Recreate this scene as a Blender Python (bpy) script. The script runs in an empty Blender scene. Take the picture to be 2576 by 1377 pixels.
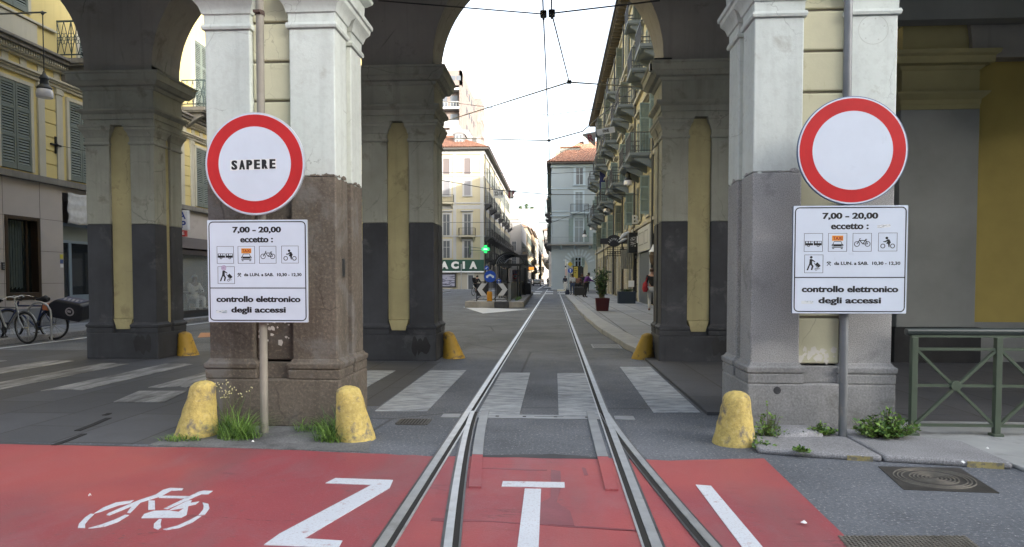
import bpy, bmesh, math, random
from mathutils import Vector, Matrix
R = math.radians
random.seed(7)
S = bpy.context.scene
COL = S.collection

# ------------------------------------------------------------------ camera, sky, sun, exposure
EYE = Vector((0, 0, 1.42))
F, PX, PY = 1717.0, 1288.0, 765.0              # focal length and principal point on a 2576 px wide picture
PITCH, YAW = R(2.068), R(3.530)
cam = bpy.data.cameras.new('camera'); camo = bpy.data.objects.new('camera', cam); COL.objects.link(camo)
camo.location = EYE; camo.rotation_euler = (R(90) - PITCH, 0, YAW)
cam.sensor_width = 36; cam.lens = F / 2576 * 36; cam.shift_y = (PY - 688.5) / 2576
cam.clip_start = .05; cam.clip_end = 4000
S.camera = camo
SUN_EL, SUN_AZ = R(14), R(135)
wd = bpy.data.worlds.new('World'); S.world = wd; wd.use_nodes = True
nt = wd.node_tree; bg = nt.nodes['Background']
sky = nt.nodes.new('ShaderNodeTexSky'); sky.sky_type = 'NISHITA'; sky.sun_disc = False
sky.sun_elevation = SUN_EL; sky.sun_rotation = SUN_AZ; sky.air_density = 1.0; sky.dust_density = 5.0; sky.ozone_density = 2.0
hazy = nt.nodes.new('ShaderNodeHueSaturation'); hazy.inputs['Saturation'].default_value = .45   # thin bright cloud: a whiter sky
nt.links.new(sky.outputs[0], hazy.inputs['Color']); nt.links.new(hazy.outputs[0], bg.inputs[0]); bg.inputs[1].default_value = .15
sl = bpy.data.lights.new('sun', 'SUN'); sl.energy = 2.0; sl.angle = R(.5); sl.color = (1, .93, .82)
so = bpy.data.objects.new('sun', sl); COL.objects.link(so)
sd = Vector((math.sin(SUN_AZ) * math.cos(SUN_EL), math.cos(SUN_AZ) * math.cos(SUN_EL), math.sin(SUN_EL)))
so.rotation_euler = (-sd).to_track_quat('-Z', 'Y').to_euler(); so.location = (0, -30, 40)
S.view_settings.view_transform = 'Standard'; S.view_settings.look = 'None'
S.view_settings.exposure = 2.55; S.view_settings.gamma = 1

# ------------------------------------------------------------------ helpers
_RX = Matrix.Rotation(R(90) - PITCH, 3, 'X'); _RR = Matrix.Rotation(YAW, 3, 'Z') @ _RX
def ray(px, py): return _RR @ Vector(((px - PX) / F, -(py - PY) / F, -1))
def gz(px, py, z=0.0):
    d = ray(px, py); return EYE + d * ((z - EYE.z) / d.z)
def gy(px, py, Y):
    d = ray(px, py); return EYE + d * (Y / d.y)

class Fr:                                       # a drawing frame: origin, right, up; n points out of the surface
    def __init__(s, o, u=(1, 0, 0), v=(0, 0, 1)):
        s.o = Vector(o); s.u = Vector(u); s.v = Vector(v); s.n = s.u.cross(s.v)
    def p(s, a, b, c=0): return s.o + s.u * a + s.v * b + s.n * c
SOUTH = lambda x, y, z=0: Fr((x, y, z))                         # wall facing the viewer
EAST = lambda x, y, z=0: Fr((x, y, z), (0, 1, 0))               # wall facing +X
WEST = lambda x, y, z=0: Fr((x, y, z), (0, -1, 0))              # wall facing -X
FLAT = lambda z=0: Fr((0, 0, z), (1, 0, 0), (0, 1, 0))          # lying on the ground

class MB:
    def __init__(s): s.v = []; s.f = []; s.m = []
    def add(s, vs, fs, m=0):
        k = len(s.v); s.v += [tuple(p) for p in vs]
        for f in fs: s.f.append([k + i for i in f]); s.m.append(m)
    def box(s, x0, x1, y0, y1, z0, z1, m=0):
        s.add([(x0, y0, z0), (x1, y0, z0), (x1, y1, z0), (x0, y1, z0), (x0, y0, z1), (x1, y0, z1), (x1, y1, z1), (x0, y1, z1)],
              [(0, 3, 2, 1), (4, 5, 6, 7), (0, 1, 5, 4), (1, 2, 6, 5), (2, 3, 7, 6), (3, 0, 4, 7)], m)
    def fbox(s, fr, a0, a1, b0, b1, c0, c1, m=0):
        P = [fr.p(a, b, c) for c in (c0, c1) for a, b in ((a0, b0), (a1, b0), (a1, b1), (a0, b1))]
        s.add(P, [(0, 3, 2, 1), (4, 5, 6, 7), (0, 1, 5, 4), (1, 2, 6, 5), (2, 3, 7, 6), (3, 0, 4, 7)], m)
    def bar(s, p, q, w, h=None, m=0, up=(0, 0, 1)):
        h = h or w; p = Vector(p); q = Vector(q); d = (q - p).normalized(); u = Vector(up)
        if abs(d.dot(u)) > .98: u = Vector((0, 1, 0))
        a = d.cross(u).normalized() * w / 2; b = a.cross(d).normalized() * h / 2
        P = [e + x * a + y * b for e in (p, q) for x, y in ((-1, -1), (1, -1), (1, 1), (-1, 1))]
        s.add(P, [(0, 1, 2, 3), (7, 6, 5, 4), (0, 4, 5, 1), (1, 5, 6, 2), (2, 6, 7, 3), (3, 7, 4, 0)], m)
    def tube(s, pts, r, n=6, closed=False, m=0, caps=True):
        pts = [Vector(p) for p in pts]; N = len(pts); rs = r if isinstance(r, (list, tuple)) else [r] * N
        vs = []; prev = None
        for i, p in enumerate(pts):
            if closed: d = pts[(i + 1) % N] - pts[i - 1]
            else: d = pts[min(i + 1, N - 1)] - pts[max(i - 1, 0)]
            d = d.normalized()
            if prev is None:
                a = d.orthogonal().normalized()
            else:
                a = prev - d * prev.dot(d)
                a = a.normalized() if a.length > 1e-6 else d.orthogonal().normalized()
            prev = a; b = d.cross(a)
            for k in range(n):
                t = 2 * math.pi * k / n; vs.append(p + (a * math.cos(t) + b * math.sin(t)) * rs[i])
        fs = []
        for i in range(N if closed else N - 1):
            j = (i + 1) % N
            for k in range(n):
                l = (k + 1) % n; fs.append((i * n + k, i * n + l, j * n + l, j * n + k))
        if not closed and caps:
            fs.append(tuple(range(n))[::-1]); fs.append(tuple((N - 1) * n + k for k in range(n)))
        s.add(vs, fs, m)
    def lathe(s, prof, c=(0, 0, 0), n=20, m=0, sh=None):        # prof: (r, z); sh(z) -> x, y shift
        c = Vector(c); vs = []; fs = []
        for r, z in prof:
            dx, dy = sh(z) if sh else (0, 0)
            for k in range(n):
                t = 2 * math.pi * k / n; vs.append(c + Vector((r * math.cos(t) + dx, r * math.sin(t) + dy, z)))
        for i in range(len(prof) - 1):
            for k in range(n):
                l = (k + 1) % n; fs.append((i * n + k, i * n + l, (i + 1) * n + l, (i + 1) * n + k))
        fs.append(tuple(range(n))[::-1]); fs.append(tuple((len(prof) - 1) * n + k for k in range(n)))
        s.add(vs, fs, m)
    def poly(s, fr, pts, c0, c1, m=0):                          # polygon (counter-clockwise) as a thin slab
        n = len(pts); P = [fr.p(a, b, c0) for a, b in pts] + [fr.p(a, b, c1) for a, b in pts]
        s.add(P, [tuple(range(n))[::-1], tuple(range(n, 2 * n))] + [(i, (i + 1) % n, n + (i + 1) % n, n + i) for i in range(n)], m)
    def strip(s, fr, pts, w, c0, c1, closed=False, m=0):        # a painted line of width w along points
        n = len(pts); L = []
        for i, (a, b) in enumerate(pts):
            if closed: p, q = pts[i - 1], pts[(i + 1) % n]
            else: p, q = pts[max(i - 1, 0)], pts[min(i + 1, n - 1)]
            dx, dy = q[0] - p[0], q[1] - p[1]; l = math.hypot(dx, dy) or 1
            nx, ny = -dy / l * w / 2, dx / l * w / 2; L.append(((a + nx, b + ny), (a - nx, b - ny)))
        for i in range(n if closed else n - 1):
            j = (i + 1) % n; s.poly(fr, [L[i][1], L[j][1], L[j][0], L[i][0]], c0, c1, m)
    def disc(s, fr, a, b, r, c0, c1, n=24, m=0, ry=None):
        ry = ry or r
        s.poly(fr, [(a + r * math.cos(2 * math.pi * k / n), b + ry * math.sin(2 * math.pi * k / n)) for k in range(n)], c0, c1, m)
    def ring(s, fr, a, b, r, w, c0, c1, n=24, m=0):
        s.strip(fr, [(a + r * math.cos(2 * math.pi * k / n), b + r * math.sin(2 * math.pi * k / n)) for k in range(n)], w, c0, c1, True, m)
    def mould(s, x0, x1, y0, y1, lev, m=0):                     # stacked rectangles (z, outset): mitred mouldings
        P = []
        for z, o in lev: P += [(x0 - o, y0 - o, z), (x1 + o, y0 - o, z), (x1 + o, y1 + o, z), (x0 - o, y1 + o, z)]
        fs = [(3, 2, 1, 0)]; k = 4 * (len(lev) - 1); fs.append((k, k + 1, k + 2, k + 3))
        for i in range(len(lev) - 1):
            for j in range(4): l = (j + 1) % 4; fs.append((4 * i + j, 4 * i + l, 4 * i + 4 + l, 4 * i + 4 + j))
        s.add(P, fs, m)
    def text(s, fr, txt, a, b, w, h, c0=0, c1=.002, bold=.02, m=0):   # text centred on (a, b), fitted to w x h
        V, Fc = text_data(txt, bold)
        xs = [p[0] for p in V]; ys = [p[1] for p in V]; x0, x1, y0, y1 = min(xs), max(xs), min(ys), max(ys)
        sx = w / (x1 - x0); sy = h / (y1 - y0)
        s.add([fr.p(a + (x - (x0 + x1) / 2) * sx, b + (y - (y0 + y1) / 2) * sy, c0 + (c1 - c0) * (1 if z > 0 else 0)) for x, y, z in V], Fc, m)
    def build(s, name, mats, parent=None, smooth=None, bevel=0, world=True, loc=None):
        me = bpy.data.meshes.new(name); me.from_pydata(s.v, [], s.f)
        for mt in (mats if isinstance(mats, (list, tuple)) else [mats]): me.materials.append(mt)
        if len(me.materials) > 1: me.polygons.foreach_set('material_index', s.m)
        if smooth:
            me.polygons.foreach_set('use_smooth', [True] * len(me.polygons)); me.set_sharp_from_angle(angle=R(smooth))
        me.update()
        o = bpy.data.objects.new(name, me); COL.objects.link(o)
        if parent:
            o.parent = parent
            if world: o.location = -wloc(parent)
        if loc: o.location = loc
        if bevel:
            b = o.modifiers.new('bevel', 'BEVEL'); b.width = bevel; b.segments = 2; b.limit_method = 'ANGLE'; b.angle_limit = R(40)
        return o
def wloc(o):
    v = Vector((0, 0, 0))
    while o: v += o.location; o = o.parent
    return v
_tc = {}
def text_data(txt, bold):
    if (txt, bold) not in _tc:
        c = bpy.data.curves.new('t', 'FONT'); c.body = txt; c.offset = bold; c.extrude = .05; c.resolution_u = 3
        o = bpy.data.objects.new('t', c); COL.objects.link(o)
        me = bpy.data.meshes.new_from_object(o.evaluated_get(bpy.context.evaluated_depsgraph_get()))
        _tc[txt, bold] = ([tuple(v.co) for v in me.vertices], [tuple(p.vertices) for p in me.polygons])
        bpy.data.objects.remove(o); bpy.data.curves.remove(c); bpy.data.meshes.remove(me)
    return _tc[txt, bold]
def tag(o, label, cat, group=None):
    o['label'] = label; o['category'] = cat
    if group: o['group'] = group
    return o
def thing(name, label, cat, loc=(0, 0, 0), group=None, rz=0):
    o = bpy.data.objects.new(name, None); COL.objects.link(o); o.empty_display_size = .2
    o.location = loc; o.rotation_euler = (0, 0, rz); return tag(o, label, cat, group)
def struct(o, kind='structure'): o['kind'] = kind; return o
def kids(o): return [c for c in bpy.data.objects if c.parent == o]
def copy_tree(o, parent=None):
    c = o.copy(); COL.objects.link(c)
    if parent: c.parent = parent
    for k in kids(o): copy_tree(k, c)
    return c

# ------------------------------------------------------------------ materials
def rgb(h):                                     # base colours written as linear triples or '#srgb'
    if isinstance(h, str):
        c = [int(h[i:i + 2], 16) / 255 for i in (1, 3, 5)]
        return tuple(((x + .055) / 1.055) ** 2.4 if x > .04 else x / 12.92 for x in c)
    return h
class NT:
    def __init__(s, name):
        s.mat = bpy.data.materials.new(name); s.mat.use_nodes = True; s.t = s.mat.node_tree; s.b = s.t.nodes['Principled BSDF']
        s.co = s.t.nodes.new('ShaderNodeTexCoord').outputs['Object']
    def n(s, typ, **kw):
        nd = s.t.nodes.new('ShaderNode' + typ)
        for k, v in kw.items():
            if hasattr(nd, k) and k not in nd.inputs: setattr(nd, k, v)
            else: nd.inputs[k].default_value = v
        return nd
    def l(s, a, b): s.t.links.new(a, b)
    def map(s, sc=(1, 1, 1), rot=(0, 0, 0), loc=(0, 0, 0)):
        m = s.n('Mapping'); m.inputs['Scale'].default_value = sc; m.inputs['Rotation'].default_value = rot; m.inputs['Location'].default_value = loc
        s.l(s.co, m.inputs[0]); return m.outputs[0]
    def noise(s, scale, detail=5, rough=.55, vec=None, dist=0):
        x = s.n('TexNoise'); x.inputs['Scale'].default_value = scale; x.inputs['Detail'].default_value = detail
        x.inputs['Roughness'].default_value = rough; x.inputs['Distortion'].default_value = dist
        s.l(vec or s.co, x.inputs['Vector']); return x.outputs[0]
    def step(s, v, a, b, lo=0, hi=1):
        r = s.n('MapRange'); r.inputs[1].default_value = a; r.inputs[2].default_value = b; r.inputs[3].default_value = lo; r.inputs[4].default_value = hi
        s.l(v, r.inputs[0]); return r.outputs[0]
    def mix(s, f, a, b):
        m = s.n('Mix'); m.data_type = 'RGBA'
        for i, x in ((0, f), (6, a), (7, b)):
            if isinstance(x, (tuple, list)): m.inputs[i].default_value = (*x[:3], 1)
            elif isinstance(x, (int, float)): m.inputs[i].default_value = x
            else: s.l(x, m.inputs[i])
        return m.outputs[2]
    def mul(s, a, b, op='MULTIPLY'):
        m = s.n('Math'); m.operation = op
        for i, x in enumerate((a, b)):
            if isinstance(x, (int, float)): m.inputs[i].default_value = x
            else: s.l(x, m.inputs[i])
        return m.outputs[0]
    def col(s, c): s.l(c, s.b.inputs['Base Color'])
    def bump(s, h, st=.3, d=.01):
        b = s.n('Bump'); b.inputs['Strength'].default_value = st; b.inputs['Distance'].default_value = d
        s.l(h, b.inputs['Height']); s.l(b.outputs[0], s.b.inputs['Normal'])
def sc(c, k): return tuple(min(1, x * k) for x in c)
def mat(name, c, rough=.8, var=.18, scale=1.2, bump=.15, bscale=60, metal=0, stain=None, cracks=None, speck=None, bd=.004, spec=None, streak=0):
    c = rgb(c); t = NT(name); b = t.b; b.inputs['Roughness'].default_value = rough; b.inputs['Metallic'].default_value = metal
    if spec is not None: b.inputs['Specular IOR Level'].default_value = spec
    n1 = t.noise(scale, 7, .6); x = t.mix(t.step(n1, .3, .7), sc(c, 1 - var), sc(c, 1 + var))
    if streak:                                  # rain-washed vertical streaks
        n5 = t.noise(1.0, 5, .6, t.map((7, 7, .35))); x = t.mix(t.mul(t.step(n5, .52, .72), streak), x, sc(c, .45))
    if speck:                                   # mineral grain: (scale, dark colour, light colour, amount)
        n2 = t.noise(speck[0], 2, .7); x = t.mix(t.mul(t.step(n2, .38, .5, 1, 0), speck[3]), x, rgb(speck[1])); x = t.mix(t.mul(t.step(n2, .56, .66), speck[3]), x, rgb(speck[2]))
    if stain:                                   # (scale, threshold, colour, amount)
        n3 = t.noise(stain[0], 8, .65, dist=.4); x = t.mix(t.mul(t.step(n3, stain[1], stain[1] + .1), stain[3]), x, rgb(stain[2]))
    if cracks:
        w = t.noise(2.5, 4, .6); v = t.n('TexVoronoi'); v.feature = 'DISTANCE_TO_EDGE'; v.inputs['Scale'].default_value = cracks[0]
        ad = t.n('VectorMath'); ad.operation = 'ADD'; t.l(t.co, ad.inputs[0])
        wc = t.n('VectorMath'); wc.operation = 'SCALE'; wc.inputs['Scale'].default_value = .5; t.l(w, wc.inputs[0]); t.l(wc.outputs[0], ad.inputs[1])
        t.l(ad.outputs[0], v.inputs['Vector'])
        g = t.step(t.noise(1.3, 2), .5, .6); k = t.mul(t.step(v.outputs[0], 0, cracks[1], 1, 0), g)
        x = t.mix(t.mul(k, cracks[2]), x, sc(c, .35))
    t.col(x)
    if bump: t.bump(t.noise(bscale, 6, .65), bump, bd)
    return t.mat
def flat(name, c, rough=.5, metal=0, var=.06, scale=6, emit=0, spec=None):
    c = rgb(c); t = NT(name); t.b.inputs['Roughness'].default_value = rough; t.b.inputs['Metallic'].default_value = metal
    if spec is not None: t.b.inputs['Specular IOR Level'].default_value = spec
    t.col(t.mix(t.noise(scale, 4), sc(c, 1 - var), sc(c, 1 + var)))
    if emit:
        t.b.inputs['Emission Color'].default_value = (*c, 1); t.b.inputs['Emission Strength'].default_value = emit
    return t.mat
def stain_sheet(name, c, wear, lo, hi, scale, rough=.7, stretch=(1, 1, 1), grit=True):   # road paint worn through to what lies below
    t = NT(name); t.b.inputs['Roughness'].default_value = rough
    n = t.noise(scale, 9, .7, t.map(stretch)); k = t.step(n, lo, hi)
    x = t.mix(t.noise(1.2, 5), sc(rgb(c), .86), sc(rgb(c), 1.12)); x = t.mix(k, x, rgb(wear))
    if grit: x = t.mix(t.mul(t.step(t.noise(90, 3, .7), .34, .46, 1, 0), .35), x, sc(rgb(wear), .6))
    t.col(x); t.bump(t.noise(120, 4, .7), .35, .004); return t.mat

def asphalt_mat():
    t = NT('asphalt'); t.b.inputs['Roughness'].default_value = .85
    x = t.mix(t.step(t.noise(.5, 8, .68), .36, .64), (.072, .08, .094), (.148, .16, .182))
    x = t.mix(t.step(t.noise(.9, 8, .65, t.map((1, .25, 1)), .6), .56, .68), x, (.075, .08, .088))
    g = t.noise(42, 4, .8)
    x = t.mix(t.mul(t.step(g, .57, .66), .9), x, (.40, .405, .41)); x = t.mix(t.mul(t.step(g, .34, .44, 1, 0), .75), x, (.035, .036, .04))
    v = t.n('TexVoronoi'); v.feature = 'DISTANCE_TO_EDGE'; v.inputs['Scale'].default_value = .22
    ad = t.n('VectorMath'); ad.operation = 'ADD'; t.l(t.co, ad.inputs[0]); t.l(t.n('TexNoise', Scale=1.1).outputs[1], ad.inputs[1]); t.l(ad.outputs[0], v.inputs['Vector'])
    x = t.mix(t.mul(t.step(v.outputs[0], 0, .006, 1, 0), .7), x, (.03, .03, .033))
    t.col(x); t.bump(g, .8, .008); return t.mat
def red_mat():
    t = NT('red_road_paint'); t.b.inputs['Roughness'].default_value = .6
    x = t.mix(t.step(t.noise(.7, 6, .6), .3, .7), (.255, .052, .064), (.335, .062, .072))
    x = t.mix(t.mul(t.step(t.noise(2.2, 8, .7, t.map((1, .6, 1)), .5), .48, .68), .75), x, (.27, .105, .12))
    x = t.mix(t.mul(t.step(t.noise(30, 5, .75, t.map((.5, 1, 1))), .6, .68), .8), x, (.12, .07, .075))
    x = t.mix(t.mul(t.step(t.noise(85, 3, .7), .62, .7), .3), x, (.5, .33, .33))
    w = t.noise(.55, 8, .6, t.map((.35, 1.6, 1)), .2)
    k = t.mul(t.step(w, .495, .5), t.step(w, .5, .505, 1, 0)); x = t.mix(t.mul(t.mul(k, t.step(t.noise(.9, 3), .52, .6)), .7), x, (.11, .035, .04))
    x = t.mix(t.mul(t.step(t.noise(1.1, 6, .6, t.map((1.6, .22, 1), loc=(3, 1, 0))), .48, .68), .85), x, (.21, .085, .09))
    x = t.mix(t.mul(t.step(t.noise(.45, 4, .5, t.map(loc=(7, 2, 0))), .47, .6), .6), x, (.42, .085, .075))
    t.col(x); t.bump(t.noise(70, 5, .75), .6, .006); return t.mat
def slab_mat(name, c, mortar, sx, sy, off=.5, rot=0, msize=.012, var=.25):
    t = NT(name); t.b.inputs['Roughness'].default_value = .75
    br = t.n('TexBrick'); br.offset = off; br.inputs['Scale'].default_value = 1; br.inputs['Brick Width'].default_value = sx; br.inputs['Row Height'].default_value = sy
    br.inputs['Mortar Size'].default_value = msize; br.inputs['Mortar Smooth'].default_value = .3; br.inputs['Bias'].default_value = 0
    c = rgb(c); br.inputs['Color1'].default_value = (*sc(c, 1 - var), 1); br.inputs['Color2'].default_value = (*sc(c, 1 + var), 1); br.inputs['Mortar'].default_value = (*rgb(mortar), 1)
    ad = t.n('VectorMath'); ad.operation = 'ADD'; t.l(t.map(rot=(0, 0, rot)), ad.inputs[0])
    ns = t.n('VectorMath'); ns.operation = 'SCALE'; ns.inputs['Scale'].default_value = .05; t.l(t.n('TexNoise', Scale=1.5).outputs[1], ns.inputs[0]); t.l(ns.outputs[0], ad.inputs[1])
    t.l(ad.outputs[0], br.inputs['Vector'])
    x = t.mix(t.step(t.noise(2.2, 8, .7), .35, .7), br.outputs[0], t.mix(.5, br.outputs[0], sc(c, .6)))
    x = t.mix(t.mul(t.step(t.noise(70, 4, .7), .56, .68), .4), x, sc(c, 1.7)); t.col(x)
    h = t.mul(t.mul(br.outputs[1], -1.0), t.mul(t.noise(50, 6, .7), .35), 'ADD'); t.bump(h, .5, .012); return t.mat
def tile_mat():                                 # rows of terracotta channels running down the slope
    t = NT('roof_tiles'); t.b.inputs['Roughness'].default_value = .85
    x = t.mix(t.step(t.noise(1.4, 4, .7), .3, .7), (.15, .065, .04), (.33, .155, .09)); x = t.mix(t.step(t.noise(5, 3), .5, .7), x, (.34, .21, .15))
    t.col(x); t.bump(t.noise(9, 3), .4, .02); return t.mat
def paper(name, c, marks, s=24): # printed sheet / sticker with small illegible strokes
    t = NT(name); t.b.inputs['Roughness'].default_value = .5
    t.col(t.mix(t.step(t.noise(s, 3, .6, t.map((1, 1, 4))), .52, .58), rgb(c), rgb(marks))); return t.mat

GR = dict(
    asphalt=asphalt_mat(), red=red_mat(),
    zebra=stain_sheet('worn_white_road_paint', (.42, .45, .48), (.14, .148, .16), .40, .66, 9, stretch=(.35, 1.3, 1)),
    zebra_old=stain_sheet('very_worn_road_paint', (.38, .38, .375), (.10, .10, .10), .36, .6, 4.5, stretch=(1, .22, 1)),
    white=stain_sheet('white_road_paint', (.58, .61, .66), (.34, .17, .17), .6, .7, 11),
    slab=slab_mat('dark_stone_slabs', (.07, .072, .08), (.035, .035, .035), 1.25, .72, rot=R(90), msize=.012, var=.16),
    pave=slab_mat('pale_stone_slabs', (.26, .275, .3), (.05, .05, .055), 1.7, .9, rot=R(90), msize=.022, var=.2),
    kerb=mat('kerb_stone', (.25, .25, .26), .8, .2, 2, .4, 45, speck=(90, (.08, .08, .09), (.45, .45, .46), .5)),
    concrete=mat('pale_concrete', (.30, .31, .31), .85, .2, 1.5, .3, 40, stain=(2, .55, (.16, .16, .16), .6)),
    patch=mat('dark_tar_patch', (.045, .047, .052), .75, .3, 3, .5, 60),
    redpatch=mat('dark_red_repair', (.19, .035, .045), .5, .25, 3, .3, 70),
    hole=flat('black_gap', (.008, .008, .009), .9),
)
PALE = mat('pale_grey_plaster', (.58, .625, .595), .85, .1, 1.1, .3, 30, stain=(3.2, .64, (.34, .34, .30), .6), cracks=(1.3, .006, .55), streak=.22, bd=.008, speck=(16, (.4, .41, .39), (.62, .64, .62), .18))
CREAM = mat('pale_yellow_plaster', (.53, .515, .365), .85, .12, 1.3, .25, 35, stain=(3.5, .63, (.3, .26, .16), .6), cracks=(2.2, .012, .5), bd=.006)
BROWN = mat('brown_sandstone', (.125, .105, .083), .85, .38, 1.3, .6, 22, stain=(1.6, .53, (.175, .165, .155), .75), streak=.55, speck=(35, (.07, .055, .045), (.3, .24, .18), .35), bd=.014, cracks=(1.4, .02, .6))
GRANITE = mat('grey_granite', (.325, .322, .315), .8, .16, 1.5, .35, 45, speck=(130, (.12, .12, .13), (.50, .50, .50), .6), stain=(1.7, .58, (.13, .13, .13), .55), bd=.006)
GREYSTONE = mat('rough_grey_stone', (.255, .255, .255), .85, .25, 1.8, .5, 25, stain=(2.6, .55, (.12, .115, .105), .6), speck=(60, (.1, .1, .1), (.4, .4, .38), .3), bd=.012)
OLIVE = mat('grey_olive_plaster', (.30, .303, .255), .85, .2, 1.2, .35, 24, stain=(2.4, .58, (.14, .13, .1), .65), streak=.4, cracks=(1.1, .012, .6), bd=.01)
OCHRE = mat('ochre_plaster', (.385, .34, .18), .85, .14, 1.6, .3, 30, stain=(3.2, .58, (.2, .17, .09), .6), streak=.3, cracks=(1.8, .02, .5), bd=.008)
DARKST = mat('dark_grey_stone', (.042, .044, .05), .75, .35, 1.4, .4, 30, stain=(2.2, .57, (.11, .11, .112), .6), streak=.4, bd=.008)
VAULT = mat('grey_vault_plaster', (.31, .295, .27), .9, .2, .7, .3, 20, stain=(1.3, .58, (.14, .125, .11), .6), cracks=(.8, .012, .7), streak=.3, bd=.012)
YWALL = mat('deep_yellow_plaster', (.40, .31, .09), .85, .12, 1.0, .12, 40, stain=(1.3, .64, (.36, .27, .09), .5))
GREYPL = mat('grey_plaster', (.25, .255, .245), .85, .14, .9, .15, 40)
BLACKST = mat('black_stained_base', (.025, .025, .026), .8, .4, 2, .3, 30)
PEEL = mat('peeled_white_paint', (.62, .6, .55), .9, .1, 8, .3, 60)
FADED = mat('sign_pole_grey_paint', (.17, .18, .19), .5, .2, 3, .1, 60, metal=.3, stain=(8, .62, (.3, .28, .25), .5))
DUSTY = mat('dusty_brown_pole', (.26, .24, .20), .7, .2, 3, .15, 50)
RUST = mat('rusty_iron', (.07, .045, .035), .8, .3, 20, .3, 80)
IRON = flat('black_iron', (.018, .019, .02), .45, .3)
DARKG = flat('dark_grey_metal', (.05, .053, .057), .45, .4)
STEEL = flat('galvanised_steel', (.45, .46, .47), .4, .8)
SIGNW = mat('sign_white_sheeting', (.60, .66, .76), .35, .04, 3, 0, stain=(4, .66, (.45, .49, .56), .5))
SIGNR = mat('sign_red_sheeting', (.50, .022, .024), .32, .1, 4, 0, stain=(14, .68, (.55, .13, .11), .6), streak=.15)
EDGE = flat('aluminium_edge', (.55, .58, .62), .4, .5)
BLUEED = flat('blue_grey_sign_edge', (.12, .17, .26), .5, .2)
BLACK = flat('black_print', (.008, .008, .01), .5)
ORANGE = flat('orange_print', (.70, .29, .03), .5)
REDTX = flat('red_print', (.3, .02, .02), .5)
PAPERW = flat('white_paper_strip', (.75, .76, .76), .6)
YEL = mat('worn_yellow_paint', (.56, .43, .13), .75, .2, 5, .7, 20, stain=(6.5, .53, (.15, .135, .12), .9), bd=.018, streak=.5, speck=(28, (.25, .19, .08), (.62, .52, .25), .35))
YELD = mat('dirty_yellow_paint', (.42, .26, .03), .6, .25, 3, .4, 24, stain=(5, .53, (.06, .055, .05), .9), bd=.008)
GREENM = mat('olive_green_railing_paint', (.058, .08, .054), .5, .15, 4, .1, 60, stain=(25, .68, (.3, .3, .28), .7))
RAIL = mat('polished_rail_steel', (.50, .51, .52), .36, .14, 8, .1, 90, metal=.6, stain=(3, .56, (.26, .26, .26), .6))
RAILD = mat('dark_rail_steel', (.11, .11, .115), .45, .25, 6, .2, 80, metal=.6, stain=(7, .55, (.06, .045, .035), .7))
GROOVE = flat('dark_groove', (.018, .017, .016), .9)  # near-black colour for rail grooves, slots and grate pits
PLATE = mat('worn_steel_plate', (.25, .26, .27), .5, .2, 5, .3, 70, metal=.3)
CASTIRON = mat('cast_iron_cover', (.085, .08, .075), .55, .3, 5, .3, 80, metal=.5)
GLASS = flat('dark_window_glass', (.018, .022, .026), .08, spec=.8)
GLASSB = flat('grey_window_glass', (.09, .10, .115), .15, spec=.7)
SHUT = mat('green_grey_shutter_paint', (.135, .16, .14), .55, .15, 2, .1, 60)
SHUTD = mat('dark_green_shutter_paint', (.05, .068, .062), .55, .2, 2, .1, 60)
SHUTL = mat('pale_green_shutter_paint', (.20, .27, .27), .55, .15, 2, .1, 60)
YBLD = mat('yellow_house_plaster', (.60, .50, .22), .85, .07, .5, .1, 40, streak=.12)
YTRIM = mat('cream_grey_trim', (.47, .45, .37), .85, .1, .8, .1, 40, streak=.2)
MARBLE = mat('pinkish_grey_cladding', (.42, .385, .365), .6, .1, .6, .1, 50, stain=(1.2, .6, (.34, .3, .28), .5))
SOOT = mat('sooty_cornice_stone', (.20, .19, .17), .85, .3, 1.2, .2, 40, streak=.5)
BLUEST = mat('blue_grey_stone', (.17, .18, .2), .8, .25, 1.5, .3, 40)
PHARM = mat('cream_facade_plaster', (.37, .335, .235), .85, .08, .4, .1, 20, streak=.15)
PHTRIM = mat('pale_grey_facade_trim', (.34, .345, .345), .85, .08, .5, .1, 20)
RBLD = mat('buff_facade_plaster', (.50, .46, .31), .85, .13, .5, .15, 20, streak=.25)
RTRIM = mat('buff_stone_trim', (.38, .36, .29), .85, .15, .6, .15, 20, streak=.3)
PBLUE = mat('pale_blue_plaster', (.34, .395, .435), .85, .06, .4, .08, 20)
PBTRIM = mat('pale_blue_trim', (.44, .53, .60), .85, .06, .5, .05, 20)
TILE = tile_mat()
PINKT = mat('pink_concrete', (.17, .138, .125), .85, .06, .3, .05, 20)
WHITET = mat('white_render', (.30, .30, .295), .85, .05, .3, .05, 20)
PALEF = mat('pale_far_plaster', (.25, .245, .24), .85, .08, .3, .05, 20)
ORNG = mat('orange_far_plaster', (.27, .185, .11), .85, .12, .3, .05, 20)
TAN = mat('tan_far_plaster', (.25, .21, .15), .85, .12, .3, .05, 20)
GREENS = mat('dark_green_shop_fascia', (.008, .062, .042), .5, .12, .8, 0)
SKIN = flat('skin', (.42, .24, .17), .6); SKIND = flat('dark_skin', (.10, .055, .035), .6)
def cloth(n, c): return mat(n, c, .9, .15, 8, .2, 120)
LEAF = mat('grass_green', (.15, .26, .045), .6, .35, 14, 0); LEAFD = mat('dark_leaf_green', (.055, .125, .028), .55, .4, 16, 0)
LEAFP = mat('planter_leaf', (.028, .06, .028), .5, .4, 10, 0); STEM = flat('plant_stem', (.10, .10, .04), .8)

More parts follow.
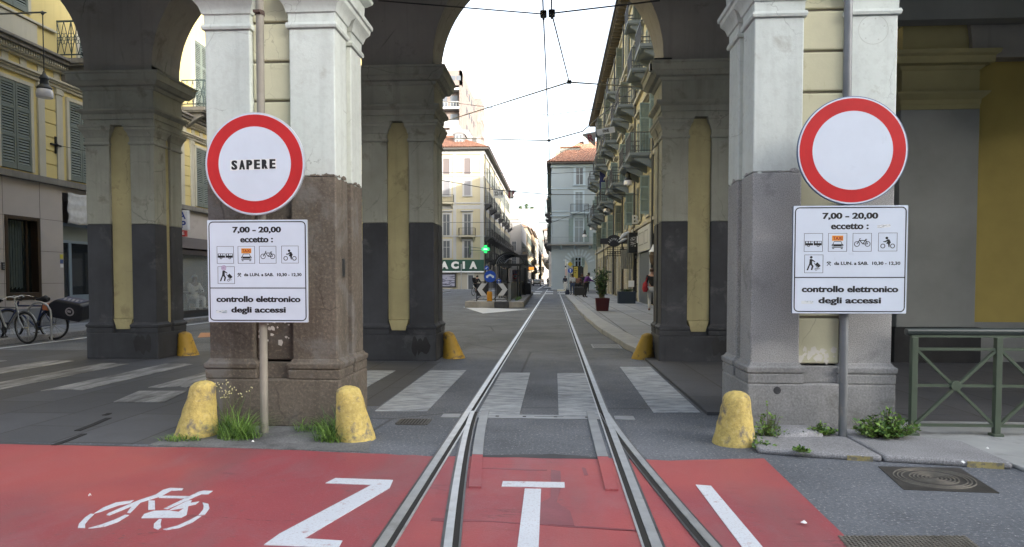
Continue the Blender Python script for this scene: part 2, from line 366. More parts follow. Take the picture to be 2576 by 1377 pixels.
# ------------------------------------------------------------------ the setting: ground, paving, paint
b = MB(); b.box(-400, 400, -60, 1500, -.5, 0); struct(b.build('ground', GR['asphalt']))
b = MB(); b.box(-11.8, -3.25, 5.62, 13.05, 0, .0022); b.box(-3.25, -1.95, 7.5, 11.6, 0, .0022); struct(b.build('stone_paving', GR['slab']))
b = MB(); b.box(1.6, 4.9, 7.2, 13.0, 0, .035); b.box(3.0, 15, 6.9, 13.0, .0, .032); b.box(1.95, 3.1, 6.3, 6.9, 0, .03); struct(b.build('arcade_paving', GR['slab']), )
FL = FLAT
def lump(pts, amp, n=6):                        # edge with small waves
    out = []; 
    for i in range(len(pts) - 1):
        for k in range(n):
            t = k / n; out.append((pts[i][0] + (pts[i + 1][0] - pts[i][0]) * t, pts[i][1] + (pts[i + 1][1] - pts[i][1]) * t + random.uniform(-amp, amp)))
    return out + [pts[-1]]
far = [(1.66, 5.47), (.9, 5.36), (0, 5.44), (-.9, 5.36), (-1.6, 5.44), (-2.6, 5.53), (-4.1, 5.53), (-5.2, 5.55), (-9, 5.75)]
b = MB(); b.poly(FL(), [(-9, 1.2), (1.52, 1.2)] + lump(far, .012), 0, .004); struct(b.build('cycle_lane', GR['red']))
b = MB()
b.poly(FL(), lump([(-.62, 5.37), (.42, 5.36)], .01) + lump([(.42, 5.41), (0, 5.49), (-.62, 5.42)], .012), 0, .0055)
b.poly(FL(), lump([(-9, 5.62), (-5.2, 5.5), (-3.4, 5.5)], .01) + lump([(-3.4, 5.55), (-5.2, 5.64), (-9, 5.8)], .02), 0, .003); struct(b.build('tar_joint', GR['patch']))
b = MB()
for pts in ([(-.10, 3.9), (.12, 3.9), (.10, 4.15), (.02, 4.3), (.05, 4.6), (.05, 5.0), (-.02, 5.05), (-.02, 4.4), (-.12, 4.18), (-.13, 4.0)],
            [(-.72, 3.96), (.46, 3.86), (.47, 3.82), (-.1, 3.9), (-.72, 3.92)], [(-.68, 5.08), (-.05, 5.03), (-.05, 5.0), (-.68, 5.05)], [(.22, 4.9), (.25, 4.9), (.24, 5.1), (.21, 5.1)]):
    b.poly(FL(), lump(pts[::-1] + [pts[-1]], .013, 5)[:-1], 0, .0055)
for o in [b.build('lane_repair', GR['redpatch'])]: struct(o)
# zebra stripes through the arch and the worn ones under the left bay
b = MB()
for x0, x1, y0, y1 in ((-1.92, -1.36, 7.2, 10.5), (-.80, -.36, 7.0, 10.3), (.05, .48, 7.0, 10.3), (1.06, 1.555, 7.3, 11.1), (-2.95, -2.45, 7.4, 10.4)):
    b.poly(FL(), [(x0, y0), (x1, y0 + .03), (x1, y1), (x0, y1 - .04)], 0, .008)
struct(b.build('zebra_crossing', GR['zebra']))
b = MB()
for x0, y0, y1 in ((-4.2, 8.3, 11.0), (-5.3, 8.6, 11.2), (-6.5, 8.3, 11.0), (-7.6, 8.2, 11.0), (-8.8, 8.3, 11.3), (-10, 9, 11.3)):
    b.poly(FL(), lump([(x0, y0), (x0 + .5, y0)], .1, 3) + lump([(x0 + .5, y1), (x0, y1)], .05, 3), 0, .008)
p = [gz(*q, 0) for q in ((285, 1013), (415, 1013), (470, 985), (350, 985))]; b.poly(FL(), [(q.x, q.y) for q in p], 0, .0085)
struct(b.build('worn_zebra_crossing', GR['zebra_old']))
b = MB()
for q0, q1, w in (((135, 1122), (212, 1093), .05), ((195, 1085), (273, 1053), .06), ((262, 1046), (275, 1041), .05), ((330, 1002), (378, 992), .03)):
    u, v = gz(*q0, 0), gz(*q1, 0); b.strip(FL(), [(u.x, u.y), ((u.x + v.x) / 2 + .01, (u.y + v.y) / 2), (v.x, v.y)], w, 0, .0075)
struct(b.build('paving_gap', GR['hole']))
# painted letters Z T L and the bicycle
def ground_poly(b, pts, c1=.007):
    P = [gz(x, y, 0) for x, y in pts]; Q = [(p.x, p.y) for p in P]
    if sum(Q[i - 1][0] * Q[i][1] - Q[i][0] * Q[i - 1][1] for i in range(len(Q))) < 0: Q = Q[::-1]
    b.poly(FL(), Q, 0, c1)
z0 = 3.15
b = MB(); P = lambda x, y: (x, y)
b.poly(FL(), [(-1.58, 4.60), (-1.25, 4.58), (-1.52, 3.66), (-1.54, 3.50), (-1.13, 3.48), (-1.14, 3.58), (-1.36, 3.60), (-1.11, 4.52), (-1.13, 4.70), (-1.55, 4.72)][::-1], 0, .008)
struct(b.build('painted_letter', GR['white'])); bpy.data.objects['painted_letter']['label'] = 'white painted letter Z on the red lane left of the rails'
b = MB(); b.box(-.355, .075, 4.60, 4.72, 0, .008); b.poly(FL(), [(-.185, 2.2), (-.07, 2.2), (-.085, 4.56), (-.195, 4.56)], 0, .008); o = struct(b.build('painted_letter', GR['white'])); o['label'] = 'white painted letter T between the tram rails'
b = MB(); b.poly(FL(), [(1.02, 2.2), (1.14, 2.2), (1.075, 4.70), (.975, 4.72)], 0, .008); o = struct(b.build('painted_letter', GR['white'])); o['label'] = 'white painted letter L on the red lane right of the rails'
BK = lambda x, y: (x / 1.84 / 1.1925, (1200 + y / 1.84) / 1.1925)
b = MB()
for pts in ([(430, 712), (436, 690), (470, 655), (500, 634), (520, 636), (490, 665), (470, 690), (470, 712)], [(520, 632), (570, 600), (640, 572), (738, 559), (718, 575), (650, 588), (560, 622)],
            [(488, 714), (560, 694), (640, 664), (690, 640), (712, 642), (650, 680), (580, 704), (510, 714)], [(588, 640), (600, 630), (740, 570), (770, 558), (860, 528), (900, 502), (940, 491), (1012, 494), (1005, 504), (945, 506), (890, 536), (775, 572), (745, 604), (718, 630), (702, 628), (728, 592), (604, 643)],
            [(820, 560), (855, 562), (856, 610), (818, 612)], [(884, 534), (1046, 537), (1032, 549), (876, 546)], [(1098, 512), (1125, 506), (1174, 508), (1148, 526), (1110, 526), (925, 608), (902, 606)],
            [(780, 658), (796, 636), (850, 618), (930, 616), (985, 624), (1018, 602), (935, 614), (960, 600), (1040, 560), (1060, 560), (1050, 574), (1100, 566), (1080, 582), (1040, 590), (1030, 640), (1000, 656)],
            [(1118, 572), (1150, 580), (1156, 604), (1130, 640), (1096, 642), (1122, 610), (1124, 590)], [(848, 712), (850, 690), (878, 664), (892, 664), (886, 690), (890, 710), (872, 722)], [(900, 720), (980, 700), (1050, 668), (1090, 646), (1112, 648), (1060, 682), (990, 712), (920, 724)]):
    ground_poly(b, [BK(*q) for q in pts])
o = struct(b.build('painted_bicycle', GR['white'])); o['label'] = 'white painted bicycle symbol on the red lane'
# far road paint: white lines, island triangle, cross-street zebra
b = MB()
b.box(-11.42, -11.30, 12, 75, 0, .006)
q = [gz(*k, 0) for k in ((1165, 773), (1215, 789), (1325, 779.5))]; b.poly(FL(), [(q[0].x, q[0].y), (q[1].x, q[1].y), (q[2].x, q[2].y)], 0, .006)
for k in range(5): b.box(-3.1 + k * 1.25 - .3, -3.1 + k * 1.25 + .5, 66, 68.5, 0, .006); b.box(-3.4 + k * 1.25, -2.6 + k * 1.25, 76, 79, 0, .006)
b.box(-9, -2.6, 84, 85, 0, .006); b.box(-6.3, -6.1, 95, 170, 0, .006); b.box(-2.4, -2.2, 95, 170, 0, .006)
struct(b.build('road_marking', GR['white']))
b = MB(); ground_poly(b, [(497, 850), (535, 848), (535, 838), (505, 838)], .006); struct(b.build('orange_road_marking', stain_sheet('orange_road_paint', (.5, .24, .12), (.15, .14, .13), .55, .7, 6)))
# right pavement with its kerb, left pavement, low kerb by the right pillar
K = [(1.55, 12.95), (1.42, 14.2), (1.24, 17.8), (1.10, 22.9), (1.06, 28), (1.02, 41), (.98, 62)]
b = MB(); n = len(K); b.poly(FL(), [(4.9, 12.95), (4.9, 62)] + [(x + .5, y) for x, y in K[::-1]], 0, .12); struct(b.build('pavement', GR['pave'], bevel=.01))
b = MB()
for i in range(n - 1):
    (x0, y0), (x1, y1) = K[i], K[i + 1]; st = max(1, int((y1 - y0) / 2.2))
    for k in range(st):
        t0, t1 = k / st, (k + 1) / st - .012 / (y1 - y0) * 1.5; j = random.uniform(-.02, .02)
        g = lambda t: (x0 + (x1 - x0) * t, y0 + (y1 - y0) * t)
        (a, c), (d, e) = g(t0), g(t1); b.poly(FL(), [(a + j, c), (a + .49, c), (d + .49, e), (d + j, e)], 0, .12 + random.uniform(0, .008))
struct(b.build('kerb', mat('pale_kerb_stone', (.31, .32, .34), .8, .15, 2, .3, 50), bevel=.015))
b = MB(); b.box(-14.3, -12.1, 12.2, 78, 0, .12); struct(b.build('pavement', GR['pave']))
b = MB(); b.box(-12.1, -11.85, 12.2, 78, 0, .13); struct(b.build('kerb', GR['kerb'], bevel=.015))
b = MB(); b.poly(FL(), [(1.66, 5.62), (2.1, 5.50), (2.55, 5.42), (2.55, 6.45), (1.72, 6.4)], 0, .05); b.poly(FL(), [(2.562, 5.42), (3.42, 5.26), (3.45, 5.95), (2.562, 6.45)], 0, .055); struct(b.build('pavement', GR['kerb'], bevel=.02))
b = MB(); b.poly(FL(), [(3.46, 5.2), (8, 4.9), (8, 6.9), (3.12, 6.9), (3.12, 6.05), (3.46, 5.96)], 0, .03); struct(b.build('pavement', GR['concrete'], bevel=.01))
b = MB(); b.poly(FL(), lump([(-3.45, 5.56), (-1.5, 5.46)], .01) + lump([(-1.55, 5.62), (-1.75, 6.5)], .03) + [(-3.4, 6.5)], 0, .008); struct(b.build('pavement', mat('dirty_footing_stone', (.15, .15, .15), .85, .3, 3, .4, 45, stain=(4, .55, (.07, .068, .065), .7), speck=(70, (.06, .06, .06), (.3, .3, .3), .4))))
b = MB(); b.poly(FL(), [(3.12, 5.3129), (3.36, 5.2681), (3.36, 5.28), (3.12, 5.325)], 0, .045); b.poly(FL(), [(2.3, 5.4614), (2.48, 5.4294), (2.48, 5.44), (2.3, 5.475)], 0, .038); struct(b.build('yellow_kerb_paint', mat('faded_yellow_road_paint', (.27, .23, .10), .8, .3, 8, .2, stain=(20, .5, (.13, .13, .12), .9))))
b = MB(); b.poly(FL(), [(-14.5, 88.6), (-9.0, 88.6), (-9.0, 146), (-6.9, 150), (-6.9, 420), (-30, 420), (-30, 88.6)], 0, .12); struct(b.build('pavement', GR['pave']))
b = MB(); b.poly(FL(), [(-.6, 86), (9, 86), (9, 88.2), (-.6, 88.2)], 0, .12); b.poly(FL(), [(-1.6, 104), (-.2, 104), (-.2, 420), (-1.9, 420)], 0, .12); struct(b.build('pavement', GR['pave']))

# tram rails: straight main track and the branch curving off to the right
def brn(y): return 0 if y > 7.3 else .30 * ((7.3 - y) / 3.7) ** 1.35
def rail(name, label, x0, f, ys, hw, side, cap=.014):
    r = thing(name, label, 'tram rail', (x0, ys[-1], 0), 'tram rails set in the road')
    def ribbon(b, a, c, z1, z0=0):
        b.poly(FL(), [(x0 + f(y) + a, y) for y in ys] + [(x0 + f(y) + c, y) for y in ys[::-1]], z0, z1) if ys[0] > ys[-1] else b.poly(FL(), [(x0 + f(y) + c, y) for y in ys] + [(x0 + f(y) + a, y) for y in ys[::-1]], z0, z1)
    def quads(b, a, c, z1, z0=0):
        for i in range(len(ys) - 1):
            y, w = ys[i], ys[i + 1]; b.poly(FL(), [(x0 + f(w) + a, w), (x0 + f(w) + c, w), (x0 + f(y) + c, y), (x0 + f(y) + a, y)], z0, z1)
    h = MB(); quads(h, -hw / 2, hw / 2, cap); h.build('rail_head', RAIL, r)
    s1, s2 = (hw / 2, hw / 2 + .034) if side > 0 else (-hw / 2 - .038, -hw / 2)
    g = MB(); quads(g, s1, s2, .0095); g.build('rail_groove', GROOVE, r)
    a, c = (s2, s2 + .013) if side > 0 else (s1 - .013, s1)
    k = MB(); quads(k, a, c, .012); k.build('rail_lip', RAILD if 'branch' in label else RAIL, r)
    o, e = (-hw / 2 - .018, -hw / 2) if side > 0 else (hw / 2, hw / 2 + .018)
    d = MB(); quads(d, o, e, .0088); d.build('rail_edge', RAILD, r)
ST = [160, 90, 50, 30, 20, 14, 10, 8, 7, 6, 5, 4, 3, 2, 1.2]
rail('tram_rail', 'long straight shiny rail of the tram track, on the left', -.915, lambda y: 0, ST, .056, 1)
rail('tram_rail', 'long straight shiny rail of the tram track, on the right', .545, lambda y: 0, ST, .056, -1)
SW = [7.2 - .3 * i for i in range(21)]
rail('tram_rail', 'curved branch rail leaving the left rail at the switch', -.865, brn, SW, .045, 1, .0175)
rail('tram_rail', 'curved branch rail swinging out beyond the right rail', .552, brn, SW, .048, -1, .0165)
def plates(x0, y0, y1, label, m, cv=1):
    brn = globals()['brn'] if cv else (lambda y: 0)
    b = MB(); n = 8; ys = [y1 + (y0 - y1) * i / n for i in range(n + 1)]
    for i in range(n): b.poly(FL(), [(x0 + brn(ys[i + 1]), ys[i + 1]), (x0 + brn(ys[i + 1]) + .085, ys[i + 1]), (x0 + brn(ys[i]) + .085, ys[i]), (x0 + brn(ys[i]), ys[i])], 0, .0185)
    return tag(b.build('check_plate', m), label, 'steel plate', 'switch plates beside the rails')
plates(-.775, 5.40, 7.25, 'pale steel switch plate along the left branch rail', PLATE); plates(-.775, 4.55, 5.39, 'red painted switch plate along the left branch rail', GR['red'])
plates(.345, 5.40, 7.25, 'pale steel switch plate inside the right rail', PLATE, 0); plates(.345, 4.55, 5.39, 'red painted switch plate inside the right rail', GR['red'], 0)
r = thing('switch_cover', 'long flat steel cover plate crossing the rails at the switch', 'steel plate', (0, 6.95, 0))
b = MB(); b.box(-.86, .49, 6.9, 7.08, 0, .0075); b.box(-1.16, -.97, 6.9, 7.08, 0, .0078); b.box(.62, .82, 6.9, 7.08, 0, .0078); b.build('plate', PLATE, r, bevel=.002)
b = MB()
for x in (-.6, -.32, 0, .32): b.box(x, x + .035, 6.96, 7.0, 0, .009)
b.box(-.2, .1, 6.985, 6.995, 0, .009); b.build('slot', GROOVE, r)
def grate(label, x0, x1, y0, y1, nb, z=.0, skew=0):
    r = thing('drain_grate', label, 'drain grate', ((x0 + x1) / 2, (y0 + y1) / 2, 0)); b = MB()
    b.box(x0, x1, y0, y1, 0, z + .006); b.build('pit', GROOVE, r); b = MB()
    b.box(x0 - .02, x0, y0, y1, 0, z + .01); b.box(x1, x1 + .02, y0, y1, 0, z + .01); b.box(x0, x1, y0 - .02, y0, 0, z + .0095); b.box(x0, x1, y1, y1 + .02, 0, z + .0095)
    for k in range(nb): t = x0 + (x1 - x0) * (k + .5) / nb; b.box(t - (x1 - x0) / nb * .28, t + (x1 - x0) / nb * .28, y0, y1, 0, z + .01)
    b.build('bars', PLATE if nb > 14 else CASTIRON, r)
grate('small grey drain grate in the asphalt left of the switch cover', -1.53, -1.25, 6.55, 6.78, 9)
grate('wide drain grate by the kerb right of the tram track', .82, 1.38, 14.0, 14.9, 18)
def manhole(label, corners, rings):
    P = [gz(*q, 0) for q in corners]; c = sum(P, Vector()) / 4; r = thing('manhole_cover', label, 'manhole cover', c)
    b = MB(); b.poly(FL(), [(p.x, p.y) for p in P], 0, .006); b.build('plate', CASTIRON, r, bevel=.001)
    a = (P[1] - P[0]) / 2; d = (P[3] - P[0]) / 2; b = MB()
    if rings:
        for k in range(1, 11):
            if k in (7,): continue
            b.ring(Fr((c.x, c.y, 0), a, d), 0, 0, k * .088, .028, 0, 1, 40)
    else:
        for k in range(-16, 17):
            for s in (1, -1):
                t = k / 8; p0 = (max(-1, t - 1), s * (max(-1, t - 1) - t)); p1 = (min(1, t + 1), s * (min(1, t + 1) - t)); b.strip(Fr((c.x, c.y, 0), a, d), [p0, p1], .035, 0, 1)
    for i, v in enumerate(b.v): b.v[i] = (v[0], v[1], .0115 if v[2] > 1e-6 else 0)
    b.build('ribs', mat('worn_cast_iron_ribs', (.23, .215, .19), .5, .3, 6, .2, 80, metal=.5), r)
manhole('square iron manhole cover with concentric rings in the asphalt', ((2274, 1233), (2514, 1242), (2414, 1179), (2209, 1175)), True)
manhole('square iron grating with a diamond mesh at the photo\'s bottom edge', ((2180, 1420), (2530, 1420), (2385, 1353), (2123, 1352)), False)

# ------------------------------------------------------------------ the arcade building
ARC = thing('arcade_building', 'pale plastered street arcade on square pillars spanning the tram track', 'building', (0, 9.5, 0))
def pillar(cx, y0, kind):
    W, D = 1.33, .95; x0, x1 = cx - W / 2, cx + W / 2
    lo, up, pan = {'brown': (BROWN, PALE, CREAM), 'granite': (GRANITE, PALE, CREAM), 'back': (DARKST, OLIVE, OCHRE)}[kind]
    base = BROWN if kind == 'brown' else GREYSTONE if kind == 'granite' else DARKST
    px = [(x0 + .035, x0 + .475), (x1 - .475, x1 - .035)]; py = [(y0 + .03, y0 + .40), (y0 + D - .40, y0 + D - .03)]
    b = MB(); zs = [2.40, 3.79]
    for a, c in px:
        for d, e in py: b.box(a, c, d, e, zs[0], zs[1])
    p = b.build('pillar', up, ARC, bevel=.012)
    b = MB()
    for a, c in px:
        for d, e in py: b.box(a, c, d, e, .64, 2.397)
    b.build('lower_shaft', lo, p, bevel=.014)
    b = MB(); b.box(x0, x1, y0, y0 + D, 0, .465); b.build('plinth', base, p, bevel=.02)
    b = MB()
    for a, c in px:
        for d, e in py: b.mould(a, c, d, e, [(.465, .03), (.545, .033), (.552, .02), (.565, .04), (.61, .045), (.625, .02), (.655, .002)])
    b.box(px[0][1] - .02, px[1][0] + .02, y0 + .05, y0 + D - .05, .465, .62); b.box(x0 + .06, x1 - .06, py[0][1] - .02, py[1][0] + .02, .465, .62); b.build('base_moulding', base, p, bevel=.008)
    # recessed panels between the pilasters
    b = MB(); lx0, lx1, ly0, ly1 = px[0][1], px[1][0], py[0][1], py[1][0]
    if kind == 'back':
        for fy, s in ((y0 + .075, 1), (y0 + D - .075, -1)):
            o = Fr((cx, fy, 0), (s, 0, 0)); w = (lx1 - lx0) / 2
            b.poly(o, [(-w + .004, .72), (w - .004, .72), (w - .004, 4.0), (w - .06, 4.06), (w - .06, 4.12), (-w + .06, 4.12), (-w + .06, 4.06), (-w + .004, 4.0)], -.25, .002)
            if cx < 0 or cx > 1: b.poly(o, [(-w + .07, .53), (w - .07, .53), (w - .015, .715), (-w + .015, .715)], -.2, .045)
        b.box(x0 + .075, x1 - .075, ly0 + .004, ly1 - .004, .62, 3.97)
        b.build('panel', pan, p, bevel=.004)
    else:
        z = .64; k = 0
        while z < 4.1:
            e = min(z + (.37 if z > 2.3 else .44), 4.12); m = 1 if (z < 2.2 and (kind == 'brown')) else 0
            b.box(lx0 + .003, lx1 - .003, y0 + .085, y0 + D - .085, z, e - .022, m); b.box(x0 + .085, x1 - .085, ly0 + .003, ly1 - .003, z, e - .022, m); z = e
        b.build('panel', [pan, BROWN], p, bevel=.014)
        b = MB(); b.box(lx0 + .003, lx1 - .003, y0 + .11, y0 + D - .11, .64, 4.12); b.box(x0 + .11, x1 - .11, ly0 + .003, ly1 - .003, .64, 4.12); b.build('panel_joint', mat('dark_joint_mortar', (.22, .2, .15), .9), p)  # block joints in an even, darker mortar colour
        if kind == 'granite' or kind == 'brown':
            rr = random.Random(3 if kind == 'brown' else 5); b = MB()
            zc, hs, ns = (1.0, .22, 34) if kind == 'brown' else (.72, .11, 26)
            for k in range(ns):
                a = lx0 + .03 + rr.random() * (lx1 - lx0 - .06); h = zc + rr.uniform(-hs, hs) * (1 if kind == 'brown' else rr.random()); s = rr.uniform(.008, .035); n = rr.randint(5, 8)
                b.poly(Fr((a, y0 + .0843 - k * .00003, h)), [(s * rr.uniform(.5, 1.3) * math.cos(6.283 * i / n), s * rr.uniform(.5, 1.5) * math.sin(6.283 * i / n)) for i in range(n)], -.002, .0012)
            b.build('peeled_paint', PEEL, p)
    rr = random.Random(int(cx * 10) + int(y0)); fz = 2.4
    if kind != 'back':
        b = MB(); w = MB()
        for fr, L in [(SOUTH(a, y0 + .03), c - a) for a, c in px] + [(Fr((q, d, 0), (0, sg, 0)), sg * (e - d)) for q, sg in ((x1 - .035, 1), (x0 + .035, -1)) for d, e in py]:
            L = abs(L); fr = fr if fr.u.y >= 0 else Fr(fr.o + Vector((0, L if fr.u.y < 0 else 0, 0)), fr.u)
            for mb, up_, n in ((b, 1, 6), (w, -1, 2)) if kind == 'brown' else ((b, 1, 2), (w, -1, 1)):
                for k in range(n):
                    a = rr.uniform(.03, L - .03); s = rr.uniform(.015, .055); m = rr.randint(6, 9)
                    P = [(min(max(a + s * rr.uniform(.6, 1.4) * math.cos(6.283 * i / m), .002), L - .002), fz + up_ * max(-.004, s * .45 * rr.uniform(.5, 1.2) * (math.sin(6.283 * i / m) + .55))) for i in range(m)]
                    mb.poly(fr, P, -.003, .0012 + .0001 * k)
        b.build('broken_edge', lo, p); w.build('plaster_flake', up, p)
    if kind == 'back':
        b = MB(); fr = SOUTH(x1 - .38, y0)
        for k in range(3): m = 9; b.poly(fr, [(k * .1 + .07 * rr.uniform(.6, 1.3) * math.cos(6.283 * i / m), .27 + .17 * rr.uniform(.6, 1.2) * math.sin(6.283 * i / m)) for i in range(m)], -.002, .0015 + .0002 * k)
        b.build('dark_stain', BLACKST, p)
    if kind == 'brown' and cx > -4: b = MB(); b.box(x1 - .036, x1 - .026, y0 + .2, y0 + .27, 1.45, 1.62); b.build('meter_cover', DARKG, p, bevel=.002)
    if kind == 'granite' and cx < 4:
        b = MB(); b.ring(SOUTH(x1 - .25, y0 + .03, 3.66), 0, 0, .13, .006, 0, .0015, 28); [b.disc(SOUTH(x1 - .25 + .1 * math.cos(t), y0 + .03, 3.66 + .1 * math.sin(t)), 0, 0, .007, 0, .002, 8) for t in (.3, 1.4, 2.6, 4.0, 5.2)]; b.build('old_bracket_mark', mat('weathered_plaster_rim', (.45, .48, .45), .9), p)
        b = MB(); b.disc(SOUTH(x0 + .27, y0, .40), 0, 0, .035, -.002, .002, 14); b.build('plugged_hole', DARKST, p)
    # capitals and entablature
    b = MB()
    for a, c in px:
        for d, e in py: b.mould(a, c, d, e, [(z_, o_ * (.72 if kind == 'back' else .88)) for z_, o_ in [(3.79, .0), (3.792, .022), (3.815, .03), (3.84, .022), (3.845, .004), (3.93, .006), (3.935, .022), (3.96, .03), (4.0, .045), (4.045, .085), (4.05, .09), (4.09, .095), (4.10, .115), (4.14, .12)]])
    b.build('capital', up if kind == 'back' else PALE, p, smooth=20)
    b = MB(); b.mould(x0 + .035, x1 - .035, y0 + .03, y0 + D - .03, [(4.142, .0), (4.145, .01), (4.235, .01), (4.24, .03), (4.33, .035), (4.34, .055), (4.38, .1), (4.41, .11), (4.415, .015), (4.74, .015), (4.75, .035), (4.80, .06), (4.81, .12), (4.87, .17), (4.88, .19), (4.99, .2), (5.0, .22), (5.03, .23)])
    b.build('entablature', up if kind == 'back' else PALE, p, smooth=20)
    return p
XC = [-7.68, -2.70, 2.44, 7.42, 12.4]
FY, BY = 6.37, 11.68
for i, x in enumerate(XC):
    pillar(x, FY, 'granite' if x > 0 else 'brown')
    if x < 6: pillar(x, BY, 'back')
def arch(xa, xb, y0, y1, m, top=9.0, z0=5.03, st=.14, n=36):        # one bay of the arcade wall with its round opening
    b = MB(); c = (xa + xb) / 2; hw = (xb - xa) / 2; C = [(xa, z0)] + [(c - hw * math.cos(math.pi * k / n), z0 + st + hw * math.sin(math.pi * k / n)) for k in range(n + 1)] + [(xb, z0)]
    for i in range(len(C) - 1):
        (a, z), (d, e) = C[i], C[i + 1]
        b.add([(a, y0, z), (d, y0, e), (d, y0, top), (a, y0, top)], [(0, 1, 2, 3)]); b.add([(a, y1, z), (d, y1, e), (d, y1, top), (a, y1, top)], [(3, 2, 1, 0)]); b.add([(a, y0, z), (d, y0, e), (d, y1, e), (a, y1, z)], [(3, 2, 1, 0)])
    return b.build('arch', m, ARC)
EDG = [(-13.8, -12.05)] + [(x - .62, x + .62) for x in XC]
for i in range(5):
    arch(EDG[i][1], EDG[i + 1][0], FY + .02, FY + .92, PALE)
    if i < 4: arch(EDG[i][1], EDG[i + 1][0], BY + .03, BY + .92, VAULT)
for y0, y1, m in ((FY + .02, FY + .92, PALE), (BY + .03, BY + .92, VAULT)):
    b = MB()
    for a, c in EDG[1:]: b = MB(); b.box(a, c, y0, y1, 5.03, 9.0); b.build('spandrel_wall', m, ARC)
    b = MB(); b.box(-13.8, -12.05, y0, y1, 0, 9.0); b.build('end_wall', m, ARC)
b = MB()                                        # barrel vaults over the bays
for i in range(5):
    c = (EDG[i][1] + EDG[i + 1][0]) / 2; r = 2.32; n = 28; hw = (XC[i] - (XC[i - 1] if i else -12.7)) / 2
    P = [(c - r * math.cos(math.pi * k / n), 6.55 + r * math.sin(math.pi * k / n)) for k in range(n + 1)]
    for k in range(n):
        (a, z), (d, e) = P[k], P[k + 1]; b.add([(a, FY + .92, z), (d, FY + .92, e), (d, BY + .03, e), (a, BY + .03, z)], [(0, 1, 2, 3)])
    xr = XC[i]; b.box(c + r, c + 2 * hw - r + .01, FY + .92, BY + .03, 6.55, 6.65)
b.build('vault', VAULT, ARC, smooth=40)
b = MB(); b.box(-13.8, 15.2, FY + .02, BY + .9, 9.0, 12); b.mould(-13.8, 15.2, FY + .02, BY + .9, [(12, 0), (12.1, .1), (12.4, .6), (12.6, .65)]); b.build('upper_wall', PALE, ARC)
# closed last bay: grey pilaster and yellow wall, as seen behind the green railing
b = MB(); b.box(5.72, 6.98, 11.78, 12.3, .62, 4.22); p = b.build('engaged_pilaster', GREYPL, ARC, bevel=.01)
b = MB(); b.mould(5.74, 6.96, 11.8, 12.3, [(4.22, .0), (4.225, .02), (4.30, .02), (4.305, .03), (4.38, .035), (4.40, .06), (4.46, .12), (4.49, .13), (4.495, .01), (4.86, .01), (4.87, .03), (4.92, .07), (4.94, .16), (5.05, .17), (5.08, .22), (5.14, .23)]); b.box(5.74, 6.96, 11.8, 12.3, 5.145, 5.6); b.build('capital', mat('olive_ochre_plaster', (.36, .32, .16), .85, .12, 1, .2, 40), p, smooth=20)
b = MB(); b.box(5.66, 7.04, 11.7, 12.3, 0, .618); b.build('plinth', BLACKST, p)
b = MB(); b.box(6.98, 15.2, 11.95, 12.3, .70, 9.0); b.build('rear_wall', YWALL, ARC)
b = MB(); b.box(14.9, 15.2, FY, 12.3, 0, 9.0); b.build('end_wall', YWALL, ARC)  # unseen end wall, added to stop light leaking in from the right
b = MB(); b.box(6.98, 15.0, 11.92, 12.3, 0, .698); b.build('dado', GREYPL, ARC)
b = MB(); b.box(3.3, 5.72, 12.2, 12.5, 0, 5.6); b.build('rear_wall', flat('unlit_dark_wall', (.05, .048, .045), .9), ARC)  # near-black colour stands in for the shade of the unlit recess
b = MB(); b.box(3.4, 15, 11.4, 11.68, 5.55, 5.88); b.build('beam', GREYPL, ARC)
b = MB(); b.box(3.06, 15, 11.3, 11.7, 5.9, 6.4); b.build('beam', OLIVE, ARC)
b = MB(); b.mould(7.8, 9.2, 10.4, 11.2, [(4.6, 0), (4.65, .1), (4.75, .2), (4.95, .22)]); b.build('bracket', DARKG, ARC)

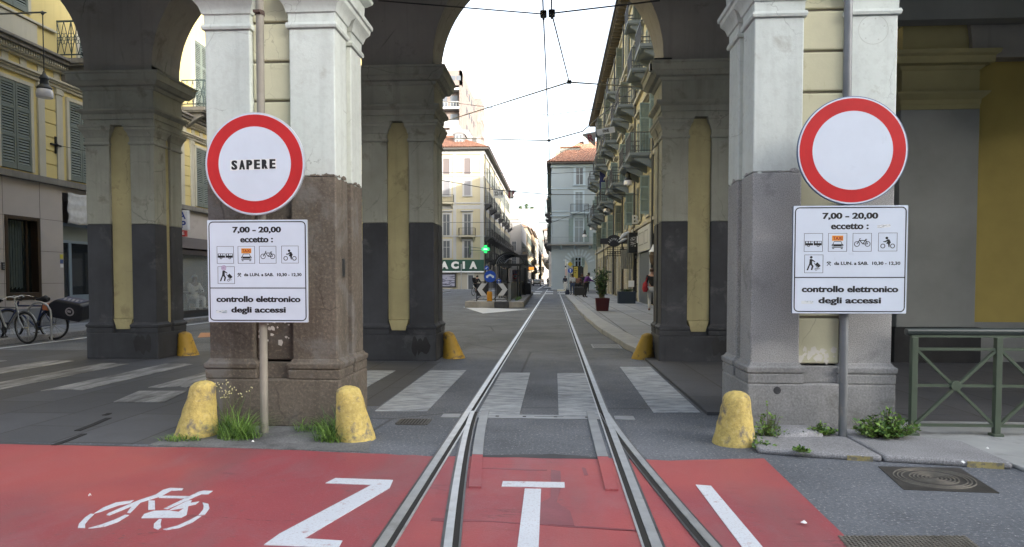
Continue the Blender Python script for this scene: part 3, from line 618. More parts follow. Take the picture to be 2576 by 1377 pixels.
# ------------------------------------------------------------------ access signs on their poles
def pictograms(fr, W, H, c):
    """the five framed symbols; fr is the panel frame with its origin at the top left corner"""
    bx = [(.18, .34), (.391, .34), (.605, .34), (.827, .338), (.186, .538)]
    out = []
    for i, (u, v) in enumerate(bx):
        x, y, h = u * W, -v * H, .077; b = MB(); e = c + .0012
        b.strip(fr, [(x - h, y - h), (x + h, y - h), (x + h, y + h), (x - h, y + h)], .004, c, e, True)
        if i == 0:
            b.poly(fr, [(x - .07, y - .025), (x - .003, y - .025), (x - .003, y + .012), (x - .07, y + .012)], c, e); b.poly(fr, [(x + .003, y - .025), (x + .07, y - .025), (x + .07, y + .012), (x + .003, y + .012)], c, e)
            for k in (-.04, .04): b.ring(fr, x + k, y - .027, .009, .005, c, e, 12)
            w = MB()
            for k in (-.055, -.033, -.012, .02, .042, .058): w.poly(fr, [(x + k - .007, y - .006), (x + k + .007, y - .006), (x + k + .007, y + .008), (x + k - .007, y + .008)], e, e + .0008)
            out.append(('window_strip', w, SIGNW))
        elif i == 1:
            w = MB(); w.poly(fr, [(x - .046, y + .014), (x + .046, y + .014), (x + .046, y + .058), (x - .046, y + .058)], c, e); out.append(('taxi_board', w, ORANGE))
            w = MB(); w.text(fr, 'TAXI', x, y + .036, .078, .028, e, e + .0008, .03); out.append(('lettering', w, REDTX))
            b.strip(fr, [(x - .046, y - .03), (x - .036, y - .012), (x - .028, y + .008), (x + .028, y + .008), (x + .036, y - .012), (x + .046, y - .03)], .005, c, e)
            b.poly(fr, [(x - .034, y - .034), (x + .034, y - .034), (x + .036, y - .016), (x - .036, y - .016)], c, e); b.strip(fr, [(x - .046, y - .042), (x + .046, y - .042)], .006, c, e)
            for k in (-.035, .035): b.poly(fr, [(x + k - .008, y - .056), (x + k + .008, y - .056), (x + k + .008, y - .05), (x + k - .008, y - .05)], c, e); b.ring(fr, x + k * 1.15, y - .024, .007, .003, c, e, 10)
        elif i == 2:
            for k in (-.043, .045): b.ring(fr, x + k, y - .014, .021, .005, c, e, 20)
            for q in ([(-.043, -.014), (-.02, .022), (-.022, .03), (-.012, .032)], [(-.022, .016), (.024, .016)], [(-.022, .018), (.005, -.014)], [(.005, -.014), (.032, .024), (.026, .026), (.04, .026)], [(.005, -.014), (.045, -.014)], [(.03, .018), (.045, -.014)]):
                b.strip(fr, [(x + p, y + r) for p, r in q], .006, c, e)
        elif i == 3:
            for k in (-.04, .04): b.ring(fr, x + k, y - .034, .017, .006, c, e, 18)
            b.disc(fr, x - .008, y + .034, .0115, c, e, 14)
            b.poly(fr, [(x + .012, y + .024), (x - .004, y + .022), (x - .02, y + .008), (x - .036, y + .008), (x - .036, y + .0), (x - .016, y - .001), (x + .0, y + .01), (x - .012, y - .014), (x + .002, y - .016), (x + .008, y - .044), (x + .014, y - .044), (x + .018, y - .012), (x + .026, y - .004)][::-1], c, e)
        else:
            b.disc(fr, x - .022, y + .056, .011, c, e, 14)
            b.poly(fr, [(x - .034, y + .04), (x - .018, y + .042), (x + .012, y + .02), (x + .008, y + .014), (x - .014, y + .026), (x - .014, y + .0), (x - .002, y - .02), (x - .012, y - .054), (x - .024, y - .052), (x - .016, y - .02), (x - .03, y - .008), (x - .048, y - .056), (x - .06, y - .054), (x - .038, y + .0)][::-1], c, e)
            b.poly(fr, [(x + .03, y + .014), (x + .058, y - .016), (x + .04, y - .034), (x + .012, y - .004)][::-1], c, e); b.strip(fr, [(x + .002, y + .008), (x + .04, y - .046), (x + .052, y - .04)], .004, c, e); b.ring(fr, x + .02, y - .046, .009, .004, c, e, 12)
        out.append(('pictogram', b, BLACK))
    return out
def sign_post(px, py, zd, zt, zb, xd, xp, W, pole_m, label, left):
    H = zt - zb; r = thing('traffic_sign', label, 'traffic sign', (px, py, 0), 'access signs on poles in front of the pillars')
    b = MB(); lean = (.01, 0) if left else (-.02, 0); b.tube([(px, py, -.05), (px + lean[0], py, 5.2)], .035, 14); b.build('pole', pole_m, r, smooth=40)
    b = MB()
    for z in ((zd + .2, zd - .2, zt - .12, zb + .12) + ((3.82,) if left else ())):
        b.lathe([(.042, z - .02), (.042, z + .02)], (px + lean[0] * z / 5, py, 0), 14); b.box(px - .03, px + .03, py - .062, py, z - .012, z + .012)
    b.build('clamp', RUST if left else DARKG, r, bevel=.002)
    fr = SOUTH(xd, py - .062, zd)
    b = MB(); b.disc(fr, 0, 0, .46, 0, .022, 64); d = b.build('sign_disc', EDGE if left else BLUEED, r, bevel=.004)
    b = MB(); b.disc(fr, 0, 0, .452, .022, .0235, 64); b.build('white_rim', SIGNW, d)
    b = MB(); b.disc(fr, 0, 0, .44, .0235, .025, 64); b.build('red_ring', SIGNR, d)
    b = MB(); b.disc(fr, 0, 0, .333, .025, .0265, 64); b.build('white_centre', SIGNW, d)
    if left:
        b = MB()
        for k in range(6): b.fbox(fr, -.225 + k * .071, -.155 + k * .071, -.058 + (k % 2) * .002 + k * .0016, .036 + k * .0016, .0265, .0272)
        b.build('sticker_strip', PAPERW, d)
        b = MB()
        for k, ch in enumerate('SAPERE'):
            for q in (-1, 0, 1): b.text(fr, ch, -.19 + k * .071 + (.004 if k < 2 else 0) + q * .0048, -.010 + k * .0016, .046, .084, .0273, .0282 + q * .0001, .03)
        b.fbox(fr, -.062, -.057, -.055, .032, .0283, .0288); b.build('lettering', BLACK, d)
    fr = Fr((xp - W / 2, py - .06, zt), (1, 0, 0))
    b = MB(); rr = .02
    def rrect(i, r0):
        P = []
        for cx, cy, a0 in ((W - i - r0, -H + i + r0, -90), (W - i - r0, -i - r0, 0), (i + r0, -i - r0, 90), (i + r0, -H + i + r0, 180)):
            for k in range(5): t = R(a0 + 22.5 * k); P.append((cx + r0 * math.cos(t), cy + r0 * math.sin(t)))
        return P
    b.poly(fr, rrect(0, .008), 0, .02); p = b.build('sign_panel', EDGE if left else BLUEED, r, bevel=.002)
    b = MB(); b.poly(fr, rrect(.002, .008), .02, .0212); b.build('panel_face', SIGNW, p)
    c = .0212
    b = MB(); b.strip(fr, rrect(.018, .035), .009, c, c + .001, True); b.strip(fr, [(.018, -.664 * H), (W - .018, -.664 * H)], .008, c, c + .0012); b.build('border_line', BLACK, p)
    b = MB(); T = lambda t, u, v, w, h, bo=.035: [b.text(fr, t, u * W + q * .0016, -v * H, w * W, h, c, c + .0012 + q * .00006, bo) for q in (-1, 1)]
    T('7,00 - 20,00', .498, .10, .482, .062, .03); T('eccetto :', .495, .193, .325, .05, .025); b.text(fr, 'da LUN. a SAB.  10,30 - 12,30', .652 * W, -.536 * H, .575 * W, .033, c, c + .0012, .028)
    T('controllo elettronico', .505, .772, .84, .055, .028); T('degli accessi', .505, .885, .545, .07, .028); b.build('lettering', BLACK, p)
    b = MB(); x, y = .318 * W, -.536 * H
    for s in (1, -1): b.strip(fr, [(x - .016 * s, y - .018), (x + .013 * s, y + .014)], .005, c, c + .001); b.strip(fr, [(x + .003 * s, y + .017), (x + .017 * s, y + .005)], .007, c, c + .0011)
    b.build('pictogram', BLACK, p)
    for nm, mb, m in pictograms(fr, W, H, c): mb.build(nm, m, p)
    b = MB(); k = .135 * W; v = -.897 * H; b.fbox(fr, k - .05, k + .05, v - .012, v + .014, c, c + .0008); b.build('sticker', paper('sticker_grey_strokes', (.62, .66, .68), (.22, .3, .36), 30), p)
    if left:
        b = MB(); b.disc(fr, .163 * W, -.467 * H, .024, c + .0015, c + .0022, 18); b.build('sticker', paper('sticker_purple_pattern', (.5, .42, .55), (.2, .12, .3), 55), p)
    else:
        b = MB(); o = Fr(fr.p(.79 * W, -.192 * H), (.99, 0, .09), (-.09, 0, .99)); b.fbox(o, -.055, .055, -.013, .013, c, c + .0008); b.build('sticker', paper('sticker_white_strokes', (.72, .74, .76), (.35, .37, .4), 40), p)
sign_post(-2.665, 6.10, 2.455, 1.955, 1.03, -2.685, -2.675, .925, DUSTY, 'round red and white sign on a pole with the word SAPERE stuck on it', True)
sign_post(2.525, 6.10, 2.515, 2.05, 1.125, 2.53, 2.525, .955, FADED, 'round red and white sign with an empty white centre, before the granite pillar', False)

# ------------------------------------------------------------------ yellow bollards
def bollard(x, y, h, rb, rt, sx, sy, m, label, seed, z=0):
    rr = random.Random(seed); b = MB(); n = 26; prof = [(rb * 1.02, -.03), (rb, .0), (rb * .96, .04)]
    for k in range(1, 9): t = k / 8; prof.append((rb * .96 + (rt - rb * .96) * t ** .9, .04 + (h * .86 - .04) * t))
    for k in range(1, 6): t = R(90 * k / 5); prof.append((rt * (math.cos(t) * .98 + .02), h * .86 + h * .14 * math.sin(t)))
    b.lathe(prof, (0, 0, 0), n, sh=lambda q: (sx * max(q, 0) / h, sy * max(q, 0) / h))
    b.v = [(p[0] + rr.uniform(-.004, .004), p[1] + rr.uniform(-.004, .004), p[2] + rr.uniform(-.004, .004)) for p in b.v]
    o = b.build('bollard', m, None, smooth=60, world=False, loc=(x, y, z)); tag(o, label, 'bollard', 'yellow bollards at the pillar feet')
bollard(-3.25, 5.98, .50, .19, .11, .07, .02, YEL, 'yellow stone bollard at the left corner of the pillar, grass at its foot', 1)
bollard(-1.76, 5.93, .475, .178, .11, -.065, .0, YEL, 'yellow stone bollard just left of the tram rails, scraped on its right side', 2)
bollard(1.56, 5.98, .455, .185, .112, .02, 0, YEL, 'yellow stone bollard right of the rails, its paint flaking off on the left', 3)
bollard(-1.80, 12.2, .48, .20, .10, -.11, 0, YELD, 'dirty yellow bollard leaning against the dark pillar left of the rails', 4)
bollard(1.58, 12.3, .46, .20, .10, .09, 0, YELD, 'dirty yellow bollard against the dark pillar beside the pale pavement', 5)
bollard(-6.84, 12.35, .44, .19, .12, -.07, 0, YELD, 'yellow and black worn bollard behind the far left pillar', 6)

# ------------------------------------------------------------------ grass and weeds at the pillar feet
def blade(b, p, d, L, w, droop, rr, m=0):
    n = 4; pts = []
    for k in range(n + 1):
        t = k / n; pts.append(Vector(p) + Vector((d[0] * L * t * (.25 + droop * t), d[1] * L * t * (.25 + droop * t), L * (t - .5 * droop * t * t))))
    s = Vector((-d[1], d[0], 0)) * w; vs = []
    for k, q in enumerate(pts): f = 1 - (k / n) ** 1.6; vs += [q - s * f, q + s * f]
    b.add(vs, [(2 * k, 2 * k + 1, 2 * k + 3, 2 * k + 2) for k in range(n)], m)
def tuft(name, label, x, y, rx, ry, n, L, seed, z=0, leaf=LEAF, flowers=0, wide=.0035):
    rr = random.Random(seed); b = MB()
    for _ in range(n):
        a = rr.random() * 6.283; q = rr.random() ** .6; p = (rx * q * math.cos(a), ry * q * math.sin(a), 0); t = rr.random() * 6.283
        blade(b, p, (math.cos(t), math.sin(t)), L * rr.uniform(.3, 1.25) * (1.15 - .5 * q), wide * rr.uniform(.6, 1.5), rr.uniform(.3, 1.5), rr, rr.choice((0, 0, 1)))
    o = b.build(name, [leaf, LEAFD], None, world=False, loc=(x, y, z)); tag(o, label, 'grass')
    if flowers:
        b = MB(); f = MB()
        for _ in range(flowers):
            p = Vector((rr.uniform(-rx, rx) * .8, rr.uniform(-ry, ry), 0)); q = p + Vector((rr.uniform(-.08, .08), rr.uniform(-.04, .04), L * rr.uniform(1.0, 1.45))); b.tube([p, (p + q) / 2 + Vector((.01, 0, .02)), q], .0015, 4)
            for _ in range(4): e = q + Vector((rr.uniform(-.035, .035), rr.uniform(-.02, .02), rr.uniform(-.04, .03))); f.lathe([(.003, -.006), (.007, 0), (.003, .006)], e, 6); b.tube([q - Vector((0, 0, .03)), e], .0009, 4)
        b.build('stalk', STEM, o, world=False); f.build('flower', flat('pale_yellow_flowers', (.6, .55, .3), .8), o, world=False)
tuft('grass_tuft', 'bright green grass tuft growing left of the sign pole', -2.80, 5.88, .19, .13, 340, .29, 11)
tuft('flowering_grass', 'tall grass with pale yellow flower heads beside the left bollard', -2.99, 6.10, .22, .11, 280, .34, 12, flowers=15)
tuft('grass_tuft', 'low grass tuft at the foot of the leftmost bollard', -3.27, 5.76, .20, .07, 170, .11, 13)
tuft('grass_tuft', 'dark grass tuft against the brown pillar, beside the second bollard', -1.98, 6.1, .20, .13, 300, .29, 14)
tuft('grass_tuft', 'bright grass tuft in front of the second bollard', -1.93, 5.83, .17, .10, 240, .26, 15)
tuft('grass_tuft', 'thin spreading grass between the sign pole and the second bollard', -2.28, 6.2, .16, .08, 90, .2, 16)
def weed(label, x, y, rx, ry, h, n, seed, z=.05, ll=.03):
    rr = random.Random(seed); b = MB(); st = MB()
    for _ in range(n):
        a = rr.random() * 6.283; q = rr.random() ** .7; tip = Vector((rx * q * math.cos(a), ry * q * math.sin(a), h * rr.uniform(.3, 1) * (1.1 - .7 * q))); base = Vector((tip.x * .35, tip.y * .35, 0))
        st.tube([base, (base + tip) / 2 + Vector((0, 0, .015)), tip], .0018, 4)
        for k in range(7):
            t = rr.uniform(.3, 1.05); c = base + (tip - base) * t; d = Vector((rr.uniform(-1, 1), rr.uniform(-1, 1), rr.uniform(-.2, .9))).normalized(); s = d.cross(Vector((rr.uniform(-1, 1), rr.uniform(-1, 1), 1))).normalized(); l = ll * rr.uniform(.6, 1.4)
            b.add([c, c + d * l * .5 + s * l * .28, c + d * l, c + d * l * .5 - s * l * .28], [(0, 1, 2, 3)], rr.choice((0, 0, 1)))
    o = b.build('weed', [LEAF, LEAFD], None, world=False, loc=(x, y, z)); tag(o, label, 'weed', 'weeds at the foot of the granite pillar'); st.build('stem', STEM, o, world=False)
weed('tall leafy weed between the yellow bollard and the granite pillar', 1.89, 6.08, .15, .12, .33, 60, 21, 0)
weed('low clump of weeds just left of the right sign pole', 2.33, 6.12, .17, .09, .11, 60, 22)
weed('wide bushy weed between the right sign pole and the green railing', 2.87, 6.05, .28, .17, .26, 170, 23, .05, .038)
weed('small weed creeping at the base of the right yellow bollard', 1.75, 5.74, .12, .07, .09, 40, 24, .0)
weed('tiny weed in the kerb joint', 1.96, 5.50, .07, .03, .04, 22, 25, .05)
weed('single thin weed in front of the right yellow bollard', 1.70, 5.80, .03, .03, .22, 5, 26, .0)
b = MB(); b.mould(-.17, .17, -.1, .1, [(-.02, .05), (.03, .04), (.055, -.02), (.065, -.06)]); tag(b.build('stone', GR['kerb'], None, smooth=60, world=False, loc=(2.12, 6.18, .05)), 'flat worn stone lying between two weeds at the granite pillar', 'stone')
rr = random.Random(4)
for x, y, lab in ((-2.53, 5.56, 'white scrap of paper at the grass edge beside the red lane'), (-4.15, 4.72, 'white scrap of litter left of the painted bicycle'), (1.44, 3.98, 'pale scrap of litter right of the painted L'), (3.05, 5.25, 'crumpled clear wrapper at the kerb above the manhole cover'), (3.5, 5.7, 'small white scrap on the pale concrete'), (-3.0, 4.2, 'tiny white scrap on the red lane above the painted Z')):
    b = MB(); k = 7; s = .011 if 'tiny' in lab or 'small' in lab else .019
    vs = [(s * rr.uniform(.5, 1.3) * math.cos(6.283 * i / k), s * rr.uniform(.5, 1.2) * math.sin(6.283 * i / k), rr.uniform(.004, .018)) for i in range(k)] + [(0, 0, .022)]
    b.add(vs, [(i, (i + 1) % k, k) for i in range(k)]); tag(b.build('litter', PAPERW, None, world=False, loc=(x, y, .012 if y < 5.4 and x < 3 else .045)), lab, 'litter')

# ------------------------------------------------------------------ green railing on the right
r = thing('railing', 'olive green metal railing with crossed bars right of the granite pillar', 'railing', (3.2, 6.27, 0))
RX = [3.20, 3.92, 4.64, 5.36]; Yr = 6.27; zg = .03
b = MB(); b.tube([(3.13, Yr, .955), (5.5, Yr, .955)], .033, 14); b.build('handrail', flat('dark_green_handrail', (.03, .04, .038), .35), r, smooth=50)
b = MB(); b.box(3.17, 5.4, Yr - .02, Yr + .02, .905, .925); b.build('rail', GREENM, r)
for k, x in enumerate(RX):
    b = MB(); b.box(x - .026, x + .026, Yr - .026, Yr + .026, zg, .905); p = b.build('post', GREENM, r, bevel=.004)
    b = MB(); b.box(x - .045, x + .045, Yr - .045, Yr + .045, zg - .03, zg + .022); b.build('foot', GREENM, p, bevel=.004)
for k in range(3):
    a, c = RX[k] + .03, RX[k + 1] - .03; m = (a + c) / 2; zm = .475
    for z in (.80, zm, .12): b = MB(); b.box(a, c, Yr - .014, Yr + .014, z - .012, z + .012); b.build('rail', GREENM, r)
    b = MB()
    for s in (-1, 1):
        b.bar((m - s * (m - a), Yr + s * .004, .785), (m + s * (c - m), Yr + s * .004, .135), .024, .03, up=(0, 1, 0))
    b.build('crossed_bars', GREENM, r)
    b = MB(); b.disc(SOUTH(m, Yr, zm), 0, 0, .046, -.022, .024, 20); b.build('boss', GREENM, r, bevel=.003)

# ------------------------------------------------------------------ shared house fittings
def leaf_shutter(w, h, m, louv=True, open_=0, name='shutter', parent=None, x=0, z=0, y=0, n=None):
    """one louvred shutter leaf hinged at x (local wall coordinates: x along, z up, -y outwards)"""
    ca, sa = math.cos(open_), math.sin(open_); b = MB(); fr = Fr((x, y, z), (ca, -abs(sa), 0) if open_ else (1, 0, 0)); s = .06 if h > 1.8 else .05
    if w < 0: w = -w; fr = Fr((x, y, z), (-ca, -abs(sa), 0)); fr.n = Vector((0, -1, 0)) if not open_ else fr.n
    t = .035
    for a0, a1 in ((0, s), (w - s, w)): b.fbox(fr, a0, a1, 0, h, 0, t)
    zs = [0, .14, h * .36, h * .36 + .08, h * .68, h * .68 + .08, h - .08, h]
    for k in range(0, 8, 2): b.fbox(fr, s, w - s, zs[k], zs[k + 1], 0, t)
    if louv:
        for k in (1, 3, 5):
            z0, z1 = zs[k], zs[k + 1]; nn = n or max(4, int((z1 - z0) / .07))
            for q in range(nn):
                zz = z0 + (z1 - z0) * (q + .5) / nn; d = (z1 - z0) / nn * .42
                b.add([fr.p(s, zz - d, t * .95), fr.p(w - s, zz - d, t * .95), fr.p(w - s, zz + d, 0.004), fr.p(s, zz + d, 0.004)], [(0, 1, 2, 3)])
    else: b.fbox(fr, s, w - s, .14, h - .08, .004, t * .6)
    return b.build(name, m, parent, world=False)
def win(bld, fc, pos, w, h, trim, style, glass=GLASS, shm=SHUT, case=.16, sill=True, pedi=False, dbl=True):
    """window part: casing > pane, shutters. Built once per kind and copied."""
    key = (bld.name, w, h, trim.name, style, glass.name, shm.name, case, sill, pedi)
    rz = {'S': 0, 'E': R(90), 'W': R(-90)}[fc]
    if key in _wc:
        o = copy_tree(_wc[key]); o.parent = bld
    else:
        b = MB(); fr = Fr((0, 0, 0), (1, 0, 0), (0, 0, 1)); x = w / 2
        if case:
            b.fbox(fr, -x - case, -x, 0, h, -.02, .06); b.fbox(fr, x, x + case, 0, h, -.02, .06); b.fbox(fr, -x - case, x + case, h, h + case, -.02, .07)
            if sill: b.fbox(fr, -x - case - .05, x + case + .05, -.12, 0, -.02, .14)
            if pedi: b.fbox(fr, -x - case - .12, x + case + .12, h + case + .18, h + case + .3, -.02, .3); b.fbox(fr, -x - case - .04, x + case + .04, h + case + .08, h + case + .18, -.02, .16)
        else: b.fbox(fr, -x, x, h, h + .05, -.02, .03)
        o = b.build('window', trim, bld, world=False)
        b = MB(); b.fbox(fr, -x, x, 0, h, -.02, .012); b.build('pane', glass, o, world=False)
        if style not in ('closed', 'bare'):
            b = MB(); b.fbox(fr, -.03, .03, 0, h, .013, .03); b.fbox(fr, -x, x, h * .62, h * .62 + .05, .013, .03); b.fbox(fr, -x, -x + .05, 0, h, .013, .03); b.fbox(fr, x - .05, x, 0, h, .013, .03); b.build('sash', trim, o, world=False)
        if style == 'closed':
            for sg in (-1, 1): leaf_shutter(w / 2 - .01, h - .02, shm, parent=o, x=-x if sg < 0 else .01, y=-.014, z=.01)
        elif style == 'wings':                   # leaves folded back on the wall
            for sg in (-1, 1): leaf_shutter(w / 2, h, shm, parent=o, x=-x - case * .6 - w / 2 if sg < 0 else x + case * .6, y=-.075, z=0, n=9)
        elif style == 'out':                     # one leaf standing out from the wall, the other folded back
            leaf_shutter(w / 2, h, shm, parent=o, x=x, y=-.07, z=0, open_=R(84), n=9); leaf_shutter(w / 2, h, shm, parent=o, x=-x - case * .6 - w / 2, y=-.075, z=0, n=9)
        _wc[key] = o
    o.location = Vector(pos) - wloc(bld); o.rotation_euler = (0, 0, rz); return o
_wc = {}
def balcony(bld, fc, pos, w, d, slab_m, rail_m, h=1.0, ornate=False, brk=True, closed=None):
    key = (bld.name, 'balc', w, d, h, ornate, brk, slab_m.name)
    if key in _wc: o = copy_tree(_wc[key])
    else:
        fr = Fr((0, 0, 0), (1, 0, 0), (0, 0, 1)); b = MB(); b.fbox(fr, -w / 2, w / 2, -.14, 0, 0, d); b.fbox(fr, -w / 2 + .04, w / 2 - .04, -.2, -.142, 0, d - .06)
        o = b.build('balcony', slab_m, bld, world=False)
        if brk:
            for s in (-1, 1):
                b = MB(); x = s * (w / 2 - .25); P = [(0, -.2), (d * .8, -.2), (d * .8, -.32), (d * .45, -.5), (.1, -.72), (0, -.75)]
                b.poly(Fr((x + .1, 0, 0), (0, -1, 0)), P[::-1], 0, .2); b.build('bracket', slab_m, o, world=False)
        b = MB(); q = .02
        for z, t in ((h, .045), (.1, .03)):
            b.fbox(fr, -w / 2, w / 2, z - t / 2, z + t / 2, d - .06, d - .02); b.fbox(fr, -w / 2, -w / 2 + .04, z - t / 2, z + t / 2, 0, d - .06); b.fbox(fr, w / 2 - .04, w / 2, z - t / 2, z + t / 2, 0, d - .06)
        n = max(5, int(w / .13)); m = max(3, int(d / .13))
        if ornate:                               # lozenges with rosettes between the posts
            segs = [((-w / 2 + w * k / max(1, round(w / .45)), d - .04), (-w / 2 + w * (k + 1) / max(1, round(w / .45)), d - .04)) for k in range(max(1, round(w / .45)))] + [((s * (w / 2 - .02), d * k / 2), (s * (w / 2 - .02), d * (k + 1) / 2)) for s in (-1, 1) for k in range(2)]
            for (x0, y0), (x1, y1) in segs:
                L = lambda t, z: (x0 + (x1 - x0) * t, -(y0 + (y1 - y0) * t), z)
                for a, c in (((0, .1), (.5, h)), ((.5, h), (1, .1)), ((0, h), (.5, .1)), ((.5, .1), (1, h))): b.tube([L(*a), L(*c)], .010, 4)
                for cx, cz in ((.5, h * .53), (.0, h * .53)):
                    for k in range(6):
                        a0 = math.pi * k / 3; c0 = (cx + .22 * math.cos(a0), cz + .11 * math.sin(a0)); b.tube([L(c0[0] + .12 * math.cos(t), c0[1] + .06 * math.sin(t)) for t in [math.pi * 2 * i / 8 for i in range(8)]], .008, 4, closed=True)
                b.tube([L(0, .0), L(0, h)], .014, 4)
        else:
            for k in range(n + 1): x = -w / 2 + .02 + (w - .04) * k / n; b.fbox(fr, x - .009, x + .009, 0, h, d - .05, d - .032)
            for k in range(m):
                y = d * k / m
                for s in (-1, 1): x = s * (w / 2 - .02); b.fbox(fr, x - .009, x + .009, 0, h, y, y + .018)
        b.build('balustrade', rail_m, o, world=False); _wc[key] = o
    o.parent = bld; o.location = Vector(pos) - wloc(bld); o.rotation_euler = (0, 0, {'S': 0, 'E': R(90), 'W': R(-90)}[fc]); return o
def part(bld, name, m, fn, bevel=0, smooth=None, parent=None):
    b = MB(); fn(b); return b.build(name, m, parent or bld, bevel=bevel, smooth=smooth)
_lamp = {}
def street_lamp(label, x, y, z, wallx, drop=1.25, s=1.0):
    """hanging lamp: bracket arm from a wall at wallx, rod, dark housing, white glass bowl; x, y, z is the bowl's rim"""
    r = thing('street_lamp', label, 'street lamp', (x, y, z), 'hanging lamps on wall brackets')
    if 'p' in _lamp:
        for k in _lamp['p']: copy_tree(k, r)
    else:
        b = MB(); b.lathe([(.235, 0), (.245, .02), (.25, .12), (.235, .22), (.2, .27)], n=24); b.lathe([(.22, .0), (.01, -.005)], n=24)
        b.build('glass_bowl', flat('opal_glass', (.75, .75, .82), .25), r, smooth=50, world=False)
        b = MB(); b.lathe([(.21, .26), (.225, .3), (.21, .34), (.13, .42), (.12, .58), (.145, .6), (.14, .64), (.06, .76), (.03, .8)], n=20); b.tube([(.05 * math.cos(t), 0, .8 + .05 * math.sin(t)) for t in [math.pi * 2 * i / 12 for i in range(12)]], .008, 5, closed=True)
        b.build('housing', flat('dark_slate_lamp_housing', (.03, .036, .042), .45), r, smooth=40, world=False); _lamp['p'] = kids(r)
    wallx = x + (wallx - x) / s; drop = drop / s + .8 / s - .8; r.scale = (s, s, s)
    b = MB(); b.tube([(0, 0, .78), (0, 0, .8 + drop)], .017, 8); b.build('rod', DARKG, r, smooth=40, world=False)
    b = MB(); top = .8 + drop; b.tube([((wallx - x), 0, top - .02), (.02 if wallx < x else -.02, 0, top + .02)], .03, 8); e = .14 if wallx < x else -.14; b.lathe([(.045, -.05), (.06, 0), (.03, .06)], (0, 0, top), 10); b.tube([(0, 0, top), (e, 0, top + .01)], [.05, .005], 8)
    b.box(wallx - x - .03, wallx - x + .03, -.09, .09, top - .2, top + .16); b.build('arm', flat('grey_lamp_arm', (.14, .15, .15), .5, .3), r, smooth=40, world=False)
    return r

# ------------------------------------------------------------------ yellow house on the left
LB = thing('yellow_house', 'yellow house with grey-green louvred shutters over a stone-clad ground floor, seen through the left arch', 'building', (-14.3, 20, 0)); X = -14.3
part(LB, 'wall', YBLD, lambda b: b.box(-26, X, 12.7, 78, 4.2, 21))
def f(b):
    b.box(-26, X, 12.7, 17.0, .1, 4.1); b.box(-26, X, 18.22, 19.12, .1, 4.1); b.box(-26, X, 17.0, 18.22, .1, .86); b.box(-26, X, 17.0, 18.22, 3.12, 4.1); b.box(-26, X - .02, 19.12, 21.3, 3.95, 4.1); b.box(-26, X, 21.3, 24.6, .1, 4.1); b.box(-26, X, 24.6, 78, .1, 4.1)
part(LB, 'stone_cladding', MARBLE, f)
part(LB, 'cladding_joint', flat('dark_joint', (.12, .11, .10), .9), lambda b: [b.box(X, X + .003, y, y + .01, .6, 4.1) for y in (14.6, 16.2, 16.95, 18.24, 22.3, 23.4)] + [b.box(X, X + .003, 12.7, 17.0, z, z + .01) for z in (1.3, 2.2, 3.1)] + [b.box(X, X + .0032, 18.25, 19.12, z, z + .01) for z in (1.3, 2.2, 3.1)])
part(LB, 'socle', BLUEST, lambda b: [b.box(X, X + .05, 12.7, 19.12, .1, .62), b.box(X, X + .05, 21.3, 24.6, .1, .62)], bevel=.01)
part(LB, 'string_course', SOOT, lambda b: b.box(X, X + .16, 12.7, 78, 4.1, 4.28), bevel=.02)
def f(b):
    for z0, z1, d in ((6.9, 6.98, .08), (6.98, 7.04, .14), (7.04, 7.10, .2), (7.36, 7.42, .12), (7.42, 7.5, .2)): b.box(X, X + d, 12.7, 78, z0, z1)
part(LB, 'cornice', YTRIM, f, bevel=.01)
part(LB, 'cornice', SOOT, lambda b: [b.box(X, X + .34, 12.7, 78, 7.56, 7.66), b.box(X, X + .42, 12.7, 78, 7.66, 7.74)], bevel=.015)
part(LB, 'dentil_row', YTRIM, lambda b: [b.box(X + .12, X + .25, y, y + .045, 7.46, 7.55) for y in [13 + .085 * k for k in range(170)]])
part(LB, 'frieze_panel', YTRIM, lambda b: [b.box(X, X + .03, y, y + .22, 7.11, 7.35) for y in [13.3 + .62 * k for k in range(24)]])
part(LB, 'apron_panel', YTRIM, lambda b: [b.box(X, X + .05, y - .95, y + .95, 7.75, 8.42) for y in (17.3,)] + [b.box(X, X + .10, 12.7, 18.95, 8.44, 8.5)], bevel=.008)
WY = [14.9, 17.42, 19.95, 22.4, 24.75, 27.1, 29.4, 31.7]
for k, y in enumerate(WY):
    win(LB, 'E', (X, y, 4.34), 1.04, 2.32, YTRIM, 'closed', case=.1, sill=False)
    if k not in (2, 5): win(LB, 'E', (X, y + (.0 if k != 1 else -.0), 8.62), 1.04, 2.35, YTRIM, 'closed', case=.1, sill=False)
for y in (20.45, 27.1): win(LB, 'E', (X, y, 7.9), 1.04, 3.0, YTRIM, 'closed', case=.1, sill=False)
for y in [36 + 3.2 * k for k in range(12)]:
    for z in (4.4, 8.2, 12, 15.6): win(LB, 'E', (X, y, z), 1.0, 2.3, YTRIM, 'wings', case=.12)
    balcony(LB, 'E', (X, y, 8.1), 2.0, .8, SOOT, IRON)
    if y > 40: balcony(LB, 'E', (X, y, 11.9), 2.0, .8, SOOT, IRON)
def f(b):
    for k in range(len(WY) - 1):
        m = (WY[k] + WY[k + 1]) / 2
        for a in (-.47, .23): b.box(X, X + .06, m + a, m + a + .24, 4.28, 6.9); b.box(X, X + .09, m + a - .03, m + a + .27, 6.72, 6.86)
part(LB, 'pilaster', YTRIM, f, bevel=.008)
def f(b):
    for k in range(len(WY) - 1):
        m = (WY[k] + WY[k + 1]) / 2; z = 4.3
        while z < 6.6: b.box(X, X + .03, m - .225, m + .225, z, z + .36); z += .385
part(LB, 'rustication', YBLD, f, bevel=.012)
balcony(LB, 'E', (X, 20.3, 7.78), 2.5, .85, SOOT, flat('blue_green_iron', (.035, .055, .06), .5, .3), 1.05, True)
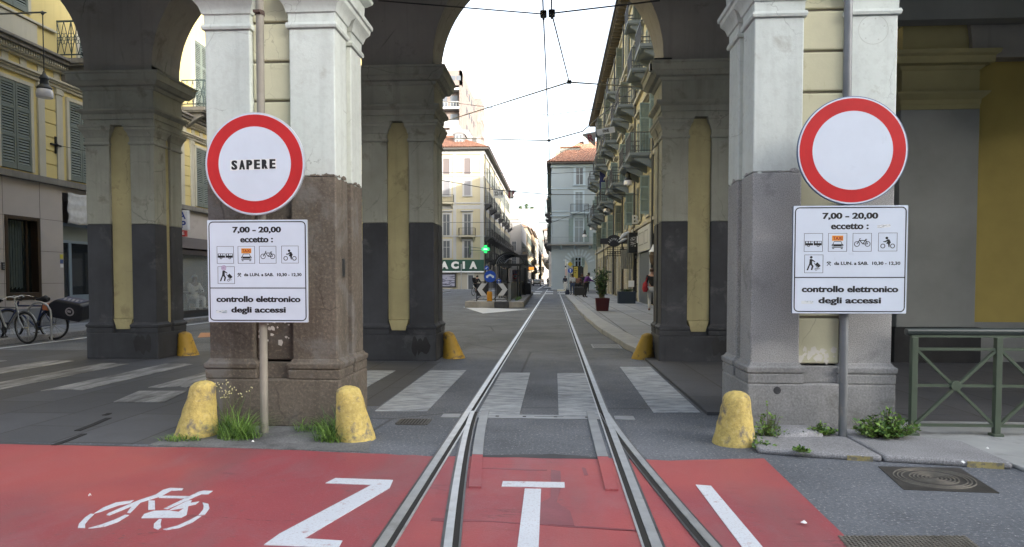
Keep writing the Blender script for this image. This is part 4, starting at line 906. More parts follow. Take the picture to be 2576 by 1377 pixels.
balcony(LB, 'E', (X, 27.1, 8.05), 2.9, .9, SOOT, flat('blue_green_iron', (.035, .055, .06), .5, .3), 1.0, True)
# shop window with a brown frame
wo = part(LB, 'shop_window', flat('brown_bronze_frame', (.055, .035, .022), .4, .3), lambda b: [b.box(X - .25, X + .02, 17.0, 17.1, .86, 3.12), b.box(X - .25, X + .02, 18.12, 18.22, .86, 3.12), b.box(X - .25, X + .02, 17.1, 18.12, .86, 1.06), b.box(X - .25, X + .02, 17.1, 18.12, 3.02, 3.12), b.box(X - .2, X - .16, 17.92, 17.99, 1.06, 3.02)], bevel=.01)
part(LB, 'pane', flat('tinted_shop_glass', (.012, .016, .016), .06, spec=.5), lambda b: b.box(X - .21, X - .19, 17.1, 18.12, 1.06, 3.02), parent=wo)
def f(b):
    for k in range(14): y = 17.12 + k * .045; b.box(X - .18 + .012 * (k % 2), X - .165 + .012 * (k % 2), y, y + .047, 1.15 + .03 * (k % 3), 3.0)
part(LB, 'curtain', cloth('green_grey_curtain', (.045, .06, .055)), f, parent=wo)
# entrance with a pale blue-grey frame
do = part(LB, 'shop_door', flat('blue_grey_door_paint', (.20, .25, .30), .5), lambda b: [b.box(X - .3, X - .2, 19.12, 21.3, .1, .16), b.box(X - .3, X - .2, 19.62, 19.74, .16, 2.5), b.box(X - .3, X - .2, 19.12, 19.2, .16, 3.0), b.box(X - .3, X - .2, 20.7, 20.8, .16, 2.5), b.box(X - .3, X - .2, 19.74, 20.7, .16, .95), b.box(X - .3, X - .2, 19.12, 21.3, 2.5, 2.58), b.box(X - .3, X - .2, 19.12, 21.3, 3.0, 3.1)], bevel=.008)
part(LB, 'pane', GLASS, lambda b: b.box(X - .27, X - .23, 19.2, 21.3, .17, 2.5), parent=do)
part(LB, 'transom', flat('green_grey_panel', (.20, .225, .21), .6), lambda b: b.box(X - .28, X - .22, 19.2, 21.3, 2.58, 3.0), parent=do)
part(LB, 'step', BLUEST, lambda b: b.box(X - .3, X + .12, 19.15, 21.3, .1, .24), bevel=.01)
part(LB, 'tie_rod_anchor', IRON, lambda b: [b.bar((X + .05, 18.85, 5.02), (X + .05, 18.85, 5.5), .05), b.bar((X + .05, 18.65, 5.26), (X + .05, 19.05, 5.26), .05), b.lathe([(.02, -.06), (.09, 0), (.02, .06)], (X + .06, 18.85, 5.26), 10), b.tube([(X + .08, 18.85, 5.26), (X + .75, 20.5, 5.2)], .008, 5)])
b = MB(); n = 12; pts = [(19.27 + 1.5 * i / n, 3.96 - j * .9 / 10) for j in range(11) for i in range(n + 1)]
b.add([(X + .05 + .02 * math.sin(i * 2.1 + j) + .015 * math.cos(j * 1.7) + .012 * ((i + j) % 2), y, z + .012 * math.sin(i * 1.3)) for q, (y, z) in enumerate(pts) for i, j in [(q % (n + 1), q // (n + 1))]], [(j * (n + 1) + i, j * (n + 1) + i + 1, (j + 1) * (n + 1) + i + 1, (j + 1) * (n + 1) + i) for j in range(10) for i in range(n)])
o = b.build('banner_cloth', cloth('white_cloth', (.56, .57, .58)), None, smooth=60); md = o.modifiers.new('thickness', 'SOLIDIFY'); md.thickness = .01
tag(o, 'plain white cloth hung over the shop entrance', 'cloth')
r = thing('intercom', 'small dark door intercom on the stone-clad wall', 'intercom', (X, 16.96, 1.75)); part(r, 'plate', DARKG, lambda b: b.box(X, X + .03, 16.86, 16.95, 1.66, 1.86), bevel=.005); part(r, 'button', STEEL, lambda b: [b.box(X + .03, X + .036, 16.88, 16.93, z, z + .02) for z in (1.70, 1.75, 1.8)])
r = thing('shop_stickers', 'yellow and blue sticker notices beside the shop door', 'sticker', (X, 19.08, 1.9)); part(r, 'notice', flat('yellow_notice', (.55, .5, .06), .5), lambda b: b.box(X, X + .006, 18.98, 19.10, 2.02, 2.14)); part(r, 'notice', flat('blue_notice', (.04, .08, .22), .5), lambda b: b.box(X, X + .006, 18.98, 19.10, 1.88, 1.99)); part(r, 'notice', PAPERW, lambda b: b.box(X, X + .006, 18.98, 19.10, 1.76, 1.86))
street_lamp('hanging street lamp with a white bowl before the yellow house, under the left arch', -12.0, 15.55, 5.70, X + .05, 1.17, .72)

# ------------------------------------------------------------------ people: one skinned body each, clothing and hair as its children
def figure(name, label, loc, rz, J, skin=SKIN, top=None, legs=None, hair=None, shoes=None, group=None, s=1.0, sleeves=1, short=0, dress=None):
    """J overrides the joints of a standing figure facing -Y (x to its left): metres above the feet"""
    P = dict(pel=(0, 0, .95), sp=(0, 0, 1.15), ch=(0, 0, 1.36), nk=(0, 0, 1.50), hd=(0, -.015, 1.60), tp=(0, -.01, 1.70),
             ls=(.19, 0, 1.42), le=(.24, .02, 1.14), lw=(.24, -.08, .90), lh=(.24, -.10, .81), rs=(-.19, 0, 1.42), re=(-.24, .02, 1.14), rw=(-.24, -.08, .90), rh=(-.24, -.10, .81),
             lp=(.10, 0, .90), lk=(.11, -.03, .50), la=(.11, .03, .09), lt=(.12, -.14, .04), rp=(-.10, 0, .90), rk=(-.11, -.03, .50), ra=(-.11, .03, .09), rt=(-.12, -.14, .04)); P.update(J)
    rad = dict(pel=.135, sp=.125, ch=.135, nk=.055, hd=.092, tp=.075, ls=.07, le=.045, lw=.032, lh=.036, rs=.07, re=.045, rw=.032, rh=.036, lp=.095, lk=.062, la=.042, lt=.035, rp=.095, rk=.062, ra=.042, rt=.035)
    body = [('pel', 'sp'), ('sp', 'ch'), ('ch', 'nk'), ('nk', 'hd'), ('hd', 'tp'), ('ch', 'ls'), ('ls', 'le'), ('le', 'lw'), ('lw', 'lh'), ('ch', 'rs'), ('rs', 're'), ('re', 'rw'), ('rw', 'rh'), ('pel', 'lp'), ('lp', 'lk'), ('lk', 'la'), ('la', 'lt'), ('pel', 'rp'), ('rp', 'rk'), ('rk', 'ra'), ('ra', 'rt')]
    def skinned(nm, edges, grow, m, par, k=1.0):
        ns = []
        for e in edges:
            for q in e:
                if q not in ns: ns.append(q)
        me = bpy.data.meshes.new(nm); me.from_pydata([Vector(P[q]) * s for q in ns], [(ns.index(a), ns.index(c)) for a, c in edges], []); me.materials.append(m)
        o = bpy.data.objects.new(nm, me); COL.objects.link(o); md = o.modifiers.new('skin', 'SKIN'); md.use_smooth_shade = True
        for i, q in enumerate(ns): me.skin_vertices[0].data[i].radius = ((rad[q] * k + grow) * s,) * 2
        for d in me.skin_vertices[0].data: d.use_root = False
        me.skin_vertices[0].data[0].use_root = True
        o.modifiers.new('subdivision', 'SUBSURF').levels = 1; o.modifiers[-1].render_levels = 2
        if par: o.parent = par
        return o
    r = thing(name, label, 'person', loc, group, rz)
    skinned('body', body, 0, skin, r)
    T = [('pel', 'sp'), ('sp', 'ch'), ('ch', 'ls'), ('ls', 'le'), ('ch', 'rs'), ('rs', 're')] + ([('le', 'lw'), ('re', 'rw')] if sleeves else [])
    if top: skinned('shirt', T, .014, top, r)
    L = [('pel', 'lp'), ('lp', 'lk'), ('pel', 'rp'), ('rp', 'rk')] + ([] if short else [('lk', 'la'), ('rk', 'ra')])
    if legs: skinned('trousers', L, .013, legs, r, 1.04)
    h = Vector(P['hd']); t = Vector(P['tp']); up = (t - h).normalized(); f = Vector((0, -1, 0))
    b = MB(); c = h + up * .055 + Vector((0, .012, 0)); nn = 14
    b.lathe([(.104, -.04), (.112, .0), (.105, .045), (.075, .085), (.03, .105)], c, nn)
    for i, v in enumerate(b.v):
        if v[2] < c.z + .03 and v[1] < c.y - .03: b.v[i] = (v[0] * .9 + c.x * .1, v[1] + .05, v[2] + .05)
    b.v = [tuple(Vector(v) * s) for v in b.v]; b.build('hair', hair or flat('dark_hair', (.012, .01, .009), .7), r, smooth=60, world=False)
    b = MB(); n0 = h + Vector((0, -.088, .012)); b.add([n0 + Vector((-.012, .01, -.02)), n0 + Vector((.012, .01, -.02)), n0 + Vector((0, .005, .03)), n0 + Vector((0, -.028, -.012))], [(0, 1, 3), (1, 2, 3), (2, 0, 3), (0, 2, 1)])
    for sx in (-.034, .034): b.box(h.x + sx - .012, h.x + sx + .012, h.y - .088, h.y - .078, h.z + .028, h.z + .036)
    b.v = [tuple(Vector(v) * s) for v in b.v]; b.build('face', skin, r, world=False)
    for a, q in (('la', 'lt'), ('ra', 'rt')):
        skinned('shoe', [(a, q)], .012, shoes or flat('dark_shoes', (.03, .028, .027), .6), r)
    return r

# ------------------------------------------------------------------ bicycles
def bike(label, loc, rz, fm, lean=0, basket=False, guards=True, group='bicycles'):
    r = thing('bicycle', label, 'bicycle', loc, group, rz); r.rotation_euler = (lean, 0, rz); tyre = flat('tyre_rubber', (.015, .015, .016), .8); chrome = flat('bicycle_chrome', (.5, .5, .5), .25, .9)
    wb = 1.06; R0 = .335
    for x in (0, wb):
        w = MB(); w.tube([(x + R0 * math.cos(t), 0, R0 + .02 + R0 * math.sin(t)) for t in [6.2832 * i / 32 for i in range(32)]], .021, 7, closed=True); o = w.build('wheel', tyre, r, smooth=50, world=False)
        w = MB(); w.tube([(x + (R0 - .028) * math.cos(t), 0, R0 + .02 + (R0 - .028) * math.sin(t)) for t in [6.2832 * i / 28 for i in range(28)]], .011, 5, closed=True); w.build('rim', chrome, o, smooth=50, world=False)
        w = MB()
        for k in range(16): t = 6.2832 * k / 16; w.tube([(x, .02 * (-1) ** k, R0 + .02), (x + (R0 - .03) * math.cos(t), 0, R0 + .02 + (R0 - .03) * math.sin(t))], .0022, 3)
        w.tube([(x, -.045, R0 + .02), (x, .045, R0 + .02)], .02, 8); w.build('spokes', chrome, o, world=False)
        if guards:
            w = MB(); w.tube([(x + (R0 + .035) * math.cos(t), 0, R0 + .02 + (R0 + .035) * math.sin(t)) for t in [R(20 + 150 * i / 14) for i in range(15)]], .016, 6); w.build('mudguard', fm, r, smooth=50, world=False)
    z = R0 + .02; b = MB(); A, B_, C_, D_ = (wb, 0, z), (.42, 0, .30), (.24, 0, .80), (.82, 0, .86)       # wheel at 0 is the rear
    for p, q in ((C_, (.84, 0, .80)), (B_, (.86, 0, .72)), (B_, C_)): b.tube([p, q], .019, 8)
    b.tube([(.88, 0, .66), (.80, 0, .90)], .022, 8)
    for sy in (-.05, .05): b.tube([(0, sy, z), (B_[0], sy * .6, B_[2])], .011, 6); b.tube([(0, sy, z), (C_[0] + .01, sy * .5, C_[2] - .05)], .010, 6); b.tube([(.885, sy * .4, .66), (.93, sy, .55), (wb, sy, z)], .014, 6)
    b.build('frame', fm, r, smooth=50, world=False)
    b = MB(); b.tube([(.80, 0, .88), (.78, 0, 1.02)], .014, 8); b.tube([(.62, -.28, .98), (.74, -.25, 1.02), (.82, -.12, 1.05), (.79, 0, 1.02), (.82, .12, 1.05), (.74, .25, 1.02), (.62, .28, .98)], .012, 7); h = b.build('handlebar', chrome, r, smooth=50, world=False)
    b = MB()
    for sy in (-1, 1): b.tube([(.64, sy * .278, .985), (.53, sy * .29, .955)], .017, 7); b.tube([(.72, sy * .25, 1.0), (.68, sy * .22, .94), (.60, sy * .25, .92)], .006, 5)
    b.build('grip', IRON, h, smooth=50, world=False)
    b = MB(); b.tube([(.24, 0, .78), (.21, 0, .93)], .014, 8); b.tube([(.08, 0, .95), (.16, 0, .965), (.26, 0, .955), (.38, 0, .95)], [.05, .09, .05, .02], 10); b.build('saddle', IRON, r, smooth=50, world=False)
    b = MB(); b.lathe([(.085, -.004), (.085, .004)], (0, 0, 0), 18); b.v = [(v[0] + .42, v[2] - .05, v[1] + .30) for v in b.v]; b.tube([(.42, -.06, .30), (.50, -.07, .16)], .012, 6); b.tube([(.42, .06, .30), (.34, .07, .44)], .012, 6)
    for x, y, q in ((.50, -.11, .16), (.34, .11, .44)): b.box(x - .045, x + .045, y - .045, y + .045, q - .012, q + .012)
    b.tube([(0, -.05, z + .04), (.42, -.05, .385)], .006, 4); b.tube([(0, -.05, z - .04), (.42, -.05, .215)], .006, 4); b.build('crankset', DARKG, r, smooth=40, world=False)
    b = MB(); b.box(-.24, .14, -.07, .07, .735, .75)
    for sy in (-.06, .06): b.tube([(0, sy, z), (-.06, sy, .74)], .007, 5)
    b.build('rack', DARKG, r, world=False); return r
bike('silver-grey bicycle with its front wheel turned towards the viewer, locked left of the rack', (-12.55, 14.57, 0), R(-17), flat('grey_bicycle_paint', (.24, .25, .25), .35, .6), R(4))
bike('dark blue bicycle parked behind the steel hoop, with a black box on its rear', (-11.72, 15.32, 0), R(183), flat('dark_blue_bicycle_paint', (.025, .04, .11), .35, .3), R(-3))
r = thing('delivery_box', 'black and dark blue delivery box lying askew on the rear rack of the bicycle', 'box', (-11.4, 15.32, .55)); r.rotation_euler = (R(8), R(11), R(6))
b = MB(); P = [(-.33, 0), (-.24, -.02), (.42, -.02), (.46, .05), (.46, .36), (.40, .42), (-.16, .42), (-.3, .3)]; b.poly(Fr((0, -.26, 0)), P, -.5, 0); b.build('body', flat('black_box_fabric', (.012, .013, .02), .5), r, bevel=.04, world=False)
b = MB(); b.poly(Fr((0, 0, .425), (1, 0, 0), (0, 1, 0)), [(-.12, -.22), (.38, -.22), (.38, .2), (-.12, .2)], 0, .006); lid = b.build('lid', flat('dark_blue_lid', (.03, .045, .12), .4), r, world=False)
b = MB()
for q in range(9): a = -.08 + q * .045; b.poly(Fr((a, -.05 - .1 * (q % 2), .4315), (1, 0, 0), (0, 1, 0)), [(0, 0), (.03, 0), (.035, .08), (.005, .07)], 0, .003)
b.build('print', flat('white_print', (.6, .6, .62), .6), lid, world=False)
b = MB(); b.ring(Fr((.2, -.265, .2)), 0, 0, .085, .03, 0, .004, 16); b.fbox(Fr((.2, -.265, .2)), -.05, .03, -.02, .03, 0, .005); b.build('emblem', flat('pale_emblem', (.35, .33, .36), .6), r, world=False)
b = MB(); b.box(-.43, -.26, -.26, .1, .12, .25); b.build('strap', flat('orange_strap', (.36, .12, .05), .6), r, world=False, bevel=.02)
r = thing('bicycle_rack', 'plain steel hoop bicycle rack at the edge of the parking strip', 'bicycle rack', (-11.83, 15.0, 0), rz=R(3)); b = MB()
b.tube([(-.27, 0, 0), (-.27, 0, .62)] + [(-.27 * math.cos(R(a)), 0, .62 + .27 * math.sin(R(a))) for a in range(15, 180, 15)] + [(.27, 0, .62), (.27, 0, 0)], .024, 10); b.build('hoop', STEEL, r, smooth=50, world=False)
b = MB(); [b.lathe([(.06, 0), (.06, .01)], (x, 0, 0), 12) for x in (-.27, .27)]; b.build('flange', STEEL, r, world=False)
r = thing('moped', 'cream moped with a slotted leg shield at the photo\'s left edge', 'moped', (-12.75, 14.3, 0), rz=R(-30)); CRM = flat('cream_moped_paint', (.50, .49, .42), .35)
b = MB(); b.tube([(-.55, 0, .5), (-.3, 0, .68), (.1, 0, .72), (.3, 0, .55)], [.1, .17, .15, .09], 14); b.poly(Fr((.36, -.2, .35), (0, 1, 0), (.25, 0, .97)), [(0, 0), (.4, 0), (.42, .4), (.32, .62), (.08, .62), (-.02, .4)], 0, .05); b.box(-.1, .36, -.15, .15, .3, .36); b.build('body', CRM, r, smooth=50, world=False)
b = MB(); [b.fbox(Fr((.41, -.1, .45), (0, 1, 0), (.25, 0, .97)), .05 + .07 * k, .08 + .07 * k, .02 + .07 * j, .045 + .07 * j, .0, .006) for k in range(2) for j in range(3)]; b.build('vent', BLACK, r, world=False)
for x in (-.5, .68):
    b = MB(); b.tube([(x + .2 * math.cos(t), 0, .22 + .2 * math.sin(t)) for t in [6.2832 * i / 24 for i in range(24)]], .05, 8, closed=True); o = b.build('wheel', flat('tyre_rubber', (.015, .015, .016), .8), r, smooth=50, world=False); b = MB(); b.lathe([(.13, -.03), (.13, .03)], (0, 0, 0), 16); b.v = [(v[0] + x, v[2], v[1] + .22) for v in b.v]; b.build('rim', STEEL, o, world=False)
b = MB(); b.tube([(-.45, 0, .80), (-.15, 0, .84), (.1, 0, .80)], [.08, .13, .08], 12); b.build('seat', IRON, r, smooth=50, world=False)
b = MB(); b.tube([(.68, 0, .22), (.5, 0, .9), (.46, 0, 1.0)], .025, 8); b.tube([(.36, -.32, 1.02), (.46, -.1, 1.02), (.46, .1, 1.02), (.36, .32, 1.02)], .015, 7); b.build('handlebar', STEEL, r, smooth=50, world=False)

# ------------------------------------------------------------------ cafe veranda and projecting sign on the left
r = thing('cafe_veranda', 'glazed cafe veranda with a brown awning roof, seen beyond the far left pillar', 'veranda', (-13.2, 27, 0))
va, vb, vx = 21.9, 28.7, -12.35
part(r, 'floor', DARKG, lambda b: b.box(-14.28, vx, va, vb, .121, .26))
part(r, 'frame', flat('dark_brown_frame', (.035, .028, .025), .5), lambda b: [b.box(vx - .06, vx, y - .035, y + .035, .26, 2.4) for y in (va + .04, 24.6, 26.6, vb - .04)] + [b.box(vx - .06, vx, va, vb, z, z + .1) for z in (.26, 2.3)] + [b.box(-14.28, vx - .06, va, va + .07, z, z + .1) for z in (.26, 2.3)] + [b.box(-13.4, -13.33, va, va + .07, .36, 2.3)])
gl = NT('clear_veranda_glass'); gl.b.inputs['Base Color'].default_value = (.8, .85, .85, 1); gl.b.inputs['Roughness'].default_value = .03; gl.b.inputs['Alpha'].default_value = .22
part(r, 'pane', gl.mat, lambda b: [b.box(vx - .04, vx - .03, va + .08, vb - .08, .36, 2.3), b.box(-14.2, vx - .06, va + .03, va + .04, .36, 2.3)])
part(r, 'awning', cloth('brown_awning', (.075, .062, .06)), lambda b: (b.poly(Fr((0, va - .15, 0), (-1, 0, 0)), [(-vx - .1, 2.4), (14.28, 3.0), (14.28, 3.05), (-vx - .1, 2.46)], 0, vb - va + .3), b.box(vx + .08, vx + .1, va - .15, vb + .15, 2.25, 2.46)))
part(r, 'back_wall', flat('dark_interior_wall', (.05, .045, .04), .9), lambda b: b.box(-14.27, -14.2, va + .1, vb, .3, 2.9))  # back wall in an even dark brown
part(r, 'notice_board', PAPERW, lambda b: b.box(-13.35, -13.0, va - .03, va - .01, 1.2, 2.1))
W_SH = cloth('white_jumper', (.55, .54, .5)); W_TR = cloth('white_trousers', (.52, .52, .5))
figure('person', 'person with a grey headscarf in white clothes seated at a table behind the veranda glass', (-12.95, 23.9, .26), R(60), dict(pel=(0, .1, .50), sp=(0, .09, .70), ch=(0, .05, .92), nk=(0, .02, 1.06), hd=(0, -.02, 1.17), tp=(0, -.02, 1.27), ls=(.19, .05, .97), le=(.25, -.08, .74), lw=(.12, -.28, .74), lh=(.07, -.35, .76), rs=(-.19, .05, .97), re=(-.25, -.08, .74), rw=(-.12, -.28, .74), rh=(-.07, -.35, .76),
       lp=(.1, .06, .48), lk=(.13, -.35, .50), la=(.13, -.34, .1), lt=(.13, -.48, .04), rp=(-.1, .06, .48), rk=(-.13, -.35, .50), ra=(-.13, -.34, .1), rt=(-.13, -.48, .04)), SKIND, W_SH, W_TR, cloth('grey_headscarf', (.2, .2, .22)))
def cafe_chair(x, y, rz, lab):
    c = thing('cafe_chair', lab, 'chair', (x, y, .26), 'cafe chairs in the veranda', rz); b = MB(); b.box(-.2, .2, -.2, .2, .43, .46); b.build('seat', DARKG, c, world=False); b = MB(); b.box(-.2, .2, .18, .21, .5, .85); b.build('backrest', DARKG, c, world=False)
    for px, py in ((-.18, -.18), (.18, -.18), (-.18, .18), (.18, .18)): b = MB(); b.tube([(px, py, 0), (px, py, .45)], .012, 6); b.build('leg', STEEL, c, world=False)
cafe_chair(-12.93, 24.0, R(60), 'slim metal cafe chair under the seated person in white'); cafe_chair(-13.5, 23.0, R(-120), 'slim metal cafe chair across the table from the seated person')
c = thing('cafe_table', 'small round cafe table in front of the seated person', 'table', (-13.3, 23.55, .26)); b = MB(); b.lathe([(.36, .70), (.36, .73)], n=24); b.build('tabletop', GREYPL, c, world=False); b = MB(); b.lathe([(.03, .02), (.03, .7)], n=10); b.lathe([(.22, 0), (.2, .02)], n=16); b.build('leg', DARKG, c, world=False)
r = thing('projecting_sign', 'white projecting sign with blue letters ending in ZA and AP above the veranda', 'shop sign', (-14.0, 23.5, 3.0)); ys = 23.5
part(r, 'panel', flat('white_sign_panel', (.62, .64, .68), .4), lambda b: b.box(-14.25, -12.95, ys, ys + .16, 3.18, 3.86), bevel=.02)
part(r, 'lettering', flat('blue_sign_letters', (.02, .05, .25), .5), lambda b: (b.text(SOUTH(0, ys), 'ZA', -13.25, 3.68, .46, .26, 0, .004, .03), b.text(SOUTH(0, ys), 'AP', -13.25, 3.36, .46, .26, 0, .004, .03)))
part(r, 'red_strip', flat('red_sign_strip', (.45, .03, .03), .5), lambda b: b.box(-14.25, -13.05, ys, ys + .16, 2.94, 3.15), bevel=.01)
part(r, 'lettering', PAPERW, lambda b: b.text(SOUTH(0, ys), 'CHE', -13.24, 3.05, .32, .12, 0, .004, .03))
part(r, 'bracket', IRON, lambda b: [b.bar((-14.29, ys + .08, z), (-13.3, ys + .08, z), .04) for z in (3.88, 2.92)])

# ------------------------------------------------------------------ traffic island with its railing, signs and tram shelter
IX0, IX1, IY0, IY1 = -4.42, -1.5, 33.7, 63.5
r = thing('traffic_island', 'raised stone island with striped kerb in the middle of the street', 'traffic island', (-3, 45, 0))
part(r, 'platform', GR['pave'], lambda b: b.poly(FL(), [(IX0 + .3, IY0 + .3), (IX1 - .3, IY0 + .3), (-1.95 - .28, IY1), (IX0 + .3, IY1)], 0, .29))
KL, KD = mat('pale_worn_kerb_paint', (.30, .28, .25), .8, .25, 2, .3), mat('dark_kerb_paint', (.06, .062, .07), .8, .3, 3, .3)
def f(b):
    for k in range(4): b.box(IX0 + .73 * k, IX0 + .73 * (k + 1) - .008, IY0, IY0 + .32, 0, .31, 0 if k in (1, 3) else 1 if k in (2,) else 0)
    n = 26
    for k in range(n):
        y0 = IY0 + .325 + (IY1 - IY0 - .4) * k / n; y1 = IY0 + .325 + (IY1 - IY0 - .4) * (k + 1) / n - .02; g = lambda y: IX1 - .45 * (y - IY0) / (IY1 - IY0)
        b.poly(FL(), [(g(y0) - .32, y0), (g(y0), y0), (g(y1), y1), (g(y1) - .32, y1)], 0, .31, k % 2); b.box(IX0, IX0 + .3, y0, y1, 0, .31, k % 2)
o = part(r, 'kerb', [KL, KD], f, bevel=.02)
tuft('grass_strip', 'strip of grass on the traffic island beside the dark parapet', -2.0, 38.5, .12, 2.6, 500, .2, 31, .29, wide=.01)
r = thing('chevron_railing', 'black railing with two black and white chevron boards at the head of the island', 'railing', (-3.1, 34.5, .3))
Yc = 34.5
part(r, 'frame', IRON, lambda b: [b.box(x - .025, x + .025, Yc - .025, Yc + .025, .3, 1.28) for x in (-3.92, -2.98, -2.37)] + [b.box(-4.0, -2.3, Yc - .03, Yc + .03, 1.26, 1.31), b.box(-3.92, -2.37, Yc - .02, Yc + .02, .38, .42)] + [b.bar((-3.9, Yc, .42), (-3.55, Yc, .72), .03), b.bar((-2.4, Yc, .42), (-2.7, Yc, .68), .03), b.bar((-3.05, Yc, .42), (-2.75, Yc, .68), .03)])
for x0, s in ((-3.90, -1), (-3.02 + .09, 1)):
    x1 = x0 + .58; bd = part(r, 'chevron_board', flat('black_board', (.02, .02, .024), .4), lambda b: b.box(x0, x1, Yc - .06, Yc - .035, .58, 1.22), bevel=.004)
    c = (x0 + x1) / 2; hw = .29 * s
    part(r, 'chevron', flat('white_reflective', (.55, .56, .58), .4), lambda b: b.poly(SOUTH(c, Yc - .06, .9), [(hw * q, v) for q, v in ([(1, 0), (.25, .31), (-.75, .31), (.1, 0), (-.75, -.31), (.25, -.31)] if s > 0 else [(1, 0), (.25, .31), (-.75, .31), (.1, 0), (-.75, -.31), (.25, -.31)])][::1 if s > 0 else -1][::-1] if s > 0 else [(hw * q, v) for q, v in [(1, 0), (.25, .31), (-.75, .31), (.1, 0), (-.75, -.31), (.25, -.31)]], .0, .004), parent=bd)
BLUES = flat('blue_sign_sheeting', (.012, .07, .42), .35); 
def round_sign(name, label, x, y, z0, zc, rad, arrow, cat='traffic sign', pole=STEEL):
    r = thing(name, label, cat, (x, y, z0)); part(r, 'pole', pole, lambda b: b.tube([(x, y, z0), (x, y, zc + rad + .05)], .03, 8), smooth=40)
    d = part(r, 'sign_disc', BLUES, lambda b: b.disc(SOUTH(x, y - .05, zc), 0, 0, rad, 0, .015, 28)); fr = SOUTH(x, y - .05, zc); k = rad / .3
    def f(b):
        if arrow == 'split':
            b.poly(fr, [(p * k, q * k) for p, q in [(-.2, -.07), (-.2, .06), (-.17, .03), (-.13, .07), (0, .13), (.13, .07), (.17, .03), (.2, .06), (.2, -.07), (.08, -.07), (.11, -.03), (.06, .0), (0, .03), (-.06, .0), (-.11, -.03), (-.08, -.07)]][::-1], .015, .019)
        elif arrow == 'up': b.poly(fr, [(p * k, q * k) for p, q in [(-.05, -.2), (.05, -.2), (.05, .05), (.13, .05), (0, .22), (-.13, .05), (-.05, .05)]], .015, .019)
        else: b.poly(fr, [(p * k, q * k) for p, q in [(-.14, -.14), (.02, -.14), (-.04, -.08), (.14, .1), (.08, .16), (-.1, -.02), (-.14, .04)]], .015, .019)
    part(r, 'symbol', flat('pale_sign_symbol', (.6, .66, .72), .4), f, parent=d); return r
round_sign('traffic_sign', 'round blue sign with a pale two-way arrow above the chevron railing', -3.22, 34.32, .3, 1.56, .30, 'split')
round_sign('traffic_sign', 'smaller blue round sign behind the island, above the big blue one', -5.54, 56, 0, 2.35, .18, 'diag')
round_sign('traffic_sign', 'small blue sign half hidden behind the chevron railing', -3.12, 38.5, .3, 1.30, .14, 'up')
o = thing('island_beacon', 'stout yellow-orange cylinder post before the chevron railing', 'bollard', (-3.24, 34.2, .3)); b = MB(); b.lathe([(.135, 0), (.135, .46), (.12, .5), (.04, .51)], n=20); b.build('drum', mat('orange_yellow_plastic', (.50, .22, .012), .5, .15, 4, 0), o, smooth=40, world=False); b = MB(); b.lathe([(.15, 0), (.15, .03)], n=20); b.build('base', DARKG, o, world=False)
# parapet and glazed shelter
r = thing('parapet', 'dark metal parapet along the right side of the traffic island', 'parapet', (-2.2, 44, .3))
part(r, 'panel', flat('very_dark_panel', (.022, .024, .025), .4), lambda b: [b.box(-2.34, -2.28, 35.0 + 2.0 * k, 35.0 + 2.0 * k + 1.96, .33, 1.2) for k in range(9)])
part(r, 'handrail', DARKG, lambda b: b.box(-2.35, -2.25, 34.6, 53, 1.22, 1.28)); part(r, 'post', GREYPL, lambda b: b.box(-2.34, -2.2, 34.62, 34.78, .3, 1.2), bevel=.01)
r = thing('tram_shelter', 'black tram shelter with an arched glazed canopy on the island', 'shelter', (-3, 41, .3)); SX0, SX1 = -3.35, -1.98; FR = flat('black_shelter_frame', (.016, .018, .02), .35, .3)
part(r, 'post', FR, lambda b: b.box(SX0, SX0 + .12, 40.9, 41.02, .3, 2.35)); part(r, 'post', FR, lambda b: b.box(SX1 - .12, SX1, 40.9, 41.02, .3, 2.35)); part(r, 'post', FR, lambda b: b.box(SX0, SX0 + .12, 48.0, 48.1, .3, 2.35)); part(r, 'post', FR, lambda b: b.box(SX1 - .12, SX1, 48.0, 48.1, .3, 2.35))
part(r, 'lintel', FR, lambda b: [b.box(SX0, SX1, 40.88, 41.04, 2.2, 2.36), b.box(SX0, SX0 + .1, 41.04, 48, 2.22, 2.36), b.box(SX1 - .1, SX1, 41.04, 48, 2.22, 2.36), b.box(SX0 + .18, SX0 + .24, 40.92, 41, .3, 2.2), b.box(SX1 - .24, SX1 - .18, 40.92, 41, .3, 2.2)])
c = (SX0 + SX1) / 2
for y0, y1 in [(40.75, 40.87)] + [(42.1 + 1.2 * k, 42.16 + 1.2 * k) for k in range(5)]:
    part(r, 'arch_rib', FR, lambda b: b.strip(Fr((c, y1, 2.33)), [(.86 * math.cos(R(a)), .66 * math.sin(R(a))) for a in range(0, 181, 12)], .11, 0, y1 - y0))
def f(b):
    c = (SX0 + SX1) / 2; n = 14
    for k in range(n):
        a, d = R(180 * k / n), R(180 * (k + 1) / n); P = [(c + .84 * math.cos(t), 2.33 + .64 * math.sin(t)) for t in (a, d)]
        b.add([(P[0][0], 40.8, P[0][1]), (P[1][0], 40.8, P[1][1]), (P[1][0], 48.1, P[1][1]), (P[0][0], 48.1, P[0][1])], [(0, 1, 2, 3)])
part(r, 'canopy', flat('smoky_canopy_glass', (.06, .065, .068), .12), f, smooth=60)
part(r, 'side_panel', flat('black_side_panel', (.02, .022, .024), .3), lambda b: [b.box(SX0, SX0 + .05, 41.1, 47.9, .5, 2.1)])
part(r, 'poster', paper('shelter_poster', (.45, .35, .40), (.10, .12, .3), 3.5), lambda b: b.box(SX0 + .42, SX1 - .42, 47.8, 47.84, .9, 2.1))
part(r, 'bench', DARKG, lambda b: b.box(SX0 + .1, SX0 + .45, 42, 46, .72, .77))
